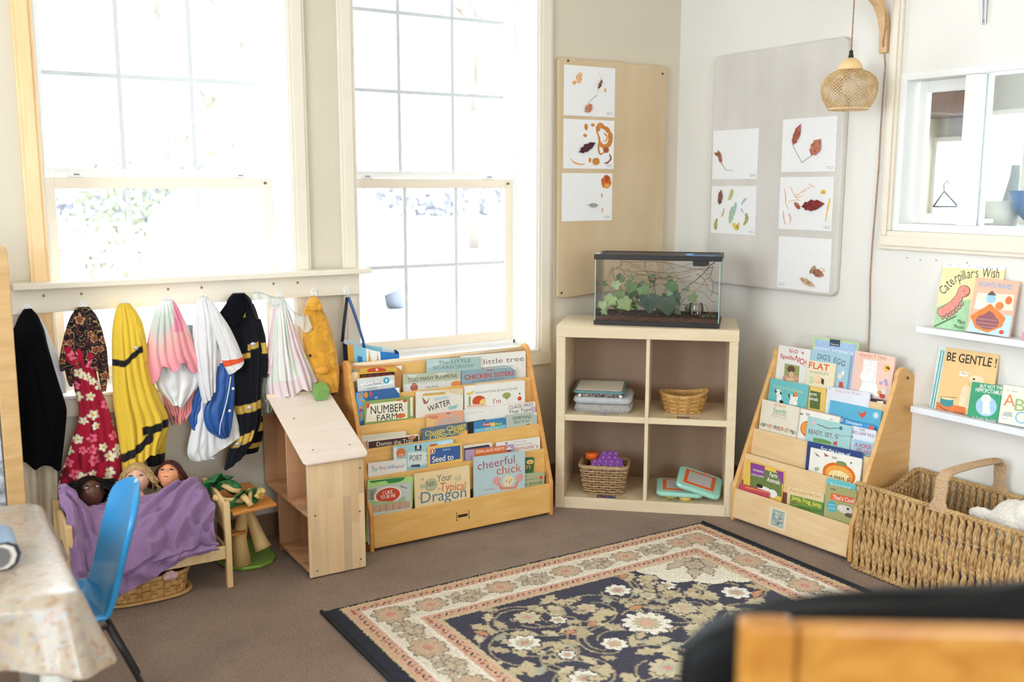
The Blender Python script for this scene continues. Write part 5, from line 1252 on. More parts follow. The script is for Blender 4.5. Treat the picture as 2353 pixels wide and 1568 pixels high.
# ================================================================ dollhouse
DW = wood('#E2BE90', '#EDD2A8', (20, 20, 3), planks=(.032, .30), name='glued_stave_wood'); DWI = wood('#C99468', '#D9AA80', (20, 20, 3), planks=(.04, .35), name='inner_stave_wood')
t = thing('wooden_dollhouse', 'open wooden dollhouse with a pale slanted roof between the doll bed and the wide rack', 'dollhouse', (1.31, 3.6, 0))
x0, x1 = 1.197, 1.422
MB().box((x0, 3.352, .004), (x1, 3.366, .449), DW).build('front_wall', t, bevel=.004)
MB().prism([(3.366, 0.02), (3.868, 0.02), (3.868, .525), (3.722, .606), (3.366, .447)], x1-.012, x1-.001, DWI, lambda u, v, w_: (w_, u, v)).build('long_wall', t, bevel=.001)
def dpart(n, pts, a, c, m=DWI): b = MB(); b.prism(pts, a, c, m, lambda u, v, w_: (w_, u, v)); b.build(n, t, bevel=.001)
dpart('floor_board', [(3.366, .02), (3.70, .02), (3.70, .032), (3.366, .032)], x0+.002, x1-.012)
dpart('mid_floor', [(3.366, .236), (3.868, .236), (3.868, .248), (3.366, .248)], x0+.002, x1-.012)
dpart('lower_back_wall', [(3.70, .0), (3.712, .0), (3.712, .236), (3.70, .236)], x0+.002, x1-.012)
dpart('partition', [(3.585, .248), (3.595, .248), (3.595, .54), (3.585, .536)], x0+.004, x1-.012)
dpart('upper_back_wall', [(3.856, .248), (3.868, .248), (3.868, .52), (3.856, .526)], x0+.002, x1-.012)
dpart('window_block', [(3.74, .248), (3.75, .248), (3.75, .31), (3.74, .31)], x1-.05, x1-.0125, mat('#7A4E34', .6, .05))
RF = wood('#E6D3C0', '#EBDDCF', (5, 40, 5), rough=.3, name='pale_roof_board')
rr_ = .012
b = MB()
pts = [(x0-.016+rr_, 3.335), (x1+.014-rr_, 3.335), (x1+.014, 3.335+rr_), (x1+.014, 3.735), (x0-.016, 3.735), (x0-.016, 3.335+rr_)]
sl = (.612-.449)/(3.722-3.352)
b.prism(pts, 0, .010, RF, lambda u, v, w_: (u, v, .4505+(v-3.352)*sl+w_)); b.build('front_roof', t, bevel=.003)
b = MB(); b.prism([(x0-.016, 3.736), (x1+.014, 3.736), (x1+.014, 3.872), (x0-.016, 3.872)], 0, .009, RF, lambda u, v, w_: (u, v, .6155-(v-3.736)*.66+w_)); b.build('rear_roof', t, bevel=.002)
b = MB(); b.tube([(x0-.018, 3.737, .628), (x1+.016, 3.737, .628)], .009, DOWEL, 12); b.build('ridge_dowel', t)
for x, y in ((1.24, 3.40), (1.385, 3.40), (1.235, 3.585)):
    s = MB(); s.ball((x, y, .461+(y-3.352)*sl), (.004, .004, .002), SCR, 6); s.build('screw', t)
for x, z in ((1.223, .245), (1.405, .40), (1.40, .23), (1.40, .02+.02), (1.225, .03)):
    s = MB(); s.ball((x, 3.352, z), (.004, .002, .004), SCR, 6); s.build('screw', t)
b = MB(); b.box((1.357, 3.665, 0), (1.407, 3.715, .05), mat('#7FAE5E', .5, .03))
o = b.build('toy_block', origin=(1.382, 3.69, 0)); o.rotation_euler = (math.atan(sl), 0, 0); o.location = (1.382, 3.69, .4505+(3.69-3.352)*sl+.0155)
tag(o, 'small green wooden cube standing on the dollhouse roof', 'block')
# ================================================================ doll bed
t = thing('doll_bed', 'small pine doll bed with curved end boards under the hanging costumes', 'doll bed', (.66, 3.6, 0))
xl, xr, yf, yb = .388, .935, 3.435, 3.75
def post(x, y, h): MB().box((x-.011, y-.013, 0), (x+.011, y+.013, h), PINE).build('leg', t, bevel=.003)
post(xr-.011, yf+.013, .322); post(xr-.011, yb-.013, .335); post(xl+.011, yf+.013, .328); post(xl+.011, yb-.013, .335)
for x in (xl+.011, xr-.011):
    top = [(lerp(yf+.026, yb-.026, k/10), .305+.028*math.sin(math.pi*(k/10))**.7) for k in range(11)]
    bot = [(yb-.026, .20), ((yf+yb)/2, .235), (yf+.026, .20)]
    b = MB(); b.prism(top+bot, x-.006, x+.006, PINE, lambda u, v, w_: (w_, u, v)); b.build('end_board', t, bevel=.002)
    MB().box((x-.005, yf+.026, .10), (x+.005, yb-.026, .145), PINE).build('end_rail', t)
MB().box((xl+.022, yf+.004, .112), (xr-.022, yf+.018, .160), BIRCHH).build('side_rail', t, bevel=.002)
MB().box((xl+.022, yb-.018, .112), (xr-.022, yb-.004, .160), BIRCHH).build('side_rail', t, bevel=.002)
MB().box((xl+.012, yf+.0185, .118), (xr-.012, yb-.0185, .126), PINE).build('base_board', t)
MB().box((xl+.0225, yf+.019, .127), (xr-.05, yb-.02, .15), mat('#D8CBB9', .9, .05)).build('mattress', t, bevel=.008)
# dolls
def doll(label, hx_, hy, hz, R, skin, hair, hairstyle, yaw, tilt, eyec, hold):
    # head with face in local frame: x right, y back, z up
    M = Matrix.Translation((hx_, hy, hz)) @ Matrix.Rotation(yaw, 4, 'Z') @ Matrix.Rotation(tilt, 4, 'X')
    t = thing('doll', label, 'doll', (hx_, hy-.12, .16))
    sk = mat(skin, .42, .04, 30, spec=.45)
    def head(a, c):
        th = math.pi*c; ph = 2*math.pi*a; d = Vector((math.sin(th)*math.sin(ph), -math.sin(th)*math.cos(ph), math.cos(th)))
        r = 1.0; x, y, z = d
        r *= 1-.10*max(0, -z)**1.5*(abs(x)*1.2); v = Vector((x*.86, y*.92, z*1.04))*r
        f = max(0, -d.y)
        g = lambda cx, cz, s_, amp: amp*math.exp(-(((x-cx)/s_)**2+((z-cz)/s_)**2))*f
        dy = g(0, -.18, .13, .15)+g(0, -.06, .10, .06)-g(-.33, .02, .17, .085)-g(.33, .02, .17, .085)+g(-.42, -.35, .26, .09)+g(.42, -.35, .26, .09)
        dy += g(0, -.72, .20, .12)+g(0, -.47, .16, .06)-g(0, -.50, .05, .035)+g(0, .45, .4, .05)
        v.y -= dy; v.z -= .05*f*max(0, -z)
        return M @ (v*R)
    b = MB(); b.grid(head, 72, 60, sk, closed=True)
    # neck, chest and shoulders run on from the head as the same skin
    nb = M @ Vector((0, R*.15, -R*.85)); ch = Vector((hx_, hy-.075, hz-.125)); 
    def ringp(c, rx, ry, ax): 
        q = Vector((1, 0, 0)); w2 = ax.cross(q).normalized(); return [c+q*rx*math.cos(k*math.pi/10)+w2*ry*math.sin(k*math.pi/10) for k in range(20)]
    axv = (ch-nb).normalized(); rs = []
    for f, rx, ry in ((-.02, .34, .34), (.12, .34, .34), (.3, .46, .42), (.42, .95, .5), (.55, 1.15, .55), (.8, 1.12, .55), (1.1, .98, .52), (1.5, .9, .5), (1.9, .95, .5)):
        rs.append(ringp(nb.lerp(ch, f), R*rx, R*ry, axv))
    b.rings(rs, sk); b.build('body', t)
    # ears
    e = MB()
    for s_ in (-1, 1): e.ball(M @ Vector((s_*R*.84, R*.10, -R*.10)), (R*.08, R*.12, R*.17), sk, 8, M.to_3x3().to_4x4() @ Matrix.Rotation(s_*.3, 4, 'Z'))
    e.build('ears', t)
    for s_ in (-1, 1):
        q = MB(); c = M @ Vector((s_*R*.33, -R*.755, R*.02)); q.ball(c, R*.108, mat('#C9C2BC', .2, 0, spec=.6), 12)
        f_ = (M.to_3x3() @ Vector((s_*.10, -1, -.02))).normalized()
        q.ball(c+f_*R*.034, (R*.079,)*3, mat(eyec, .1, 0, spec=.9), 12); q.ball(c+f_*R*.072, (R*.046,)*3, mat('#120C0A', .1, 0, spec=.9), 10); q.build('eye', t)
        lid = MB(); lid.tube([M @ Vector((s_*R*.33+R*.16*math.cos(k*math.pi/8), -R*(.80+.07*math.sin(k*math.pi/8)), R*(.035+.055*math.sin(k*math.pi/8)))) for k in range(9)], [R*v_ for v_ in (.012, .026, .036, .042, .044, .042, .036, .026, .012)], mat('#2A1A14' if hairstyle != 'blonde' else '#6A4A34', .6, 0), 6)
        lid.tube([M @ Vector((s_*R*.35+R*.19*math.cos(k*math.pi/8), -R*(.83+.03*math.sin(k*math.pi/8)), R*(.20+.09*math.sin(k*math.pi/8)))) for k in range(9)], R*.014, mat(hair, .8, 0), 6); lid.build('eyelashes_and_brow', t)
    m_ = MB(); m_.tube([M @ Vector((R*.20*(k/4-1), -R*(.955-.12*(k/4-1)**2), -R*(.53-.06*(k/4-1)**2))) for k in range(9)], [R*q for q in (.012, .03, .04, .045, .04, .045, .04, .03, .012)], mat('#B5524A' if skin != '#5A3426' else '#7A3A34', .35, 0), 8); m_.build('lips', t)
    # hair: a cap plus locks
    hb = MB(); hm = mat(hair, .6, .3, 160, .6, 220, spec=.2); rnd = random.Random(int(hx_*1000))
    def cap(a, c):
        th = math.pi*.62*c; ph = 2*math.pi*a; front = max(0, math.cos(ph)); lim = 1-.42*front**1.2
        th *= lim; d = Vector((math.sin(th)*math.sin(ph), -math.sin(th)*math.cos(ph), math.cos(th)))
        k = 1.10+.05*vnoise(d.x*6, d.y*6, d.z*6+hx_*9); 
        if hairstyle == 'black': k += .14*(1-front)
        return M @ Vector((d.x*.86*k*R, d.y*.94*k*R, d.z*1.05*k*R))
    hb.grid(cap, 60, 24, hm, closed=True)
    n = {'black': 260, 'blonde': 150, 'brown': 170}[hairstyle]
    for i in range(n):
        a = rnd.uniform(.14, .86)*2*math.pi if hairstyle != 'black' else rnd.uniform(.10, .90)*2*math.pi; z = rnd.uniform(-.1, .85)
        s_ = math.sqrt(max(0, 1-z*z)); d = Vector((s_*math.sin(a)*.88, -s_*math.cos(a)*.95, z*1.05)); p0 = M @ (d*R*1.04)
        L = R*rnd.uniform(.7, 1.35); pts = [p0]; dv = (M.to_3x3() @ Vector((d.x*.55, d.y*.3+.35, -.55))).normalized()
        if hairstyle == 'black': dv = (M.to_3x3() @ Vector((d.x*1.0, d.y*.3+.3, -.10+rnd.uniform(-.3, .3)))).normalized()
        for k in range(4):
            q = pts[-1]+dv*(L/4)+Vector((rnd.uniform(-1, 1), rnd.uniform(-1, 1), rnd.uniform(-.6, .6)))*R*(.16 if hairstyle != 'brown' else .05)
            q.z = max(q.z, .20); q.y = min(q.y, 3.83); pts.append(q); dv = (dv+Vector((0, 0, -.15))).normalized()
        hb.tube(pts, [R*.07, R*.08, R*.07, R*.05, R*.01], hm, 5)
    hb.build('hair', t)
    return t
doll('dark-skinned doll with full black hair, lying at the left end of the doll bed', .505, 3.655, .372, .052, '#5A3426', '#0D0A09', 'black', .02, -.75, '#3A2418', None)
doll('doll with pale face and curly blonde hair, in the middle of the doll bed', .672, 3.70, .385, .052, '#E0A88C', '#B99868', 'blonde', -.30, -.45, '#3A4A44', None)
doll('doll with tanned face and reddish brown hair, at the right end of the doll bed', .785, 3.69, .382, .050, '#DE9468', '#4A221A', 'brown', -.50, -.72, '#4A3024', None)
b = MB(); b.tube([(.548, 3.60, .335), (.565, 3.59, .345), (.583, 3.585, .338), (.60, 3.58, .32)], [.010, .013, .012, .010], mat('#C98A66', .45, .04), 10)
b.build('forearm', bpy.data.objects['doll.001'])
# blanket
PUR = mat('#8F6E96', .95, .05, 12, .35, 350, sheen=.25, name='purple_fleece')
ztop = [(.395, .41), (.415, .415), (.44, .385), (.48, .33), (.55, .325), (.62, .33), (.68, .33), (.72, .335), (.76, .352), (.80, .362), (.84, .368), (.865, .365), (.89, .33), (.912, .26), (.925, .20)]
hem = [(.395, .10), (.45, .095), (.55, .075), (.62, .10), (.68, .125), (.72, .140), (.76, .16), (.80, .158), (.84, .168), (.88, .172), (.925, .175)]
FOLDS = [(.86, .05, .66, .50, .011, .026), (.90, .22, .72, .62, .010, .022), (.80, .02, .60, .40, .010, .016), (.905, .40, .78, .66, .009, .022), (.62, .30, .42, .55, .010, .014), (.70, .52, .55, .78, .011, .020), (.85, .60, .66, .72, .010, .022), (.44, .10, .50, .80, .009, .018), (.50, .12, .68, .16, .009, .012), (.88, .70, .80, .50, .008, .020), (.48, .60, .46, .98, .008, .016), (.53, .58, .55, .98, .008, .014), (.74, .70, .70, .95, .009, .014), (.415, .2, .43, .7, .009, .018), (.56, .45, .75, .35, .008, .010)]
def blk(a, c):
    x = lerp(.398, lerp(.912, .872, min(1, c*1.4)), a); zt = interp(x, ztop, 1); hz_ = interp(x, hem, 1)
    if c < .62:
        f = c/.62; y = lerp(3.638, 3.432, f**1.05); z = lerp(zt, .192, f**1.35)+.030*math.sin(math.pi*f)*(1-.3*f)
    else:
        f = (c-.62)/.38; y = 3.432-.022*math.sin(min(1, f*1.6)*math.pi/2); z = lerp(.192, hz_, f)
    # folds: long diagonal ridges and a few sharp tucks
    r1_ = abs(math.sin(x*26+c*5.5+1.2*math.sin(c*4)))**1.5; r2_ = abs(math.sin(x*17-c*9+2.0+.8*math.sin(x*20)))**2.2; r3_ = abs(math.sin(x*60+c*3+3*vnoise(x*9, c*3)))**3
    k = .35+.65*min(1, c*1.5)
    dsp = (.017*r1_+.014*r2_)*k+.006*r3_*(1 if c > .45 else .3)+.010*vnoise(x*14, c*6, 2)+.003*vnoise(x*50, c*30, 4)
    for (xa, ca, xb_, cb, wd_, am) in FOLDS:
        dx, dy = xb_-xa, (cb-ca)*.33; px_, py_ = x-xa, (c-ca)*.33; tt = max(0, min(1, (px_*dx+py_*dy)/(dx*dx+dy*dy))); dd_ = math.hypot(px_-tt*dx, py_-tt*dy)
        sd = (px_*dy-py_*dx); dsp += am*(math.exp(-(dd_/wd_)**2)-.55*math.exp(-((dd_-wd_*1.9)/(wd_*.8))**2)*(1 if sd > 0 else .5))*math.sin(math.pi*min(1, max(0, .12+tt*.8)))**.4
    if a < .10: dsp += .012*abs(math.sin(c*16+x*30))
    if c > .62: y -= dsp*.75
    else: z += dsp*.75; y -= dsp*.5
    x += .010*vnoise(c*7, x*8, 5)+.008*math.sin(c*20)*(a > .9)
    return (x, y, z)
b = MB(); b.grid(blk, 230, 190, PUR)
tag(b.build('blanket', mods=[('SOLIDIFY', dict(thickness=.004, offset=0))]), 'purple fleece blanket rumpled over the three dolls and the bed front', 'blanket')
b = MB()
def corner(a, c):
    ang = c*2.2; r = .030*(1-c*.35)
    return (.395+.055*c+.018*math.sin(ang*2)*a, 3.60-.012*a-.03*c+.012*math.sin(a*6+c*4), .418-.065*a-.15*c*a+.014*math.sin(a*9+c*3)-.03*c)
b.grid(corner, 40, 40, PUR); tag(b.build('cloth_corner', mods=[('SOLIDIFY', dict(thickness=.005, offset=0))]), 'upturned purple cloth corner at the left end of the doll bed', 'cloth')
# woven basket under the bed
SP = wood('#B98A50', '#D2A468', (20, 20, 20), name='split_wood_weave'); SPD = wood('#A0743E', '#BC8C52', (20, 20, 20), name='split_wood_weave_dark')
t = thing('low_woven_basket', 'low oval split-wood basket on the carpet under the doll bed', 'basket', (.655, 3.535, 0))
def oval(f, z, n=96, wob=0, ph=0, kk=20):
    pts = []
    for q in range(n):
        a = q*2*math.pi/n; c, s = math.cos(a), math.sin(a); k = (abs(c)**3+abs(s)**3)**(-1/3); ww = wob*(1 if math.sin(a*kk+ph) > 0 else -1)
        pts.append((.645+c*k*(.138*f+ww), 3.540+s*k*(.088*f+ww), z))
    return pts
b = MB()
for i, z in enumerate((.018, .036, .054, .072)):
    lo = oval(1+.06*i/3, z-.008, 160, .0018, (i % 2)*math.pi); hi = oval(1+.06*i/3+.01, z+.008, 160, .0018, (i % 2)*math.pi)
    n = len(lo); b.add(lo+hi, [(q, (q+1) % n, n+(q+1) % n, n+q) for q in range(n)], SP)
b.build('woven_side', t, mods=[('SOLIDIFY', dict(thickness=.002))])
b = MB()
for k in range(20):
    a = (k+.25)*2*math.pi/20; c, s = math.cos(a), math.sin(a); kq = (abs(c)**3+abs(s)**3)**(-1/3); tx, ty = -s, c; w_ = .010
    for sg in (0,): b.add([(.645+c*kq*.138-tx*w_, 3.540+s*kq*.088-ty*w_, .008), (.645+c*kq*.138+tx*w_, 3.540+s*kq*.088+ty*w_, .008), (.645+c*kq*.147+tx*w_, 3.540+s*kq*.095+ty*w_, .083), (.645+c*kq*.147-tx*w_, 3.540+s*kq*.095-ty*w_, .083)], [(0, 1, 2, 3)], SPD)
b.build('stakes', t, mods=[('SOLIDIFY', dict(thickness=.0015))])
b = MB(); b.tube(oval(1.10, .010), .010, SP, 6, closed=True, flat=.6); b.build('foot_band', t)
b = MB(); b.tube(oval(1.09, .086), .006, SP, 6, closed=True, flat=1.6); b.build('rim', t)
b = MB(); b.prism([(p[0], p[1]) for p in oval(.98, 0, 40)], .004, .008, SPD, lambda u, v, w_: (u, v, w_)); b.build('base', t)
def scrap(c0, s_, col, label, seed):
    b = MB(); b.grid(lambda a, c: (c0[0]+s_*(a-.5)*1.4, c0[1]-.012*math.sin(c*3), c0[2]+s_*(.5-c)*(1-abs(a-.5)*.8)+.006*vnoise(a*4+seed, c*4)), 16, 16, mat(col, .9, .15, 60)); tag(b.build('cloth_scrap', mods=[('SOLIDIFY', dict(thickness=.002))]), label, 'cloth')
scrap((.715, 3.446, .088), .035, '#E3B9B4', 'pink doll cloth hanging over the rim of the low basket', 1); scrap((.555, 3.446, .085), .04, '#E4DED6', 'white doll cloth over the left rim of the low basket', 2)
# ================================================================ toy tree house
ORW = wood('#C98038', '#D8934A', (6, 30, 30), name='orange_toy_wood'); LOG = wood('#D9B06E', '#E8C98C', (20, 20, 5), name='barked_branch'); GRP = mat('#83AE3E', .35, .05, 12, coat=.2)
t = thing('toy_tree_house', 'wooden toy tree house with a green base and flared trunks between bed and dollhouse', 'toy', (1.03, 3.62, 0))
base = [(max(.942, x_), y_) for x_, y_ in [(.9433,3.6954),(.9575,3.6146),(1.009,3.5626),(1.0734,3.5533),(1.1302,3.5803),(1.1564,3.6278),(1.1629,3.7115),(1.1575,3.8176),(1.121,3.8753),(1.0646,3.8983),(.997,3.8475)]]
b = MB(); b.prism(base, .002, .016, GRP, lambda u, v, w_: (u, v, w_)); b.build('base', t, bevel=.005)
plat = [(max(.945, x_), y_) for x_, y_ in [(.8828,3.4331),(1.1164,3.4617),(1.1119,3.7787),(.9382,3.8045)]]
b = MB(); b.prism(plat, .268, .280, ORW, lambda u, v, w_: (u, v, w_)); b.build('platform', t, bevel=.003)
for pts, r in (([(1.015, 3.60, .016), (1.012, 3.605, .12), (1.03, 3.615, .20), (1.04, 3.62, .268)], [.036, .026, .022, .02]), ([(1.035, 3.62, .262), (1.062, 3.60, .18), (1.082, 3.575, .10), (1.09, 3.566, .075)], [.017, .020, .028, .033]), ([(.985, 3.63, .016), (.975, 3.63, .12), (.965, 3.63, .268)], [.022, .017, .015])):
    b = MB(); b.tube(pts, r, LOG, 16); b.build('trunk', t)
b = MB(); b.box((.955, 3.565, .145), (1.03, 3.625, .155), ORW); b.build('small_platform', t, bevel=.002)
GL = mat('#2F6E3C', .9, .15, 30, .3, 300, name='green_felt')
def felt(c, r, tiltx, tilty, seed, label):
    M = Matrix.Translation(c) @ Matrix.Rotation(tilty, 4, 'Y') @ Matrix.Rotation(tiltx, 4, 'X'); q = MB()
    def fn(a, v):
        ph = a*2*math.pi; rr2 = r*v*(1+.22*math.sin(ph*5+seed)+.10*math.sin(ph*9)); return M @ Vector((rr2*math.cos(ph), rr2*math.sin(ph)*.8, .35*r*(1-v*v*1.6)+.005*math.sin(ph*5)))
    q.grid(fn, 60, 14, GL, closed=True); return q.build('felt_crown', t, mods=[('SOLIDIFY', dict(thickness=.003))], label=label)
felt((.93, 3.62, .345), .056, -.9, -.35, 1, 'dark green felt crown'); felt((.985, 3.60, .33), .05, -.5, .5, 2, 'dark green felt crown'); felt((1.000, 3.50, .305), .052, -1.15, -.5, 3, 'dark green felt crown')
for pts, r in (([(.905, 3.55, .315), (.95, 3.53, .300), (1.005, 3.51, .298)], [.012, .010, .011]), ([(.955, 3.60, .345), (.985, 3.58, .325), (1.01, 3.56, .318)], [.012, .013, .012]), ([(.995, 3.49, .325), (1.010, 3.475, .305), (1.02, 3.462, .287)], [.012, .011, .010]), ([(1.03, 3.50, .34), (1.025, 3.495, .31), (1.02, 3.49, .285)], [.009, .008, .012])):
    b = MB(); b.tube(pts, r, LOG, 12); b.build('branch', t)
b = MB(); rnd = random.Random(2)
for i in range(14): b.ball((1.062+rnd.uniform(-.014, .014), 3.50+rnd.uniform(-.012, .012), .292+rnd.random()*.045), rnd.uniform(.006, .012), mat('#D9B870', .6, .1), 7)
tag(b.build('toy_squirrel'), 'tiny pale wooden toy squirrel on the tree house platform', 'toy')
# ================================================================ pinboards
def burlap(name, c1, c2):
    m = bpy.data.materials.new(name); m.use_nodes = True; nt = m.node_tree; b = nt.nodes['Principled BSDF']; b.inputs['Roughness'].default_value = .95; b.inputs['Specular IOR Level'].default_value = .1
    tc = nt.nodes.new('ShaderNodeTexCoord'); n = nt.nodes.new('ShaderNodeTexNoise'); n.inputs['Scale'].default_value = 6; n.inputs['Detail'].default_value = 6
    mp = nt.nodes.new('ShaderNodeMapping'); mp.inputs['Scale'].default_value = (1, 1, .35); nt.links.new(tc.outputs['Object'], mp.inputs[0]); nt.links.new(mp.outputs[0], n.inputs['Vector'])
    n3 = nt.nodes.new('ShaderNodeTexNoise'); n3.inputs['Scale'].default_value = 350; nt.links.new(tc.outputs['Object'], n3.inputs['Vector'])
    a = nt.nodes.new('ShaderNodeMath'); a.operation = 'MULTIPLY_ADD'; a.inputs[1].default_value = .35; nt.links.new(n3.outputs[0], a.inputs[0]); nt.links.new(n.outputs[0], a.inputs[2])
    r = nt.nodes.new('ShaderNodeValToRGB'); r.color_ramp.elements[0].position = .45; r.color_ramp.elements[1].position = .95; r.color_ramp.elements[0].color = lin(c1)+[1]; r.color_ramp.elements[1].color = lin(c2)+[1]
    nt.links.new(a.outputs[0], r.inputs[0]); nt.links.new(r.outputs[0], b.inputs['Base Color'])
    w1 = nt.nodes.new('ShaderNodeTexWave'); w1.inputs['Scale'].default_value = 120; w1.bands_direction = 'Z'; w1.inputs['Distortion'].default_value = 2; nt.links.new(tc.outputs['Object'], w1.inputs[0])
    bu = nt.nodes.new('ShaderNodeBump'); bu.inputs['Strength'].default_value = .3; bu.inputs['Distance'].default_value = .001; nt.links.new(w1.outputs[0], bu.inputs['Height']); nt.links.new(bu.outputs[0], b.inputs['Normal'])
    return m
BU1 = burlap('tan_burlap', '#CBB18C', '#DBC6A4'); BU2 = burlap('grey_linen', '#CFC8BF', '#E0DAD2')
def outline(x0, x1, z0, z1, r, wob):
    pts = []
    for cx, cz, a0 in ((x1-r, z1-r, 0), (x0+r, z1-r, 90), (x0+r, z0+r, 180), (x1-r, z0+r, 270)):
        for k in range(7): a = math.radians(a0+k*15); pts.append((cx+r*math.cos(a), cz+r*math.sin(a)))
    return pts
t = thing('pinboard', 'tan burlap pinboard on the window wall left of the corner', 'pinboard', (2.98, YW-.012, .92))
poly = [(2.652, .925), (2.70, .918), (2.9, .93), (3.1, .94), (3.302, .955), (3.306, 1.3), (3.304, 2.02), (3.295, 2.036), (3.25, 2.040), (3.05, 2.036), (3.02, 2.046), (2.9, 2.040), (2.66, 2.040), (2.645, 2.03), (2.650, 1.5)]
b = MB(); b.prism(poly, 0, .022, BU1, lambda u, v, w_: (u, YW-.0005-w_, v)); b.build('board', t, bevel=.006)
for x, z in ((2.675, .945), (3.27, 2.0), (2.70, 2.025)):
    s = MB(); s.ball((x, YW-.023, z), (.006, .004, .006), mat('#5A4632', .4, .0, metal=.6), 7); s.build('nail', t)
t = thing('pinboard', 'grey linen pinboard with rounded corners on the right wall', 'pinboard', (XW-.012, 3.21, .98))
b = MB(); b.prism(outline(2.822, 3.608, .984, 2.062, .035, 0), 0, .03, BU2, lambda u, v, w_: (XW-.0005-w_, u, v)); b.build('board', t, bevel=.008)
for y, z in ((3.17, 2.03), (2.87, 2.04), (3.5, 2.03)):
    s = MB(); s.ball((XW-.031, y, z), (.003, .005, .005), mat('#D8D8D4', .3, .0), 7); s.build('pin', t)
# artworks: paper with paint and pressed leaves; u to the right, v up (metres)
PAP = mat('#EDEBE9', .85, .01, 40)
LEAFI = [(0, 0), (.12, .10), (.18, .28), (.32, .22), (.42, .38), (.60, .26), (.72, .30), (1, 0), (.72, -.26), (.60, -.30), (.42, -.34), (.32, -.24), (.18, -.26), (.12, -.10)]
def art(label, wall, u0, v0, w_, h_, items, sign=None, tiltz=0, pap=PAP):
    off0 = .0235 if wall == 'L' else .0315
    if wall == 'L': fr = lambda a, c, o: (u0+a-c*tiltz, YW-off0-o, v0+c+a*tiltz)
    else: fr = lambda a, c, o: (XW-off0-o, u0-a+c*tiltz, v0+c+a*tiltz)
    cpt = fr(w_/2, 0, 0); t = thing('leaf_artwork', label, 'artwork', cpt, group='leaf pictures on the pinboards')
    b = MB(); b.prism([(0, 0), (w_, 0), (w_, h_), (0, h_)], 0, .0006, pap, fr); PPR = b.build('paper', t)
    pb = MB(); k = 0
    for it in items:
        k += 1; off = .0008+.00005*k
        if it[0] == 'blob':
            _, col, x, y, rx, ry, sd = it; pts = [(x+rx*(1+.25*vnoise(math.cos(q*.35)*2+sd, math.sin(q*.35)*2, sd))*math.cos(q*2*math.pi/22), y+ry*(1+.25*vnoise(math.cos(q*.35)*2, sd, math.sin(q*.35)*2))*math.sin(q*2*math.pi/22)) for q in range(22)]
            pts = clip(pts, w_, h_)
            if pts: pb.add([fr(a, c, off) for a, c in pts], [tuple(range(len(pts)))], mat(col, .8, .25, 90))
        elif it[0] == 'line':
            _, col, wd, pts = it
            sp = smooth_rows([(p[0], p[1], 0) for p in pts], 18); Lf = []; Rt = []
            for i, p in enumerate(sp):
                q, r = sp[max(0, i-1)], sp[min(18, i+1)]; L = math.hypot(r[0]-q[0], r[1]-q[1])+1e-9; f = wd/2*(.45+.75*math.sin(math.pi*min(.93, .1+i/19))+.5*vnoise(i*.7, wd*900, k)); nx, ny = -(r[1]-q[1])/L*f, (r[0]-q[0])/L*f
                Lf.append((p[0]-nx, p[1]-ny)); Rt.append((p[0]+nx, p[1]+ny))
            for i in range(18):
                q = clip([Lf[i], Lf[i+1], Rt[i+1], Rt[i]], w_, h_)
                if q: pb.add([fr(a, c, off) for a, c in q], [tuple(range(len(q)))], mat(col, .8, .25, 90))
    if pb.v: pb.build('paint', PPR)
    for it in items:
        if it[0] == 'leaf':
            _, col, x, y, L, wd, ang, stem = it; lb = MB(); ca, sa = math.cos(ang), math.sin(ang)
            def lf(a, c, o): return fr(x+ca*a*L-sa*c*wd, y+sa*a*L+ca*c*wd, o)
            n = len(LEAFI); vs = [lf(.45, 0, .009)]+[lf(a, c, .0025+.007*abs(math.sin(a*9+c*7))) for a, c in LEAFI]
            lb.add(vs, [(0, i+1, (i+1) % n+1) for i in range(n)], mat(col, .8, .35, 60, .4, 120)); 
            if stem: lb.tube([lf(0, 0, .003)]+[fr(a, c, .002) for a, c in stem], .0009, mat('#8A7868', .8, 0), 5)
            lb.build('pressed_leaf', t)
    s = MB(); rnd = random.Random(int(u0*999+v0*77)); sx = w_-.045 if sign is None else sign
    for r_ in range(2):
        for i in range(6):
            x = sx+i*.006; y = .012-r_*.007+.006; s.add([fr(x, y, .001), fr(x+.003, y+rnd.uniform(-.002, .003), .001), fr(x+.0038, y+.003, .001), fr(x+.001, y+.003, .001)], [(0, 1, 2, 3)], mat('#6A6664', .8, 0))
    s.build('pencil_name', PPR)
    return t
O_, R_, Y_ = '#C98238', '#8A3A2C', '#D9A84A'
art('sheet with a russet leaf and brown prints, top of three on the tan board', 'L', 2.677, 1.778, .298, .229, [('blob', '#E3B183', .085, .17, .018, .022, 1), ('blob', '#DDA86E', .06, .15, .012, .01, 2), ('blob', '#E3B183', .095, .19, .012, .01, 3), ('blob', Y_, .24, .125, .006, .010, 4), ('line', '#E3C9A4', .003, [(.20, .21), (.215, .17), (.20, .13), (.195, .10)]), ('leaf', '#7A4A34', .195, .125, .055, .022, 1.15, None), ('leaf', '#C07A5C', .12, .018, .055, .055, .75, ((.15, .07), (.19, .10)))])
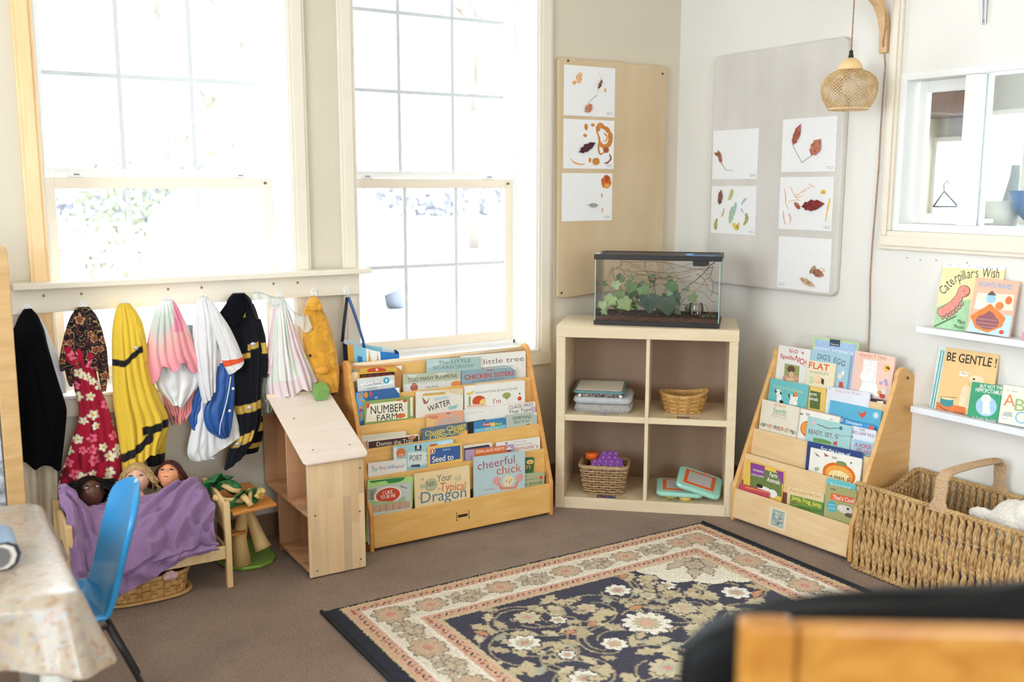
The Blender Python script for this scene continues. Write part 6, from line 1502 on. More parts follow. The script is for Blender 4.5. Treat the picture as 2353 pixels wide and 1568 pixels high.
art('white sheet covered in orange paint swirls, middle of three on the tan board', 'L', 2.677, 1.533, .298, .229, [('blob', O_, .20, .19, .014, .016, 1), ('blob', O_, .215, .205, .022, .012, 2), ('line', O_, .022, [(.215, .20), (.25, .19), (.275, .16), (.27, .12), (.24, .105), (.215, .12), (.205, .15)]), ('line', '#D9964A', .008, [(.235, .17), (.255, .155), (.25, .135), (.235, .13)]), ('line', O_, .010, [(.19, .18), (.21, .14), (.205, .10), (.215, .07), (.24, .08)]), ('blob', O_, .19, .035, .022, .018, 5), ('blob', O_, .155, .04, .008, .012, 6), ('blob', O_, .17, .205, .012, .008, 7), ('blob', O_, .13, .195, .010, .016, 8), ('blob', O_, .125, .155, .012, .008, 9), ('blob', '#A8522E', .25, .09, .018, .014, 3), ('line', '#DDA06A', .006, [(.04, .045), (.07, .025), (.11, .02), (.125, .025)]), ('line', '#8A4A30', .008, [(.27, .07), (.28, .05), (.26, .03), (.24, .028)]), ('leaf', '#4A2430', .085, .075, .11, .055, .45, None)], tiltz=0)
art('white sheet with an orange paint print at upper right, lowest on the tan board', 'L', 2.671, 1.286, .298, .226, [('blob', '#CE6A2A', .26, .185, .030, .033, 1), ('blob', '#B04A22', .265, .20, .014, .016, 2), ('blob', '#E0A050', .265, .165, .018, .012, 3), ('blob', '#D9964A', .235, .12, .005, .010, 4), ('blob', '#E0A884', .24, .05, .005, .012, 5), ('leaf', '#A9A899', .155, .075, .055, .032, -.05, ((.145, .075),))])
art('nearly bare sheet with one brown leaf, upper left on the grey board', 'R', 3.593, 1.484, .296, .229, [('line', '#D8D2CC', .0016, [(.06, .075), (.09, .05), (.13, .04)]), ('leaf', '#A5664A', .065, .075, .07, .035, 1.95, ((.09, .045), (.14, .04))), ('leaf', '#9A5C40', .045, .11, .035, .02, 2.6, None)])
art('white sheet with green and yellow paint strokes, lower left on the grey board', 'R', 3.592, 1.226, .296, .226, [('line', '#B5BC7E', .022, [(.14, .21), (.13, .18), (.115, .16)]), ('line', '#A9BC9E', .028, [(.15, .13), (.14, .09), (.13, .05)]), ('line', '#9CC4BE', .016, [(.165, .15), (.16, .10)]), ('line', '#D9C25A', .020, [(.15, .05), (.18, .03), (.19, .055)]), ('line', '#9AA05C', .014, [(.045, .07), (.03, .04), (.03, .02)]), ('line', '#C9B07A', .010, [(.09, .12), (.08, .09), (.07, .08)]), ('line', '#B9B5D0', .010, [(.20, .14), (.22, .16), (.235, .17)]), ('line', '#A9A85A', .018, [(.235, .10), (.24, .07), (.22, .045)]), ('line', '#C8B8D8', .008, [(.20, .12), (.22, .10)]), ('blob', '#A9A85A', .035, .035, .012, .02, 1), ('leaf', '#8A5A3C', .06, .135, .075, .045, 1.45, None)], tiltz=-.0)
art('sheet with two curled leaves on thin stems, top right on the grey board', 'R', 3.153, 1.513, .300, .229, [('leaf', '#A85A48', .065, .115, .10, .055, 1.15, ((.08, .09), (.12, .04))), ('leaf', '#B97058', .17, .068, .085, .085, .95, ((.155, .06), (.12, .04)))])
art('sheet with a dark red leaf among orange strokes, right column of the grey board', 'R', 3.155, 1.262, .300, .229, [('line', '#E8B8A0', .006, [(.025, .18), (.035, .15), (.04, .11), (.06, .085)]), ('line', '#E8C09C', .005, [(.06, .19), (.09, .15), (.14, .17), (.18, .19)]), ('line', '#E3A89C', .006, [(.025, .08), (.03, .05), (.04, .02)]), ('line', '#E8A8A0', .006, [(.055, .07), (.07, .05), (.065, .02)]), ('blob', '#E6B84A', .245, .165, .014, .010, 1), ('line', '#E6B84A', .007, [(.285, .14), (.275, .10), (.265, .04)]), ('line', '#EBC8A8', .005, [(.08, .16), (.10, .14), (.14, .15)]), ('line', '#EBCDB4', .004, [(.05, .12), (.10, .13), (.13, .125)]), ('line', '#E8B8B8', .004, [(.16, .20), (.20, .185)]), ('leaf', '#7E2C2A', .13, .10, .13, .07, .12, None), ('leaf', '#A85A3C', .125, .09, .045, .03, 2.4, None)])
art('sheet with small ochre leaves, bottom right on the grey board', 'R', 3.148, .998, .298, .231, [('blob', '#E6C9B4', .25, .095, .02, .01, 1), ('blob', '#DDDDDD', .05, .11, .005, .01, 2), ('blob', '#CFCFCF', .18, .165, .003, .006, 3), ('leaf', '#C9A47A', .13, .055, .10, .035, -.35, None), ('leaf', '#A06A52', .20, .09, .07, .05, -.25, None), ('leaf', '#B08A72', .19, .075, .05, .03, .9, None)], sign=.01)
# ================================================================ bracket, pendant lamp, cord
BRW = wood('#D2A878', '#E2BE92', (10, 30, 10), name='bracket_wood')
t = thing('wooden_bracket', 'curved light wood shelf bracket high on the right wall beside the slider casing', 'bracket', (XW-.08, 2.66, 1.98))
outer = [(0, 1.975), (.022, 1.975), (.022, 2.05), (.030, 2.10), (.055, 2.15), (.10, 2.19), (.16, 2.215), (.21, 2.222), (.235, 2.22), (.238, 2.245), (.20, 2.26), (0, 2.26)]
cut = [(0, 1.975), (.020, 1.975), (.024, 2.06), (.04, 2.11), (.07, 2.15), (.12, 2.185), (.185, 2.20), (.20, 2.20), (.205, 2.24), (.18, 2.262), (.10, 2.262), (.055, 2.19), (.02, 2.13), (0, 2.09)]
b = MB(); b.prism(cut, -.018, .018, BRW, lambda u, v, w_: (XW-.0005-u, 2.660+w_, v)); b.build('arm', t, bevel=.004)
for z in (2.00, 2.045): s = MB(); s.ball((XW-.021, 2.655, z), (.002, .003, .003), mat('#7A6A58', .4, 0), 6); s.build('screw', t)
BM = mat('#D9B684', .55, .15, 60, name='bamboo'); NEU = mat('#E8C48E', .5, .05, 20)
lx, ly_ = 3.198, 2.66
t = thing('pendant_lamp', 'woven bamboo pendant lamp hanging from the wooden bracket in front of the grey pinboard', 'lamp', (lx, ly_, 1.752))
def lampR(f):  # f 0 bottom..1 top
    tab = [(0, .074), (.08, .084), (.25, .099), (.45, .106), (.62, .106), (.8, .096), (.92, .074), (1, .045)]
    return interp(f, tab, 1)
b = MB(); zb_, hh = 1.750, .148
for s_ in (-1, 1):
    for k in range(44):
        pts = []
        for q in range(17):
            f = q/16; a = k*2*math.pi/44+s_*f*1.75; r = lampR(f)+.0006*s_; pts.append((lx+r*math.cos(a), ly_+r*math.sin(a), zb_+f*hh))
        b.tube(pts, .0019, BM, 4, flat=.5)
b.build('shade', t)
b = MB(); b.tube([(lx+.075*math.cos(a), ly_+.075*math.sin(a), zb_) for a in np.linspace(0, 2*math.pi, 48, endpoint=False)], .0045, BM, 6, closed=True); b.build('bottom_ring', t)
b = MB(); b.lathe([(.047, -.003), (.045, .012), (.037, .028), (.025, .040), (.012, .046)], NEU, (lx, ly_, zb_+hh), 28); b.build('wooden_cap', t)
b = MB(); b.lathe([(.0095, 0), (.0098, .010), (.0075, .014), (.0078, .026), (.004, .030)], mat('#23201F', .5, 0), (lx, ly_, zb_+hh+.045), 16); b.build('socket', t)
b = MB(); b.ball((lx, ly_, zb_+.085), (.028, .028, .034), mat('#F4F2EC', .3, 0), 14); b.build('bulb', t)
CT = mat('#A9866A', .8, .5, 260, name='twisted_cord')
b = MB(); b.tube([(lx, ly_, zb_+hh+.073), (lx+.001, ly_, 2.10), (lx+.002, ly_, 2.1995)], .0028, CT, 7); b.build('cord', t)
cw = [(2.6414,2.0729),(2.6498,2.0191),(2.6591,1.9784),(2.6493,1.9271),(2.6516,1.8431),(2.6541,1.673),(2.6528,1.5351),(2.6574,1.3606),(2.6624,1.2189),(2.6633,1.0757),(2.6555,.9319),(2.6519,.7863),(2.648,.6022)]
b = MB(); pts = [(XW-.203, 2.66, 2.2665), (XW-.12, 2.658, 2.267), (XW-.06, 2.652, 2.24), (XW-.035, 2.645, 2.14)]+[(XW-(.032 if z > 1.99 else .010), y, z) for y, z in cw]
dense = []
for p, q in zip(pts, pts[1:]):
    for k in range(8): dense.append(tuple(lerp(p[i], q[i], k/8) for i in range(3)))
b.tube(dense, .0028, CT, 7); tag(b.build('lamp_cord'), 'thin twisted beige lamp cord running down the right wall to the floor', 'cord')
b = MB(); MT = mat('#D9D9DA', .35, 0, metal=.5)
yb_, zb2 = 2.239, 2.03
t = thing('metal_bracket', 'white metal shelf bracket above the interior window at the top of the photo', 'bracket', (XW-.02, yb_, zb2))
b.prism([(0, zb2), (.008, zb2), (.03, 2.25), (.10, 2.38), (.10, 2.40), (0, 2.40)], -.008, -.005, MT, lambda u, v, w_: (XW-.0005-u, yb_+w_, v)); b.prism([(0, zb2), (.008, zb2), (.03, 2.25), (.10, 2.38), (.10, 2.40), (0, 2.40)], .005, .008, MT, lambda u, v, w_: (XW-.0005-u, yb_+w_, v)); b.box((XW-.004, yb_-.008, zb2), (XW-.0005, yb_+.008, 2.40), MT); b.build('arm', t, bevel=.001)
s = MB(); s.ball((XW-.007, yb_, zb2+.012), (.003, .004, .004), mat('#9A9A9C', .3, 0), 6); s.build('screw', t)
# picture ledges
WLM = mat('#E9EBEF', .4, .01)
for z, l in ((.915, 'upper white picture ledge below the interior window'), (.60, 'lower white picture ledge, just above the wicker basket')):
    t = thing('picture_ledge', l, 'shelf', (XW-.05, 2.0, z-.02)); y1_ = 2.375
    MB().box((XW-.085, 1.2, z-.018), (XW-.0005, y1_, z-.0005), WLM).build('shelf_board', t, bevel=.003)
    MB().box((XW-.092, 1.2, z-.022), (XW-.0855, y1_, z+.002), WLM).build('front_lip', t, bevel=.002)
for y, z in ((2.50, 1.17), (2.44, 1.165), (2.37, 1.168), (2.31, 1.16), (2.24, 1.167), (2.18, 1.158)):
    s = MB(); s.ball((XW-.0005, y, z), (.0015, .003, .003), mat('#8A8C92', .5, 0), 6); tag(s.build('nail_hole'), 'small dark nail hole in the wall below the interior window', 'nail hole', group='nail holes below the interior window')
# ================================================================ big wicker basket
WK = bpy.data.materials.new('water_hyacinth'); WK.use_nodes = True; nt = WK.node_tree; b_ = nt.nodes['Principled BSDF']; b_.inputs['Roughness'].default_value = .6; b_.inputs['Specular IOR Level'].default_value = .3
tc = nt.nodes.new('ShaderNodeTexCoord'); mp = nt.nodes.new('ShaderNodeMapping'); mp.inputs['Rotation'].default_value = (.7, .2, .5); mp.inputs['Scale'].default_value = (1, 1, .55)
nt.links.new(tc.outputs['Object'], mp.inputs[0]); wv = nt.nodes.new('ShaderNodeTexWave'); wv.inputs['Scale'].default_value = 60; wv.inputs['Distortion'].default_value = 1.5; wv.inputs['Detail'].default_value = 3; wv.bands_direction = 'DIAGONAL'
nt.links.new(mp.outputs[0], wv.inputs[0]); n = nt.nodes.new('ShaderNodeTexNoise'); n.inputs['Scale'].default_value = 22; nt.links.new(tc.outputs['Object'], n.inputs['Vector'])
a_ = nt.nodes.new('ShaderNodeMath'); a_.operation = 'MULTIPLY_ADD'; a_.inputs[1].default_value = .45; nt.links.new(wv.outputs[1], a_.inputs[0]); nt.links.new(n.outputs[0], a_.inputs[2])
r_ = nt.nodes.new('ShaderNodeValToRGB'); r_.color_ramp.elements[0].position = .3; r_.color_ramp.elements[1].position = 1.0; r_.color_ramp.elements[0].color = lin('#9A7040')+[1]; r_.color_ramp.elements[1].color = lin('#D8B27A')+[1]
nt.links.new(a_.outputs[0], r_.inputs[0]); nt.links.new(r_.outputs[0], b_.inputs['Base Color'])
bu = nt.nodes.new('ShaderNodeBump'); bu.inputs['Strength'].default_value = .7; bu.inputs['Distance'].default_value = .004; nt.links.new(wv.outputs[1], bu.inputs['Height']); nt.links.new(bu.outputs[0], b_.inputs['Normal'])
t = thing('large_wicker_basket', 'large rectangular wicker basket with two arched handles against the right wall', 'basket', (3.19, 2.0, 0))
bx0, bx1, by0, by1, bh = 3.005, 3.36, 1.62, 2.365, .335
def side(name, p0, p1, nrm, n, zt, amp=.0055, inside=False):
    p0, p1, nrm = Vector(p0), Vector(p1), Vector(nrm); b = MB(); d = (p1-p0)/n; row = .095; rnd = random.Random(int(p0.x*1000+p0.y*10))
    for i in range(n):
        for ph in (0, 1):
            pts, rr = [], []; K = 22; base = p0+d*(i+.5+(.0 if ph == 0 else .0)); jit = rnd.uniform(-.002, .002)
            for k in range(K+1):
                f = k/K; z = .012+f*(zt(i/n)-.012); q = math.sin(z/row*math.pi+(math.pi/2 if ph else -math.pi/2)+i*.0)
                lean = (.010 if ph == 0 else .012)*(z/.33)
                pts.append(base+d.normalized()*(q*d.length*.20+lean*1.3+jit)+nrm*(.0038*(1 if ph == 0 else -1)*math.cos(z/row*math.pi+.6))+Vector((0, 0, z)))
                rr.append(.0062+.0030*abs(math.sin(z/row*math.pi+(.9 if ph else 0)))+rnd.uniform(-.0003, .0003))
            b.tube(pts, rr, WK, 6)
    for z in (.075, .165, .25):
        b.tube([p0+Vector((0, 0, z)), p1+Vector((0, 0, z))], .0028, WK, 5)
    return b.build(name, t)
flat_ = lambda f: bh
side('front_side', (bx0, by1, 0), (bx0, by0, 0), (-1, 0, 0), 27, flat_)
side('back_side', (bx1, by1, 0), (bx1, by0, 0), (1, 0, 0), 27, flat_)
dip = lambda f: bh-.055*math.sin(math.pi*f)**1.5
side('end_side', (bx0, by1, 0), (bx1, by1, 0), (0, 1, 0), 15, dip); side('end_side', (bx0, by0, 0), (bx1, by0, 0), (0, -1, 0), 13, dip)
b = MB()
def rope(pts, r, tw=.012):
    P = [Vector(p) for p in pts]; L = [0]
    for a, c in zip(P, P[1:]): L.append(L[-1]+(c-a).length)
    n = int(L[-1]/.006)
    for s_ in range(3):
        out = []
        for k in range(n+1):
            l = L[-1]*k/n; j = max(q for q in range(len(P)-1) if L[q] <= l+1e-9); f = (l-L[j])/(L[j+1]-L[j]+1e-9); c = P[j].lerp(P[j+1], f); tdir = (P[j+1]-P[j]).normalized(); up = Vector((0, 0, 1)) if abs(tdir.z) < .9 else Vector((1, 0, 0)); A_ = tdir.cross(up).normalized(); B_ = A_.cross(tdir)
            an = l/tw*1.2+s_*2.094; out.append(c+A_*(r*.55*math.cos(an))+B_*(r*.55*math.sin(an)))
        b.tube(out, r*.62, WK, 6)
N = 14
loop = [(bx0, lerp(by1, by0, k/N), bh+.004) for k in range(N+1)]+[(lerp(bx0, bx1, k/N), by0, dip(k/N)+.004) for k in range(1, N+1)]+[(bx1, lerp(by0, by1, k/N), bh+.004) for k in range(1, N+1)]+[(lerp(bx1, bx0, k/N), by1, dip(k/N)+.004) for k in range(1, N+1)]
rope(loop, .0095); b.build('rim', t)
b = MB(); rope([(bx0, by1, .012), (bx0, by0, .012), (bx1, by0, .012), (bx1, by1, .012), (bx0, by1, .012)], .009); b.build('foot_rim', t)
boxo('base', (bx0+.005, by0+.005, .006), (bx1-.005, by1-.005, .014), mat('#8A6238', .8, .2), t)
# handle: a wrapped flat band rising from the front rim and crossing to the back rim
HW = mat('#C4A27C', .7, .3, 220, .6, 260, name='wrapped_seagrass')
b = MB(); path = [(bx0-.004, .33), (bx0-.002, .36), (bx0+.004, .40), (bx0+.008, .445), (bx0+.028, .464), (bx0+.08, .468), (3.18, .470), (bx1-.08, .468), (bx1-.028, .464), (bx1-.008, .445), (bx1-.004, .40), (bx1+.002, .36), (bx1+.004, .33)]
hy = 2.018; rs = []
dp = []
for p, q in zip(path, path[1:]):
    for k in range(14): dp.append((lerp(p[0], q[0], k/14), lerp(p[1], q[1], k/14)))
dp.append(path[-1])
for i, (x, z) in enumerate(dp):
    x2, z2 = dp[min(i+1, len(dp)-1)]; x1_, z1_ = dp[max(i-1, 0)]; tv = Vector((x2-x1_, 0, z2-z1_)).normalized(); nv = Vector((-tv.z, 0, tv.x)); fl = 1+1.1*max(0, (.375-z)/.045)**1.5
    wid = (.024+.0015*math.sin(i*2.2))*fl; th = .0085+.0016*math.sin(i*2.2); rs.append([Vector((x, hy, z))+Vector((0, math.cos(a)*wid*(1 if abs(math.cos(a)) > .5 else 1), 0))+nv*(th*math.sin(a)) for a in np.linspace(0, 2*math.pi, 14, endpoint=False)])
b.rings(rs, HW); b.build('handle', t)
# plush
b = MB()
for c, r in (((3.17, 1.80, .31), (.09, .12, .085)), ((3.15, 1.74, .35), (.075, .09, .07)), ((3.14, 1.935, .315), (.026, .055, .026)), ((3.20, 1.86, .33), (.06, .06, .05)), ((3.2, 1.78, .20), (.11, .13, .12))): b.ball(c, r, mat('#E6DFD3', 1, .06, 60, .9, 160, sheen=.5, name='cream_plush'), 16)
tx = bpy.data.textures.new('fur', 'CLOUDS'); tx.noise_scale = .009
tag(b.build('plush_toy', mods=[('REMESH', dict(mode='VOXEL', voxel_size=.005)), ('DISPLACE', dict(texture=tx, strength=.010, texture_coords='LOCAL'))]), 'fluffy cream plush animal lying in the large wicker basket', 'plush toy')
b = MB(); b.grid(lambda a, c: (3.06+.26*c, 1.70+.55*a, .10+.07*math.sin(a*7)*math.sin(c*5)+.03*vnoise(a*6, c*6)), 30, 20, mat('#8A7F8E', .9, .5, 14)); tag(b.build('soft_toys', mods=[('SOLIDIFY', dict(thickness=.03))]), 'jumble of dim soft toys at the bottom of the large wicker basket', 'toys', kind='stuff')
# ================================================================ rug (pattern woven into the pile)
RX0, RX1, RY1, RY0 = 1.130, 2.868, 3.052, .66
step = .0034; nx, ny = int((RX1-RX0)/step), int((RY1-RY0)/step)
gx, gy = np.meshgrid(np.linspace(0, RX1-RX0, nx+1), np.linspace(0, RY1-RY0, ny+1))   # gy measured from the far edge
rng = np.random.default_rng(3)
cells = rng.normal(0, 1, (ny+1, nx+1))
jx = gx+.0014*rng.normal(0, 1, gx.shape); jy = gy+.0014*rng.normal(0, 1, gx.shape)
Wd, Ld = RX1-RX0, RY1-RY0
C_ = lambda h: np.array(lin(h))
NAVY, CRM, PCH, BGE, SAG, SAL, WHT, DKB = C_('#494753'), C_('#E0D6C2'), C_('#D2A88E'), C_('#BFAE98'), C_('#ACA996'), C_('#CB9482'), C_('#E8E0D0'), C_('#33343C')
col = np.zeros(gx.shape+(3,)); col[:] = NAVY
e = np.minimum.reduce([jy, (jx-.037), (Wd-jx-.012), (Ld-jy-.037)])
fx, fy = jx, jy
def put(mask, c): col[mask] = c
def leafm(cx, cy, L, wd, a, c, out=None):
    dx, dy = fx-cx, fy-cy; u = dx*math.cos(a)+dy*math.sin(a); v = -dx*math.sin(a)+dy*math.cos(a); f = u/L
    wv = wd*np.sin(np.pi*np.clip(f, 0, 1))**.7*(1+.28*np.sin(f*19)); m = (f > 0) & (f < 1) & (np.abs(v-.15*wd*np.sin(f*3)) < wv)
    if out is not None: mo = (f > -.06) & (f < 1.06) & (np.abs(v-.15*wd*np.sin(f*3)) < wv+.005); put(mo, out)
    put(m, c); return m
def flower(cx, cy, r, n, c1, c2, c3, out=None, sq=1.0, ph=0.):
    dx, dy = fx-cx, (fy-cy)/sq; rr_ = np.hypot(dx, dy); th = np.arctan2(dy, dx)+ph; pr = r*(.72+.28*np.abs(np.cos(th*n/2)))
    if out is not None: put(rr_ < pr+.006, out)
    put(rr_ < pr, c1); put(rr_ < pr*.58, c2); put(rr_ < pr*.30, c3)
def stroke(pts, wd, c):
    for (x0_, y0_), (x1_, y1_) in zip(pts, pts[1:]):
        dx, dy = x1_-x0_, y1_-y0_; L2 = dx*dx+dy*dy+1e-12; tt = np.clip(((fx-x0_)*dx+(fy-y0_)*dy)/L2, 0, 1); put(np.hypot(fx-x0_-tt*dx, fy-y0_-tt*dy) < wd/2, c)
rnd = random.Random(12)
# field: big scrolling vines, rosettes and leaves, laid out on a lattice of scrolls
rosettes = [(2.162, 2.564, .034, 6), (2.016, 2.393, .088, 12), (1.591, 2.487, .055, 8), (1.915, 2.593, .040, 7), (2.10, 2.66, .050, 8), (1.831, 2.331, .045, 7), (1.871, 2.121, .060, 9), (1.778, 2.57, .030, 6), (2.45, 2.42, .055, 8), (2.3, 2.2, .07, 10), (1.62, 2.2, .05, 8), (2.28, 2.60, .035, 7), (1.70, 2.64, .05, 8), (2.0, 2.06, .05, 9), (1.66, 2.35, .03, 6), (2.2, 2.42, .05, 8)]
sc = []
for (wx, wy, r, n) in rosettes: sc.append((wx-RX0, RY1-wy, r, n))
for i in range(5):
    for j in range(6):
        sc.append((.45+.21*i+rnd.uniform(-.03, .03), 1.10+.2*j+rnd.uniform(-.03, .03), rnd.choice([.03, .045, .06]), rnd.choice([6, 8, 10])))
for k, (cx, cy, r, n) in enumerate(sc):
    for q in range(3):
        a0 = rnd.uniform(0, 6.28); pts = []; R0 = r+.012
        for s_ in range(12): a = a0+s_*.26*(1 if k % 2 else -1); rad = R0+s_*.0085; pts.append((cx+rad*math.cos(a), cy+rad*math.sin(a)))
        stroke(pts, .007, C_('#A89A7C')); ex, ey = pts[-1]
        leafm(ex, ey, rnd.uniform(.07, .11), .023, a+rnd.uniform(.6, 1.4), C_('#C2B390'), None)
        mx_, my_ = pts[6]; leafm(mx_, my_, .075, .018, a0+rnd.uniform(0, 6), C_('#B9A888'), None); leafm(pts[9][0], pts[9][1], .065, .017, a0+rnd.uniform(0, 6), SAG if q == 0 else C_('#CBBC9C'), None)
for k, (cx, cy, r, n) in enumerate(sc): flower(cx, cy, r, n, WHT if k % 3 else C_('#CBBC9C'), C_('#BDB294') if k % 2 else C_('#B9B7A0'), SAL if k % 2 == 0 else PCH, NAVY*.9, 1., k*.7)
for k in range(90):
    x_, y_ = rnd.uniform(.38, 1.45), rnd.uniform(.3, 2.1); leafm(x_, y_, rnd.uniform(.04, .075), .015, rnd.uniform(0, 6.28), rnd.choice([C_('#C2B390'), C_('#B9A888'), C_('#C9906E')]), NAVY)
# corner spandrels
for cx, cy in ((Wd-.30, .288),):
    dx, dy = np.abs(fx-cx), fy-cy; th = np.arctan2(dy, cx+.0-fx); rr_ = np.hypot(fx-cx, fy-cy)
    lob = .30*(.82+.10*np.abs(np.cos(th*6))+.08*np.abs(np.cos(th*2-.4))); put(rr_ < lob+.006, DKB); put(rr_ < lob, CRM); put(rr_ < lob-.02, WHT); put(rr_ < lob-.026, CRM)
    for a, q in ((2.5, .14), (2.0, .2), (2.9, .2), (2.35, .24), (1.7, .12)): leafm(cx+.03*math.cos(a), cy+.04*math.sin(a), q*.8, .022, a, BGE, C_('#7E7264'))
    flower(cx-.07, cy+.07, .04, 7, BGE, SAG, SAL, C_('#7E7264'))
def inb(e0, e1): return (e >= e0) & (e < e1)
def tiny(mask, c1, c2):
    # little dark and rose knots along the guard borders
    along = np.where((e == jy) | (e == Ld-jy-.037), fx, fy); ph = np.mod(along, .045)/.045
    put(mask, c1); mid = mask & (np.abs(ph-.5) < .17); return along, ph
m = inb(-1, .016); put(m, DKB); put(inb(.016, .030), C_('#CDB48E'))
for e0, e1 in ((.030, .074), (.222, .266)):
    m = inb(e0, e1); put(m, PCH); along = np.where(np.minimum(jy, Ld-jy) < np.minimum(jx, Wd-jx), fx, fy); ph = np.mod(along, .048)/.048; ee = (e-e0)/(e1-e0)
    put(m & (np.hypot((ph-.3)*1.1, (ee-.5)*1.1) < .24), C_('#DCB498')); put(m & (np.abs(ee-.5+.9*(ph-.3)) < .10) & (np.abs(ph-.3) < .17), DKB*1.3); put(m & (np.hypot(ph-.75, (ee-.45)) < .15), C_('#A86A55')); put(m & (np.hypot(ph-.55, ee-.8) < .08), C_('#6A5048'))
put(inb(.074, .086), WHT); put(inb(.210, .222), WHT); put(inb(.266, .282), C_('#CDB896'))
mB = inb(.086, .210)
save = col.copy(); put(mB, CRM)
cxs = []
for k in range(9): cxs.append((.052+.287*k, .148, 0))
for k in range(9): cxs.append((.185, .148+.285*k, 1)); cxs.append((Wd-.160, .148+.285*k, 1))
for (cx, cy, ax_) in cxs:
    for sg in (-1, 1):
        for q, (du, dv, L, an) in enumerate(((.075, -.03, .06, .6), (.075, .03, .06, -.6), (.11, 0, .07, .1), (.13, -.045, .045, 2.2), (.13, .045, .045, -2.2), (.14, .02, .04, 1.2))):
            x_, y_ = cx+(sg*du if ax_ == 0 else dv), cy+(dv if ax_ == 0 else sg*du); a = (an if sg > 0 else math.pi-an) if ax_ == 0 else (math.pi/2-an if sg > 0 else -math.pi/2+an)
            leafm(x_, y_, L, .013, a, BGE if q % 2 else C_('#C6B498'), C_('#8A8070'))
    flower(cx, cy, .062 if ax_ == 0 else .06, 9, C_('#C2A98C'), C_('#CDAF94'), SAL, C_('#857A6C'), .82 if ax_ == 0 else 1.2)
keep = ~mB; col[keep] = save[keep]
put(inb(-1, .016), DKB)
put((jx < .055), DKB); put((jx >= .055) & (jx < .066) & (e >= .016), C_('#CDB48E'))
col *= (1+.10*cells)[..., None]; col = np.clip(col, 0, 1)
zz = .009+.0012*cells; edge = np.minimum.reduce([gx, gy, Wd-gx, Ld-gy]); zz = np.where(edge < .004, .003, zz)
vs = np.stack([RX0+gx, RY1-gy, zz], -1).reshape(-1, 3)
me = bpy.data.meshes.new('rug'); idx = np.arange((nx+1)*(ny+1)).reshape(ny+1, nx+1)
F = np.stack([idx[:-1, :-1], idx[1:, :-1], idx[1:, 1:], idx[:-1, 1:]], -1).reshape(-1, 4)
o0 = np.array([(RX0+RX1)/2, (RY0+RY1)/2, 0])
me.vertices.add(len(vs)); me.vertices.foreach_set('co', (vs-o0).ravel()); me.loops.add(F.size); me.loops.foreach_set('vertex_index', F.ravel().astype(np.int32))
me.polygons.add(len(F)); me.polygons.foreach_set('loop_start', np.arange(0, F.size, 4, dtype=np.int32)); me.polygons.foreach_set('loop_total', np.full(len(F), 4, dtype=np.int32)); me.update(calc_edges=True)
at = me.color_attributes.new('Col', 'FLOAT_COLOR', 'POINT'); at.data.foreach_set('color', np.concatenate([col.reshape(-1, 3), np.ones((len(vs), 1))], 1).astype(np.float32).ravel())
me.materials.append(vcol('woven_wool', .95, .4, 300))
me.polygons.foreach_set('use_smooth', np.ones(len(F), dtype=bool))
tR = thing('patterned_rug', 'navy and cream floral rug with peach borders on the brown carpet', 'rug', tuple(o0))
ro = bpy.data.objects.new('pile', me); S.collection.objects.link(ro); ro.parent = tR
b = MB(); b.tube([(RX0-.004, RY1+.002, .007), (RX0-.004, RY0, .007)], .0075, mat('#23262E', .85, .1), 6); b.build('binding', tR); b = MB(); b.tube([(RX1+.003, RY1+.002, .006), (RX1+.003, RY0, .006)], .006, mat('#23262E', .85, .1), 6); b.build('binding', tR)
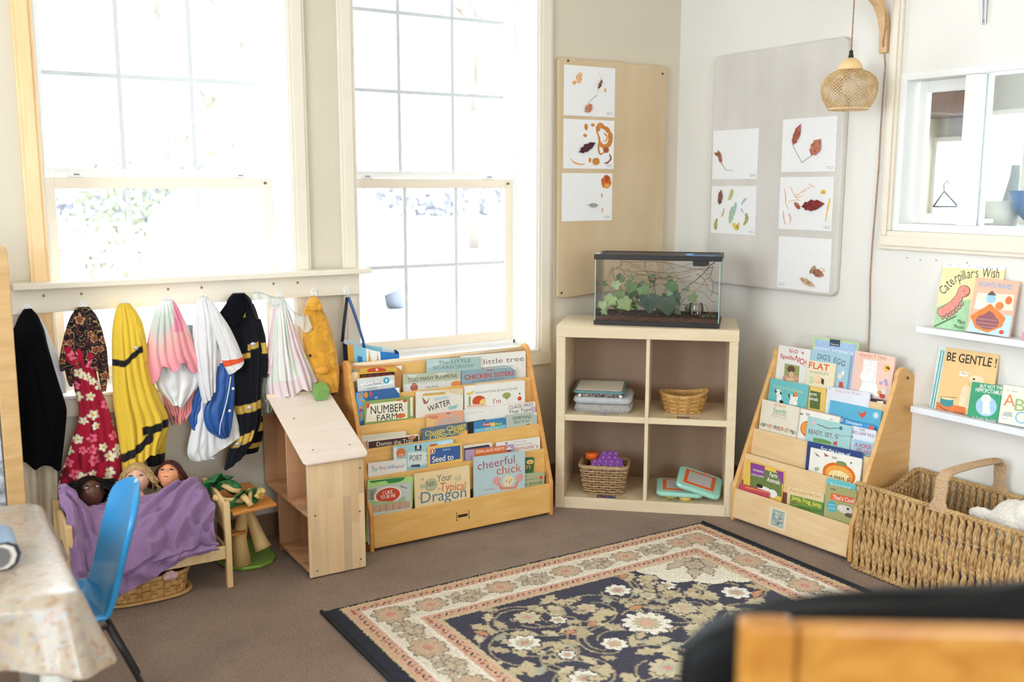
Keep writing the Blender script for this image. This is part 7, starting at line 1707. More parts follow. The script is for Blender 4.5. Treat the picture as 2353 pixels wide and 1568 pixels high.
# ================================================================ table with cloth at the left
t = thing('play_table', 'low white-legged table under a floral cloth at the photo\'s left edge', 'table', (-.30, 2.69, 0))
MB().box((-.885, 2.33, .518), (.257, 3.06, .538), WHITE).build('tabletop', t, bevel=.004)
for x, y in ((-.84, 2.37), (.225, 2.37), (-.84, 3.02), (.225, 3.02)): b = MB(); b.tube([(x, y, 0), (x, y, .52)], .034, mat('#E9E4DA', .4, .01), 18); b.build('leg', t)
def tcloth():
    nt_ = 260; ns = 120
    x0_, x1_, y0_, y1_, rc = -.90, .272, 2.315, 3.075, .035
    def rim(s):  # s in 0..1 around
        per = [(x1_-rc, y0_), (x1_, y0_+rc), (x1_, y1_-rc), (x1_-rc, y1_), (x0_+rc, y1_), (x0_, y1_-rc), (x0_, y0_+rc), (x0_+rc, y0_)]
        seg = []; pts = []
        for i in range(8):
            a, c = per[i], per[(i+1) % 8]
            if i % 2 == 0:
                cc = {0: (x1_-rc, y0_+rc), 2: (x1_-rc, y1_-rc), 4: (x0_+rc, y1_-rc), 6: (x0_+rc, y0_+rc)}[i]; a0 = {0: -90, 2: 0, 4: 90, 6: 180}[i]
                for k in range(8): an = math.radians(a0+90*k/8); pts.append((cc[0]+rc*math.cos(an), cc[1]+rc*math.sin(an)))
            else:
                L = math.hypot(c[0]-a[0], c[1]-a[1]); n = int(L/.02)
                for k in range(n): pts.append((lerp(a[0], c[0], k/n), lerp(a[1], c[1], k/n)))
        return pts
    R_ = rim(0); n = len(R_); rs = []; cxm, cym = -.31, 2.695
    for k in range(7): f = .0+k/6; rs.append([(lerp(cxm, x, f), lerp(cym, y, f), .5475+.0015*vnoise(x*9*f, y*9*f)-(.004 if k == 6 else 0)) for x, y in R_])
    for k in range(1, 15):
        f = k/14; ring = []
        for i, (x, y) in enumerate(R_):
            p, q = R_[i-1], R_[(i+1) % n]; tx_, ty_ = q[0]-p[0], q[1]-p[1]; L = math.hypot(tx_, ty_); nx_, ny_ = ty_/L, -tx_/L
            cf = max(0, 1-min(math.hypot(x-x1_, y-y0_), math.hypot(x-x1_, y-y1_), math.hypot(x-x0_, y-y0_), math.hypot(x-x0_, y-y1_))/.16)
            out = .012+f*(.016+.060*cf**1.2)+.012*f*math.sin(i*.55)*(1-cf)+.014*f*cf*math.sin(i*1.25); dz = f*(.140+.042*cf+.01*math.sin(i*.2))
            ring.append((x+nx_*out, y+ny_*out, .543-dz))
        rs.append(ring)
    pal = [lin(c) for c in ('#CFC6BA', '#C9A58A', '#B08A6A', '#AEB4B4', '#D6D0C6', '#BFA283', '#C4B9AE')]
    vs = [p for r in rs for p in r]; b = MB(); b.col = {}
    # refine through subdivision at render; colours are assigned by a node pattern
    m = bpy.data.materials.new('floral_tablecloth'); m.use_nodes = True; nt = m.node_tree; bb = nt.nodes['Principled BSDF']; bb.inputs['Roughness'].default_value = .34; bb.inputs['Specular IOR Level'].default_value = .9
    tc = nt.nodes.new('ShaderNodeTexCoord'); v1 = nt.nodes.new('ShaderNodeTexVoronoi'); v1.inputs['Scale'].default_value = 75; n1 = nt.nodes.new('ShaderNodeTexNoise'); n1.inputs['Scale'].default_value = 48; n1.inputs['Detail'].default_value = 5
    nt.links.new(tc.outputs['Object'], n1.inputs['Vector']); mxv = nt.nodes.new('ShaderNodeMix'); mxv.data_type = 'VECTOR'; mxv.inputs[0].default_value = .06
    nt.links.new(tc.outputs['Object'], mxv.inputs[4]); nt.links.new(n1.outputs[1], mxv.inputs[5]); nt.links.new(mxv.outputs[1], v1.inputs['Vector'])
    r1_ = nt.nodes.new('ShaderNodeValToRGB'); r1_.color_ramp.interpolation = 'B_SPLINE'; els = r1_.color_ramp.elements; els[0].position = 0; els[0].color = lin('#A2A6A6')+[1]; els[1].position = 1; els[1].color = lin('#BDB2A2')+[1]
    for p, c in ((.2, '#B08A70'), (.4, '#94774F'), (.55, '#BBAF9E'), (.7, '#949A9A'), (.85, '#B5937A')): e_ = els.new(p); e_.color = lin(c)+[1]
    sp = nt.nodes.new('ShaderNodeSeparateColor'); nt.links.new(v1.outputs['Color'], sp.inputs[0]); nt.links.new(sp.outputs[0], r1_.inputs[0])
    r2_ = nt.nodes.new('ShaderNodeValToRGB'); r2_.color_ramp.elements[0].position = .42; r2_.color_ramp.elements[1].position = .62; r2_.color_ramp.elements[0].color = (0, 0, 0, 1); r2_.color_ramp.elements[1].color = (1, 1, 1, 1); nt.links.new(n1.outputs[0], r2_.inputs[0])
    mx = nt.nodes.new('ShaderNodeMix'); mx.data_type = 'RGBA'; nt.links.new(r2_.outputs[0], mx.inputs[0]); nt.links.new(r1_.outputs[0], mx.inputs[6]); mx.inputs[7].default_value = lin('#B4A48C')+[1]; nt.links.new(mx.outputs[2], bb.inputs['Base Color'])
    b.col = None; b.rings(rs, m, cap=False)
    return b.build('tablecloth', mods=[('SOLIDIFY', dict(thickness=.003, offset=0)), ('SUBSURF', dict(levels=1, render_levels=1))])
tag(tcloth(), 'floral cream and tan cloth draped over the low table', 'tablecloth')
# rounded blue-grey case on the table
b = MB(); prof = [(0, 0), (.055, 0), (.072, .012), (.080, .034), (.074, .055), (.055, .066), (-.02, .066), (-.09, .066), (-.09, 0)]
t = thing('round_ended_case', 'grey blue round-ended hard case lying on the floral cloth at the left edge', 'case', (.10, 2.56, .551))
def cfr(a, c, o): return (.104+a, 2.52+o, .5505+c)
b.prism(prof, 0, .15, mat('#7E96AC', .5, .04), cfr, True); b.build('shell', t, bevel=.004)
b = MB(); sc_ = lambda s_, dy: [((a-.0)*s_, .033+(c-.033)*s_) for a, c in prof]
b.prism(sc_(1.02, 0), -.004, 0, mat('#2F2F3A', .5, .02), cfr); b.build('dark_edge', t); b = MB(); b.prism(sc_(.90, 0), -.0065, -.0042, mat('#CFC8BC', .5, .02), cfr); b.build('pale_band', t); b = MB(); b.prism(sc_(.74, 0), -.0085, -.0067, mat('#6A6765', .7, .1), cfr); b.build('grey_front', t)
# ================================================================ blue child's chair
BL = mat('#1488C2', .3, .02, 30, coat=.35, spec=.5, name='blue_plastic'); BKM = mat('#1A1A1C', .35, .0, spec=.5)
t = thing('child_chair', 'bright blue plastic child\'s chair with black legs beside the floral table', 'chair', (.39, 2.80, 0))
# shell profile in x-z: seat front at the left, back rising to the right
pf = [(.205, .318), (.225, .330), (.26, .326), (.30, .312), (.335, .302), (.372, .300), (.405, .318), (.428, .355), (.444, .41), (.460, .47), (.478, .53), (.494, .585), (.503, .622), (.506, .638)]
half = [(.205, .11), (.26, .150), (.335, .160), (.372, .155), (.405, .150), (.428, .15), (.444, .15), (.478, .150), (.494, .130), (.503, .085), (.506, .03)]
PFS = smooth_rows([(x, z, 0) for x, z in pf], 64)
def shell(a, c):
    x, z, _ = PFS[int(round(a*64))]; s_ = (c-.5)*2
    hw = .152*math.sqrt(max(0, 1-max(0, (z-.545)/.0935)**2.4)) if x > .40 else .152*math.sqrt(max(.02, 1-max(0, (.27-x)/.066)**2.6))
    curve = .030*s_*s_*hw/.152
    back = min(1, max(0, (x-.37)/.05)); return (x-curve*back, 2.80+s_*hw, z+curve*(1-back)*.8)
b = MB(); b.grid(shell, 64, 28, BL); b.build('seat_shell', t, mods=[('SOLIDIFY', dict(thickness=.016, offset=0)), ('SUBSURF', dict(levels=1, render_levels=1))])
for s_ in (-1, 1):
    b = MB(); y = 2.80+s_*.125; b.tube([(.388, y, .285), (.425, y+s_*.004, .20), (.500, y+s_*.012, .012), (.503, y+s_*.012, .004)], .0078, BKM, 12); b.build('leg', t)
    b = MB(); b.tube([(.305, y, .282), (.285, y+s_*.004, .18), (.262, y+s_*.012, .004)], .0078, BKM, 12); b.build('leg', t)
    b = MB(); b.tube([(.30, y, .286), (.345, y, .283), (.388, y, .286)], .0068, BKM, 10); b.build('seat_bar', t)
# ================================================================ armchair in the foreground
CHW = wood('#A86C24', '#BF883A', (3, 30, 30), rough=.35, coat=.2, name='golden_beech'); CUS = mat('#08090A', .6, .1, 60, .2, 200, spec=.2, name='black_upholstery')
ca = math.radians(-31.8-2.5); cu = Vector((math.cos(ca), math.sin(ca), 0)); cf_ = Vector((math.sin(-ca), math.cos(ca), 0)); cf_ = Vector((-cu.y, cu.x, 0))
CO = Vector((.700, .675, 0))
def ch(u, d, z): return tuple(CO+cu*u+cf_*d+Vector((0, 0, z)))
t = thing('wooden_armchair', 'golden wood chair frame with a black padded back, blurred in the right foreground', 'chair', ch(.28, .2, 0))
def cbox(n, u0, u1, d0, d1, z0, z1, m, bev=.006): b = MB(); b.prism([(u0, d0), (u1, d0), (u1, d1), (u0, d1)], z0, z1, m, lambda u, d, z: ch(u, d, z)); return b.build(n, t, bevel=bev)
cbox('back_post', -.003, .052, -.0, .036, .0, 1.007, CHW); cbox('back_post', .53, .585, 0, .036, 0, 1.007, CHW)
cbox('top_rail', .0525, .5295, .006, .034, .938, 1.004, CHW); cbox('back_rail', .0525, .5295, .008, .030, .52, .57, CHW)
cbox('front_leg', -.003, .045, .50, .545, 0, .42, CHW); cbox('front_leg', .537, .585, .50, .545, 0, .42, CHW)
cbox('side_rail', .0, .03, .037, .499, .34, .40, CHW); cbox('side_rail', .552, .582, .037, .499, .34, .40, CHW)
b = MB()
def cush(a, c):
    # rounded slab: around in a, along height in c
    ph = a*2*math.pi; k = 6; cc, ss = math.cos(ph), math.sin(ph); q = (abs(cc)**3+abs(ss)**3)**(-1/3)
    f = c; e = (1-abs(2*f-1)**10)**.35 if 0 < f < 1 else 0.0
    z = lerp(.44, 1.018+.020*cc, f); topr = max(0, (f-.88)/.12); lx_ = 1-.14*topr**2.2
    return ch(.320+cc*q*.375*lx_*(.3+.7*e if e > 0 else .25), .098+ss*q*.050*e, z)
b.grid(cush, 80, 60, CUS, closed=True); b.build('back_cushion', t)
cbox('seat_cushion', .0, .58, .16, .56, .405, .47, CUS, .03)
BIRCH_SHADED = wood('#C49A62', '#D4AE78', (5, 5, 30), name='shaded_birch')  # birch darkened in its colour to give the divider its backlit shade
# ================================================================ divider at the left edge
t = thing('room_divider', 'tall birch room divider frame standing at the photo\'s left edge', 'divider', (.20, 3.58, 0))
b = MB(); pr = [(.236, 0), (.289, 0), (.294, 1.235), (.290, 1.250), (.278, 1.258), (-.25, 1.262), (-.25, 1.21), (.236, 1.205)]
b.prism(pr, 3.575, 3.60, BIRCH_SHADED, lambda u, v, w_: (u, w_, v)); b.build('frame', t, bevel=.003)
b = MB(); b.prism([(-.25, 1.05), (.2355, 1.05), (.2355, 1.20), (-.25, 1.20)], 3.58, 3.595, BIRCH_SHADED, lambda u, v, w_: (u, w_, v)); b.build('upper_panel', t)
MB().box((-.25, 3.575, 0), (-.20, 3.60, 1.2), BIRCH_SHADED).build('post', t, bevel=.003)
b = MB(); fl = lambda a, c: (lerp(-.19, .232, a), 3.62+.012*math.sin(a*30), lerp(.35, .98, c)); b.grid(fl, 60, 20, mat('#A3A5AA', .9, .5, 55, .1)); tag(b.build('hanging_fabric'), 'grey patterned fabric hanging behind the birch divider post at the left edge', 'fabric')
b = MB(); CV = mat('#D6C7AE', .9, .04, 20, .3, 250, name='cream_canvas')
def cv(a, c): return (lerp(.265, .415-.03*c, a)+.01*math.sin(c*3), 3.80+.018*math.sin(a*11+c*2)+.01*math.sin(a*23), lerp(.60, .02, c))
b.grid(cv, 60, 40, CV); tag(b.build('canvas_cloth', mods=[('SOLIDIFY', dict(thickness=.003))]), 'cream canvas cloth hanging below the black cape at the far left', 'cloth')
# ================================================================ hanging costumes
def drape(name, parent, rows, y0, m, depth=.03, folds=5, amp=.008, seed=1, hem=None, colfn=None, nr=80, na=120, tip=.012, mods=(('SOLIDIFY', dict(thickness=.0015)),), label=None, kindt=None):
    # closed hanging tube: gathered at the hook, folds opening downwards
    R_ = smooth_rows(rows, nr); zt, zb = rows[0][0], rows[-1][0]
    def fn(a, c):
        z, xl, xr = R_[min(nr, int(round(c*nr)))]; ph = a*2*math.pi; s_ = (c**.7); cs_, sn = math.cos(ph), math.sin(ph)
        xc, hw = (xl+xr)/2, (xr-xl)/2
        dd = depth*(.35+.65*min(1, c*3)); fw = amp*s_*(math.sin(folds*ph+seed+c*1.5)+.5*math.sin(folds*2.3*cs_+seed*2+c*3))
        # folds run as vertical ridges across the front
        rid = amp*s_*1.2*(abs(math.sin(cs_*folds*1.7+seed+.8*c+.5*vnoise(cs_*2+seed, c*2)))**1.3-.5)
        x = xc-hw*cs_+.15*fw; y = y0-dd*sn-(rid if sn > 0 else -rid*.5)-.4*fw*sn+.004*vnoise(cs_*4+seed, c*7, 3)
        if hem:
            k = max(0, (c-.72)/.28)**1.5; z = z+hem(-cs_, sn)*k
        return (x, y, z)
    b = MB(); cf = None
    if colfn: cf = lambda a, c: colfn(fn(a, c), a, c)
    b.grid(fn, na, nr, m, closed=True, colfn=cf)
    top = [fn(k/na, 0) for k in range(na)]; b.add(top, [tuple(range(na))], m)
    if colfn:
        o = len(b.v)-na
        for k in range(na): b.col[o+k] = colfn(top[k], k/na, 0)
    return b.build(name, parent, mods=mods, label=label)
YG = 3.795
VC = vcol('dyed_fabric', .9, .12, 500, sheen=.1); VS = vcol('satin_fabric', .45, .05, 300, sheen=.2); VT = vcol('sheer_tulle', .8, .0, 300, trans=.35)
def P(*h): return [lin(c) for c in h]
def costume(name, label, cat, x, z): return thing(name, label, cat, (x, YG, z), group=None)
# --- black cape with white sleeve behind
t = costume('black_cape', 'long black cape hanging on the leftmost hook with white cloth behind it', 'costume', .37, 1.0)
BLKC = mat('#08080A', .95, .1, 12, .2, 300, spec=.1, name='black_cloth')
drape('cape', t, [(1.024,.3484,.3715),(.9996,.3318,.3891),(.9737,.3192,.3984),(.9431,.3077,.4074),(.8889,.308,.4149),(.8108,.3081,.4294),(.732,.3068,.4455),(.6604,.3061,.4594),(.5975,.3059,.4525),(.5269,.3038,.4393),(.4704,.3013,.4271)], 3.785, BLKC, .04, 3, .010, 2, hem=lambda x, s: -.018*x+.022*abs(math.sin(x*2.6+1.0))-.02)
drape('white_sleeve', t, [(1.0044,.3624,.3872),(.968,.3683,.4071),(.9124,.3812,.4259),(.8566,.3887,.4421),(.7996,.4131,.4556),(.751,.4241,.464),(.7114,.4472,.4644)], 3.81, mat('#DCDADA', .8, .05, 10, sheen=.1), .014, 3, .004, 3, label='white sleeve')
b = MB(); b.box((.398, 3.742, .455), (.4, 3.744, .463), mat('#E07A8A', .5, 0)); 
# --- paisley scarf
RED, DRK, IVO, PNK = P('#A3122E', '#6A0C20', '#E6DDC0', '#E06A80')
def cellflower(x, z, sc, seed, dens):
    # jittered flowers on a lattice -> (index, radius ratio, angle)
    best = None; i0, j0 = int(math.floor(x/sc)), int(math.floor(z/sc))
    for i in (i0-1, i0, i0+1):
        for j in (j0-1, j0, j0+1):
            r = random.Random(i*7919+j*104729+seed)
            if r.random() > dens: continue
            cx, cz, s_ = (i+.2+.6*r.random())*sc, (j+.2+.6*r.random())*sc, sc*(.38+.2*r.random()); dx, dz = x-cx, z-cz; th = math.atan2(dz, dx)+r.random()*6; d = math.hypot(dx, dz)
            pr = s_*(.55+.45*abs(math.cos(th*2.5)))
            q = d/pr
            if q < 1 and (best is None or q < best[0]): best = (q, d/s_, r.random())
    return best
def redcol(p, a, c):
    q = cellflower(p[0]*1.0, p[2]*1.0, .040, 5, .62)
    base = RED if vnoise(p[0]*40, p[2]*6, 1) > -.25 else DRK
    if q:
        if q[2] < .33: return PNK if q[1] > .3 else lin('#C03050')
        if q[1] < .22: return lin('#D9A83A')
        return IVO if q[0] < .86 else lin('#B9A890')
    return base
def paisley(p, a, c):
    x, z = p[0], p[2]; d = vnoise(x*22, z*22, 3)+.5*vnoise(x*50, z*50, 7); v = abs(math.sin(d*7))
    q = cellflower(x, z, .034, 3, .6)
    if q and q[0] < .9: return lin('#8A4A3A') if q[1] < .3 else (lin('#B98A5A') if q[0] > .6 else lin('#5A2A2A'))
    if v < .16: return lin('#A8875A')
    if v > .97: return lin('#5E2A30')
    return lin('#17141A')
t = costume('red_floral_dress', 'long red dress printed with cream and pink flowers, under the black paisley scarf', 'costume', .54, .5)
drape('dress', t, [(.8827,.4916,.5608),(.8512,.4782,.5705),(.7953,.489,.5657),(.7308,.4907,.575),(.6647,.4997,.5949),(.6074,.4948,.6094),(.551,.4739,.6211),(.4862,.4526,.6324),(.414,.4251,.6357),(.3382,.4088,.6297)], 3.782, VC, .035, 5, .012, 7, colfn=redcol, nr=230, na=260, hem=lambda x, s: .01*math.sin(x*5))
drape('bodice_knot', t, [(.8844,.4648,.5358),(.8563,.4659,.566),(.8294,.4727,.5644),(.8073,.4883,.5485)], 3.765, VC, .02, 3, .008, 4, colfn=redcol, nr=60, na=140)
t = costume('paisley_scarf', 'black paisley scarf gathered on the second hook above the red floral dress', 'scarf', .55, 1.0)
drape('scarf', t, [(1.0187,.5173,.5575),(.992,.4985,.5777),(.9529,.4804,.5914),(.9058,.4661,.6003),(.8587,.4532,.6063),(.8192,.4464,.6069),(.7952,.4492,.6069)], 3.785, VC, .035, 4, .010, 1, colfn=paisley, nr=120, na=240, hem=lambda x, s: -.045*x*(x > 0)+.03*(1-abs(x)))
drape('scarf_tail', t, [(.8721,.5747,.6069),(.8243,.5748,.6056),(.7765,.5749,.6028),(.7363,.5783,.5989),(.709,.5826,.5944)], 3.775, VC, .010, 2, .004, 2, colfn=paisley, nr=90, na=100)
drape('scarf_tail', t, [(.905,.4645,.4956),(.8584,.4615,.4927),(.8113,.4642,.4897),(.7638,.4697,.4882),(.7399,.4767,.4838)], 3.775, VC, .010, 2, .004, 5, colfn=paisley, nr=90, na=100)
# --- yellow coat with black bands
YEL, YBK = P('#DDB83C', '#1D1A1A')
def edge(d, h, w_=.0025): return max(0, min(1, (h-abs(d))/w_+.5))
def mixc(A_, B_, k): return [lerp(A_[i], B_[i], k) for i in range(3)]
def bandz(x, pts):
    return interp(x, pts, 1)
b1 = sorted([(.6252,.8275),(.6607,.821),(.6832,.8448),(.7118,.8665),(.7307,.8763)])
b2 = sorted([(.7131,.5564),(.7365,.5567),(.7634,.5632),(.7922,.5696),(.8144,.5701)])
b3 = sorted([(.6273,.4489),(.6619,.467),(.694,.4891),(.7187,.5157),(.7426,.5258)])
def yelcol(p, a, c):
    x, y, z = p
    k = edge(z-bandz(x, b1)+.012, .0125)*max(0, min(1, (b1[-1][0]-x)/.0025))
    k = max(k, edge(z-bandz(x, b2)+.004, .016)*max(0, min(1, (x-b2[0][0]+.01)/.0025)), edge(z-bandz(x, b3), .017)*max(0, min(1, (b3[-1][0]-x)/.0025)))
    return mixc(YEL, YBK, k)
t = costume('yellow_costume', 'yellow fabric costume coat with black bands on the third hook', 'costume', .72, 1.0)
rows = [(1.0246,.662,.6933),(1.0006,.6473,.71),(.9604,.6361,.732),(.9122,.6289,.7416),(.8477,.6252,.7473),(.7828,.6229,.7514),(.7171,.6207,.7649),(.6504,.6214,.7833),(.591,.6256,.8054),(.5327,.6298,.8023),(.4838,.6345,.7808),(.4277,.6358,.7684)]
drape('coat', t, rows, 3.775, VC, .045, 5, .013, 9, colfn=yelcol, nr=200, na=260, hem=lambda x, s: .052*x+.012*math.sin(x*6))
drape('sleeve', t, [(1.0065,.6826,.7065),(.9692,.6865,.7225),(.9206,.6928,.7335),(.8637,.6987,.7426),(.8114,.7109,.7429)], 3.755, VC, .016, 2, .005, 2, colfn=lambda p, a, c: YBK if .86 < c+.2*p[0]-.1 < .90 and 0 else YEL, nr=60, na=90)
drape('inner_panel', t, [(.5445,.7189,.8164),(.5031,.7198,.8031),(.4526,.7233,.7957),(.3977,.7344,.7897)], 3.80, VC, .012, 3, .008, 4, colfn=lambda p, a, c: YBK if c > .72 else lin('#C9A432'), nr=60, na=110, label='dark-hemmed inner panel')
x0y = [(.6998,.8669)][0]; b = MB(); b.ball((x0y[0], 3.722, x0y[1]), (.0075, .003, .008), mat('#B9B5AA', .3, .0, metal=.3), 12); b.build('button', t)
# --- rainbow tulle dress
def rain(p, a, c):
    stops = [(0, '#E8E4DE'), (.10, '#D8DAD2'), (.22, '#C4CDBE'), (.38, '#C9C6BE'), (.52, '#E3B4AA'), (.72, '#EFA3A4'), (.9, '#E898A0'), (1, '#E88FA0')]
    k = c+.08*vnoise(p[0]*20, p[2]*8)+.10*math.sin((p[0]-.83)*40)
    if abs(p[0]-.855) < .010+.02*c and c < .5: return lin('#E88FA6')
    for (q, h), (q2, h2) in zip(stops, stops[1:]):
        if k <= q2: f = max(0, min(1, (k-q)/(q2-q))); A_, B_ = lin(h), lin(h2); return [lerp(A_[i], B_[i], f) for i in range(3)]
    return lin('#E88FA0')
t = costume('rainbow_tulle_dress', 'pastel rainbow tulle skirt over white satin and coral frills on the fourth hook', 'costume', .85, 1.0)
drape('tulle', t, [(1.0295,.8015,.845),(1.0084,.7881,.8596),(.9759,.7756,.8737),(.935,.7627,.8907),(.8858,.7509,.9075),(.8362,.7437,.9227),(.786,.7426,.9382),(.7487,.7484,.9494)], 3.765, VC, .04, 6, .010, 3, colfn=rain, nr=100, na=200, hem=lambda x, s: .055*(1-x*x)-.02+.018*math.sin(x*9))
drape('satin', t, [(.8487,.7686,.9236),(.7986,.766,.9342),(.7484,.7665,.9383),(.6981,.7794,.9261),(.6616,.8026,.8951),(.6287,.8262,.8581)], 3.785, mat('#DEDAD6', .4, .04, 8, sheen=.2, name='white_satin'), .030, 3, .012, 6, hem=lambda x, s: -.02*(x > 0)*x)
drape('frills', t, [(.7106,.8002,.9221),(.66,.8007,.9196),(.626,.8085,.9147),(.5952,.8165,.91),(.5657,.8277,.8792)], 3.80, mat('#DE8A86', .9, .12, 30, sheen=.2, name='coral_tulle'), .02, 9, .010, 5, hem=lambda x, s: .02*math.sin(x*14), label='coral frills')
# --- white shirt with orange cuff, blue jersey and white trousers
t = costume('white_costume_shirt', 'white shirt with an orange-striped cuff and blue jersey panel on the fifth hook', 'costume', .98, 1.0)
WS = mat('#DDD9D7', .75, .03, 10, .1, 300, sheen=.1, name='white_cotton')
drape('shirt', t, [(1.0356,.9414,.9704),(1.0092,.9305,.9854),(.9594,.9186,1.006),(.8928,.9122,1.0161),(.8263,.9122,1.0098),(.7594,.9187,1.0002),(.7005,.9256,.991),(.6544,.9365,.9856)], 3.755, WS, .035, 4, .010, 8, hem=lambda x, s: .03*x)
def cuff(p, a, c): return lin('#E0562E') if .80 < c < .885 else lin('#DDD9D7')
drape('sleeve', t, [(1.0281,.9589,.975),(.9861,.9666,.999),(.9352,.9741,1.0294),(.8839,.988,1.0536),(.8323,1.0021,1.0731),(.7893,1.0101,1.0864),(.7543,1.0317,1.0884)], 3.72, VC, .020, 2, .006, 2, colfn=cuff, nr=110, na=120, hem=lambda x, s: .02*x)
BJ = mat('#1F4F92', .5, .06, 10, sheen=.1, name='blue_satin')
drape('jersey', t, [(.7795,.9953,1.0283),(.755,.9877,1.0539),(.7129,.9792,1.0554),(.6626,.9671,1.0549),(.6132,.9419,1.0494),(.5627,.9363,1.0421),(.5194,.9506,1.0336),(.4865,.9888,1.0222)], 3.745, BJ, .022, 3, .008, 3, label='blue jersey panel')
b = MB(); st = [(1.0307,.731),(1.022,.6828),(1.0099,.6333),(.9944,.5842),(.983,.5515),(.9778,.5095)]
for dx in (0,): b.tube([(x, 3.697, z) for x, z in st], .0035, mat('#E6E4E2', .6, 0), 6, flat=.5)
b.build('white_piping', t)
for px in [(1.0202,.599),(1.0372,.6838)]: b = MB(); b.ball((px[0], 3.695, px[1]), (.0055, .002, .0055), mat('#EFEDEA', .3, 0), 10); b.build('button', t)
drape('jersey_tail', t, [(.6947,.9355,.9585),(.6536,.9139,.9532),(.6038,.8985,.9443),(.5624,.8899,.9291),(.5194,.9009,.9205)], 3.785, BJ, .012, 2, .005, 2, label='blue jersey tail')
drape('trousers', t, [(.6607,.9315,.9941),(.6012,.9188,.9997),(.5419,.903,1.002),(.4827,.8871,.9993),(.4318,.8781,.9936),(.4,.8896,.9888)], 3.785, WS, .025, 3, .008, 4)
drape('trouser_leg', t, [(.6519,.9857,1.0423),(.6008,.9703,1.0518),(.5494,.9548,1.0648),(.4973,.9508,1.0728),(.4448,.9533,1.0775)], 3.765, WS, .020, 2, .007, 1, hem=lambda x, s: .035*x)
# --- black firefighter coat
GLD, CBK = P('#C7A24A', '#0B0C12')
gb = [[(1.0647,.9457),(1.1019,.9565)], [(1.1104,.8344),(1.1445,.8383)], [(1.0831,.786),(1.1142,.8036)], [(1.0492,.5815),(1.1493,.611)], [(.9905,.4277),(1.1135,.4902)]]
seg = [(518, 568), (572, 597), (540, 576), (544, 606), (510, 590)]
bands = [( [(1.0674,.9499),(1.1081,.9605)], .010), ( [(1.1113,.8316),(1.1526,.84)], .011), ( [(1.0689,.7877),(1.117,.8038)], .010), ( [(1.0516,.5807),(1.1571,.6028)], .0165), ( [(.9944,.4258),(1.1178,.4853)], .0175)]
def fire(p, a, c):
    x, y, z = p
    for (q0, q1), h in bands:
        if q0[0]-.002 < x < q1[0]+.002 and y < 3.79:
            zz_ = lerp(q0[1], q1[1], (x-q0[0])/(q1[0]-q0[0]))
            kk = edge(z-zz_, h)
            if kk > 0: return mixc(CBK, GLD, kk)
    return CBK
t = costume('firefighter_coat', 'black costume coat with gold bands and silver discs between white shirt and tulle dress', 'costume', 1.13, 1.0)
drape('coat', t, [(1.0389,1.075,1.1187),(1.0153,1.054,1.1415),(.9729,1.0422,1.1603),(.9215,1.0433,1.1738),(.8438,1.05,1.1898),(.7574,1.0564,1.19),(.6714,1.0595,1.1744),(.6019,1.0616,1.1699),(.5318,1.0671,1.1637),(.4806,1.0598,1.1477),(.431,1.0287,1.1316),(.3946,1.0135,1.1127)], 3.775, VC, .045, 4, .010, 6, colfn=fire, nr=230, na=260, hem=lambda x, s: .05*x)
drape('hood', t, [(1.0417,1.0701,1.1),(1.0171,1.0459,1.109),(.991,1.0234,1.1147),(.9652,1.0075,1.1035),(.9417,1.0229,1.0925),(.9214,1.0417,1.0782)], 3.73, mat('#0C0D12', .95, .08, 10, spec=.1, name='black_cloth_hood'), .02, 2, .006, 3)
drape('sleeve', t, [(.9372,1.1494,1.1699),(.8854,1.1542,1.1817),(.8247,1.1587,1.1898),(.7637,1.1667,1.1944),(.7067,1.1714,1.1852)], 3.75, VC, .016, 2, .004, 2, colfn=lambda p, a, c: GLD if .42 < c < .60 and p[0] < 1.232 else CBK, nr=80, na=90)
drape('lower_leg', t, [(.5414,1.12,1.1741),(.4968,1.1234,1.1742),(.4548,1.0905,1.1707),(.422,1.0632,1.1587),(.3966,1.0535,1.1506)], 3.79, VC, .015, 2, .006, 2, colfn=lambda p, a, c: GLD if (.15 < c < .33 or .62 < c < .78) else CBK, nr=90, na=90)
b = MB()
for px in [(1.0833,.9527),(1.1294,.8447),(1.1057,.5953),(1.0557,.4564)]: b.ball((px[0], 3.722, px[1]), (.0105, .003, .008), mat('#C4C2BE', .3, .05, metal=.4), 12)
b.build('silver_discs', t)
# --- fairy dress
def fairy(p, a, c):
    v = vnoise(p[0]*14, p[2]*4, 2)
    return lin('#E3CFD0') if v > .12 or c > .84 else (lin('#D6DCCB') if v > -.15 else lin('#E6E2DC'))
t = costume('fairy_dress', 'pale pink and green sheer fairy dress with wings, left of the yellow furry costume', 'costume', 1.29, 1.0)
drape('dress', t, [(1.0181,1.2459,1.2669),(.9821,1.2307,1.2797),(.9303,1.2183,1.2956),(.8693,1.2108,1.315),(.8077,1.2033,1.3381),(.7454,1.1975,1.3651),(.6829,1.1918,1.3888),(.6287,1.2003,1.3982)], 3.755, VC, .04, 7, .013, 5, colfn=fairy, nr=120, na=220, hem=lambda x, s: .03*x+.012*math.sin(x*9))
drape('green_panel', t, [(.817,1.1993,1.2309),(.7646,1.1903,1.2396),(.7034,1.1845,1.2409),(.6424,1.1786,1.235),(.5988,1.1839,1.2192),(.5555,1.1857,1.1998)], 3.78, vcol('sage_tulle', .8, 0, 300, trans=.15), .016, 4, .008, 3, colfn=lambda p, a, c: lin('#BFC4AC'), nr=60, na=90)
drape('pink_strap', t, [(1.0089,1.2281,1.249),(.9411,1.2151,1.236),(.8558,1.2015,1.2294),(.7703,1.1878,1.2192),(.7193,1.1788,1.2032)], 3.75, mat('#E2C4C8', .6, .05, 12), .012, 2, .003, 2)
wm = vcol('wing_film', .4, 0, 300, trans=.45)
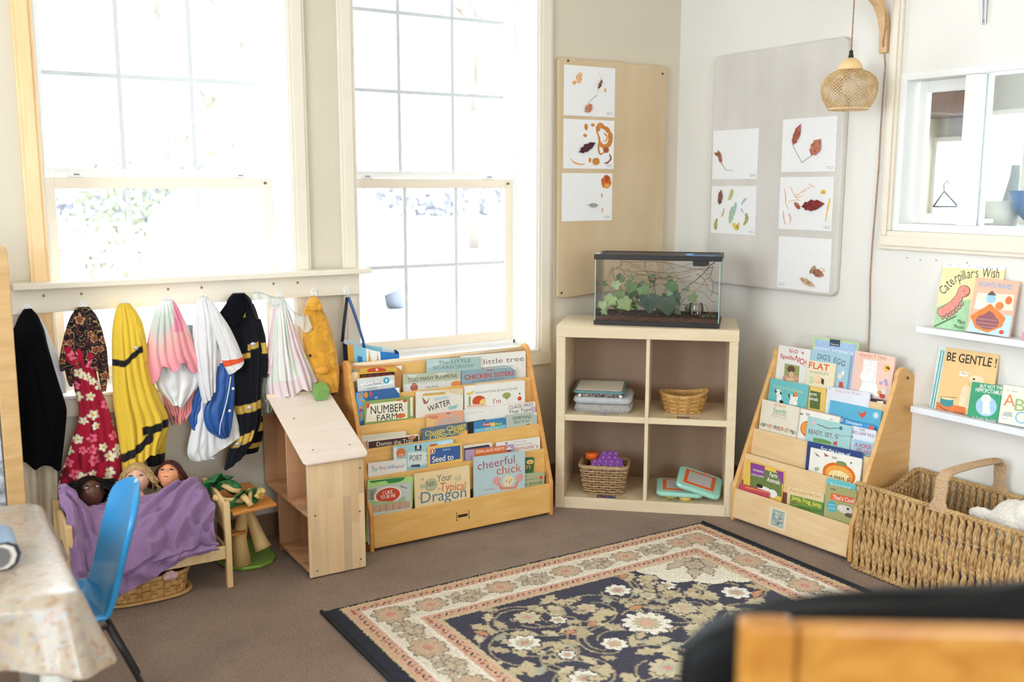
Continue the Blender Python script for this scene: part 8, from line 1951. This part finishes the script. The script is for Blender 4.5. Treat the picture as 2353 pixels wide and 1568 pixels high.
def wing(name, pts, y, seed):
    # sheer wing stretched between a top and a bottom wire
    top, bot = pts; b = MB()
    def fn(a, c): k = a*(len(top)-1); i = min(int(k), len(top)-2); f = k-i; x0_, z0_ = lerp(top[i][0], top[i+1][0], f), lerp(top[i][1], top[i+1][1], f); x1_, z1_ = lerp(bot[i][0], bot[i+1][0], f), lerp(bot[i][1], bot[i+1][1], f); return (lerp(x0_, x1_, c), y+.006*math.sin(a*17+seed)+.004*math.sin(c*9), lerp(z0_, z1_, c))
    b.grid(fn, 40, 20, wm, colfn=lambda a, c: lin('#E2E8E2')); b.build(name, t)
    w_ = MB(); w_.tube([(x, y-.002, z) for x, z in top], .0011, mat('#8FA39A', .4, 0), 5); w_.build('wire', t)
wing('wing', ([(1.1369,1.0428),(1.1505,1.0454),(1.1742,1.0407),(1.1978,1.0293),(1.2217,1.0211),(1.2459,1.0163)], [(1.1352,1.0026),(1.1518,.9914),(1.1724,.9935),(1.1962,.9852),(1.2165,.9737),(1.2376,.9792)]), 3.728, 1)
wing('wing', ([(1.2462,1.0206),(1.2697,.9919),(1.2932,.9594),(1.314,.9442),(1.3354,.941),(1.35,.9487),(1.363,.9025),(1.366,.8848)], [(1.2557,.9927),(1.2789,.9535),(1.3023,.9139),(1.3197,.8987),(1.3295,.8701),(1.3332,.8733),(1.344,.876),(1.3548,.8752)]), 3.715, 2)
# --- furry yellow duck costume
FUR = mat('#D99A28', .95, .16, 40, .8, 170, sheen=.5, name='yellow_fur')
t = costume('yellow_furry_costume', 'yellow furry costume with an orange bill on the seventh hook, left of the tote bag', 'costume', 1.44, 1.0)
o = drape('body', t, [(.9721,1.351,1.42),(.9295,1.346,1.4409),(.8761,1.3407,1.4616),(.8133,1.3441,1.4766),(.7499,1.3584,1.4861),(.6951,1.3749,1.4903),(.649,1.3993,1.4852),(.6215,1.4133,1.4769)], 3.755, FUR, .05, 2, .012, 3, nr=70, na=110, mods=(('SUBSURF', dict(levels=1, render_levels=1)), ('DISPLACE', dict(texture=tx, strength=.008, texture_coords='LOCAL'))))
drape('hood', t, [(1.0131,1.3775,1.3992),(.9974,1.3661,1.4097),(.9799,1.3584,1.4201),(.9625,1.3506,1.4269)], 3.745, FUR, .03, 2, .006, 3)
b = MB(); b.ball((([(1.3971,.7211)])[0][0], 3.694, ([(1.3971,.7211)])[0][1]), (.030, .016, .018), mat('#E09A34', .6, .05, 30, name='orange_felt'), 16); b.build('bill', t)
b = MB(); e_ = ([(1.3518,.7821)])[0]; b.ball((e_[0], 3.704, e_[1]), (.006, .004, .006), mat('#151210', .2, 0), 10); b.build('eye', t)
b = MB(); b.ball((([(1.4467,.6105)])[0][0], 3.745, ([(1.4467,.6105)])[0][1]), (.020, .014, .010), mat('#151210', .6, 0), 10); b.build('dark_foot', t)
# --- tote bag standing behind the rack, straps on the last hook
t = costume('tote_bag', 'blue, white and orange geometric tote bag with navy straps on the rightmost hook', 'bag', 1.62, .74)
NV = mat('#22263F', .6, .05); NB = mat('#3F5F92', .5, .05)
sA = [(1.5536,.995),(1.5442,.9304),(1.5348,.8675),(1.5275,.8115)]; sB = [(1.5574,.9948),(1.5754,.9465),(1.5971,.8811),(1.6187,.8077),(1.6219,.7741)]
b = MB()
b.tube([(x, 3.80, z) for x, z in sA], .0085, NV, 8, flat=.75); b.build('strap', t)
b = MB(); b.tube([(x, 3.795, z) for x, z in sB], .0085, NB, 8, flat=.75); b.build('strap', t)
def totecol(a, c):
    for (x0_, x1_, z0_, z1_, h) in ((.30, .42, .35, .85, '#2B7AB8'), (.0, .10, .0, .0, '#fff')):
        if x0_-.12 < a < x1_-.14 and z0_ < c < z1_: return lin(h)
    if a < .12: return lin('#E0A040')
    if a < .36: return lin('#8FC7D8')
    if a < .62:
        q = (a-.36)/.26; 
        if abs(q-.2) < (c)*.25 or abs(q-.78) < (c)*.2: return lin('#E3A84A')
        return lin('#EEECE6')
    q = (a-.62)/.38
    return lin('#2C7CC4') if c < .9-.9*q+.25 else lin('#2E4C9C')
lo = [(1.5345,.7066),(1.7795,.6831)]; hi = [(1.5333,.8024),(1.7868,.7395)]
b = MB(); VV = vcol('coated_print', .35, 0)
x0_, x1_ = lo[0][0], lo[1][0]-.01
def bag(a, c):
    z = lerp(lerp(hi[0][1], hi[1][1], a), .50, c); return (lerp(x0_, x1_, a), 3.765+.004*math.sin(a*7)-.01*math.sin(c*3), z+.003*math.sin(a*9)*(1-c))
def bagb(a, c): p = bag(a, c); return (p[0]+.004, p[1]+.055, p[2]+.014*(1-c))
b.grid(bag, 150, 60, VV, colfn=lambda a, c: totecol(a, min(1, c*2.6))); b.grid(bagb, 60, 30, VV, colfn=lambda a, c: lin('#8FC7D8') if .4 < a < .75 else lin('#DDE6E6')); b.build('bag_body', t, mods=[('SOLIDIFY', dict(thickness=.0015))])
b = MB()
for a in (0, 1): b.grid(lambda u, v: tuple(lerp(bag(a, v)[i], bagb(a, v)[i], u)+(.0 if i != 0 else (-.01 if a == 0 else .008)*math.sin(u*3.14)) for i in range(3)), 8, 20, VV, colfn=lambda u, v: lin('#2B3A7A') if a else lin('#22263F'))
b.build('gusset', t)
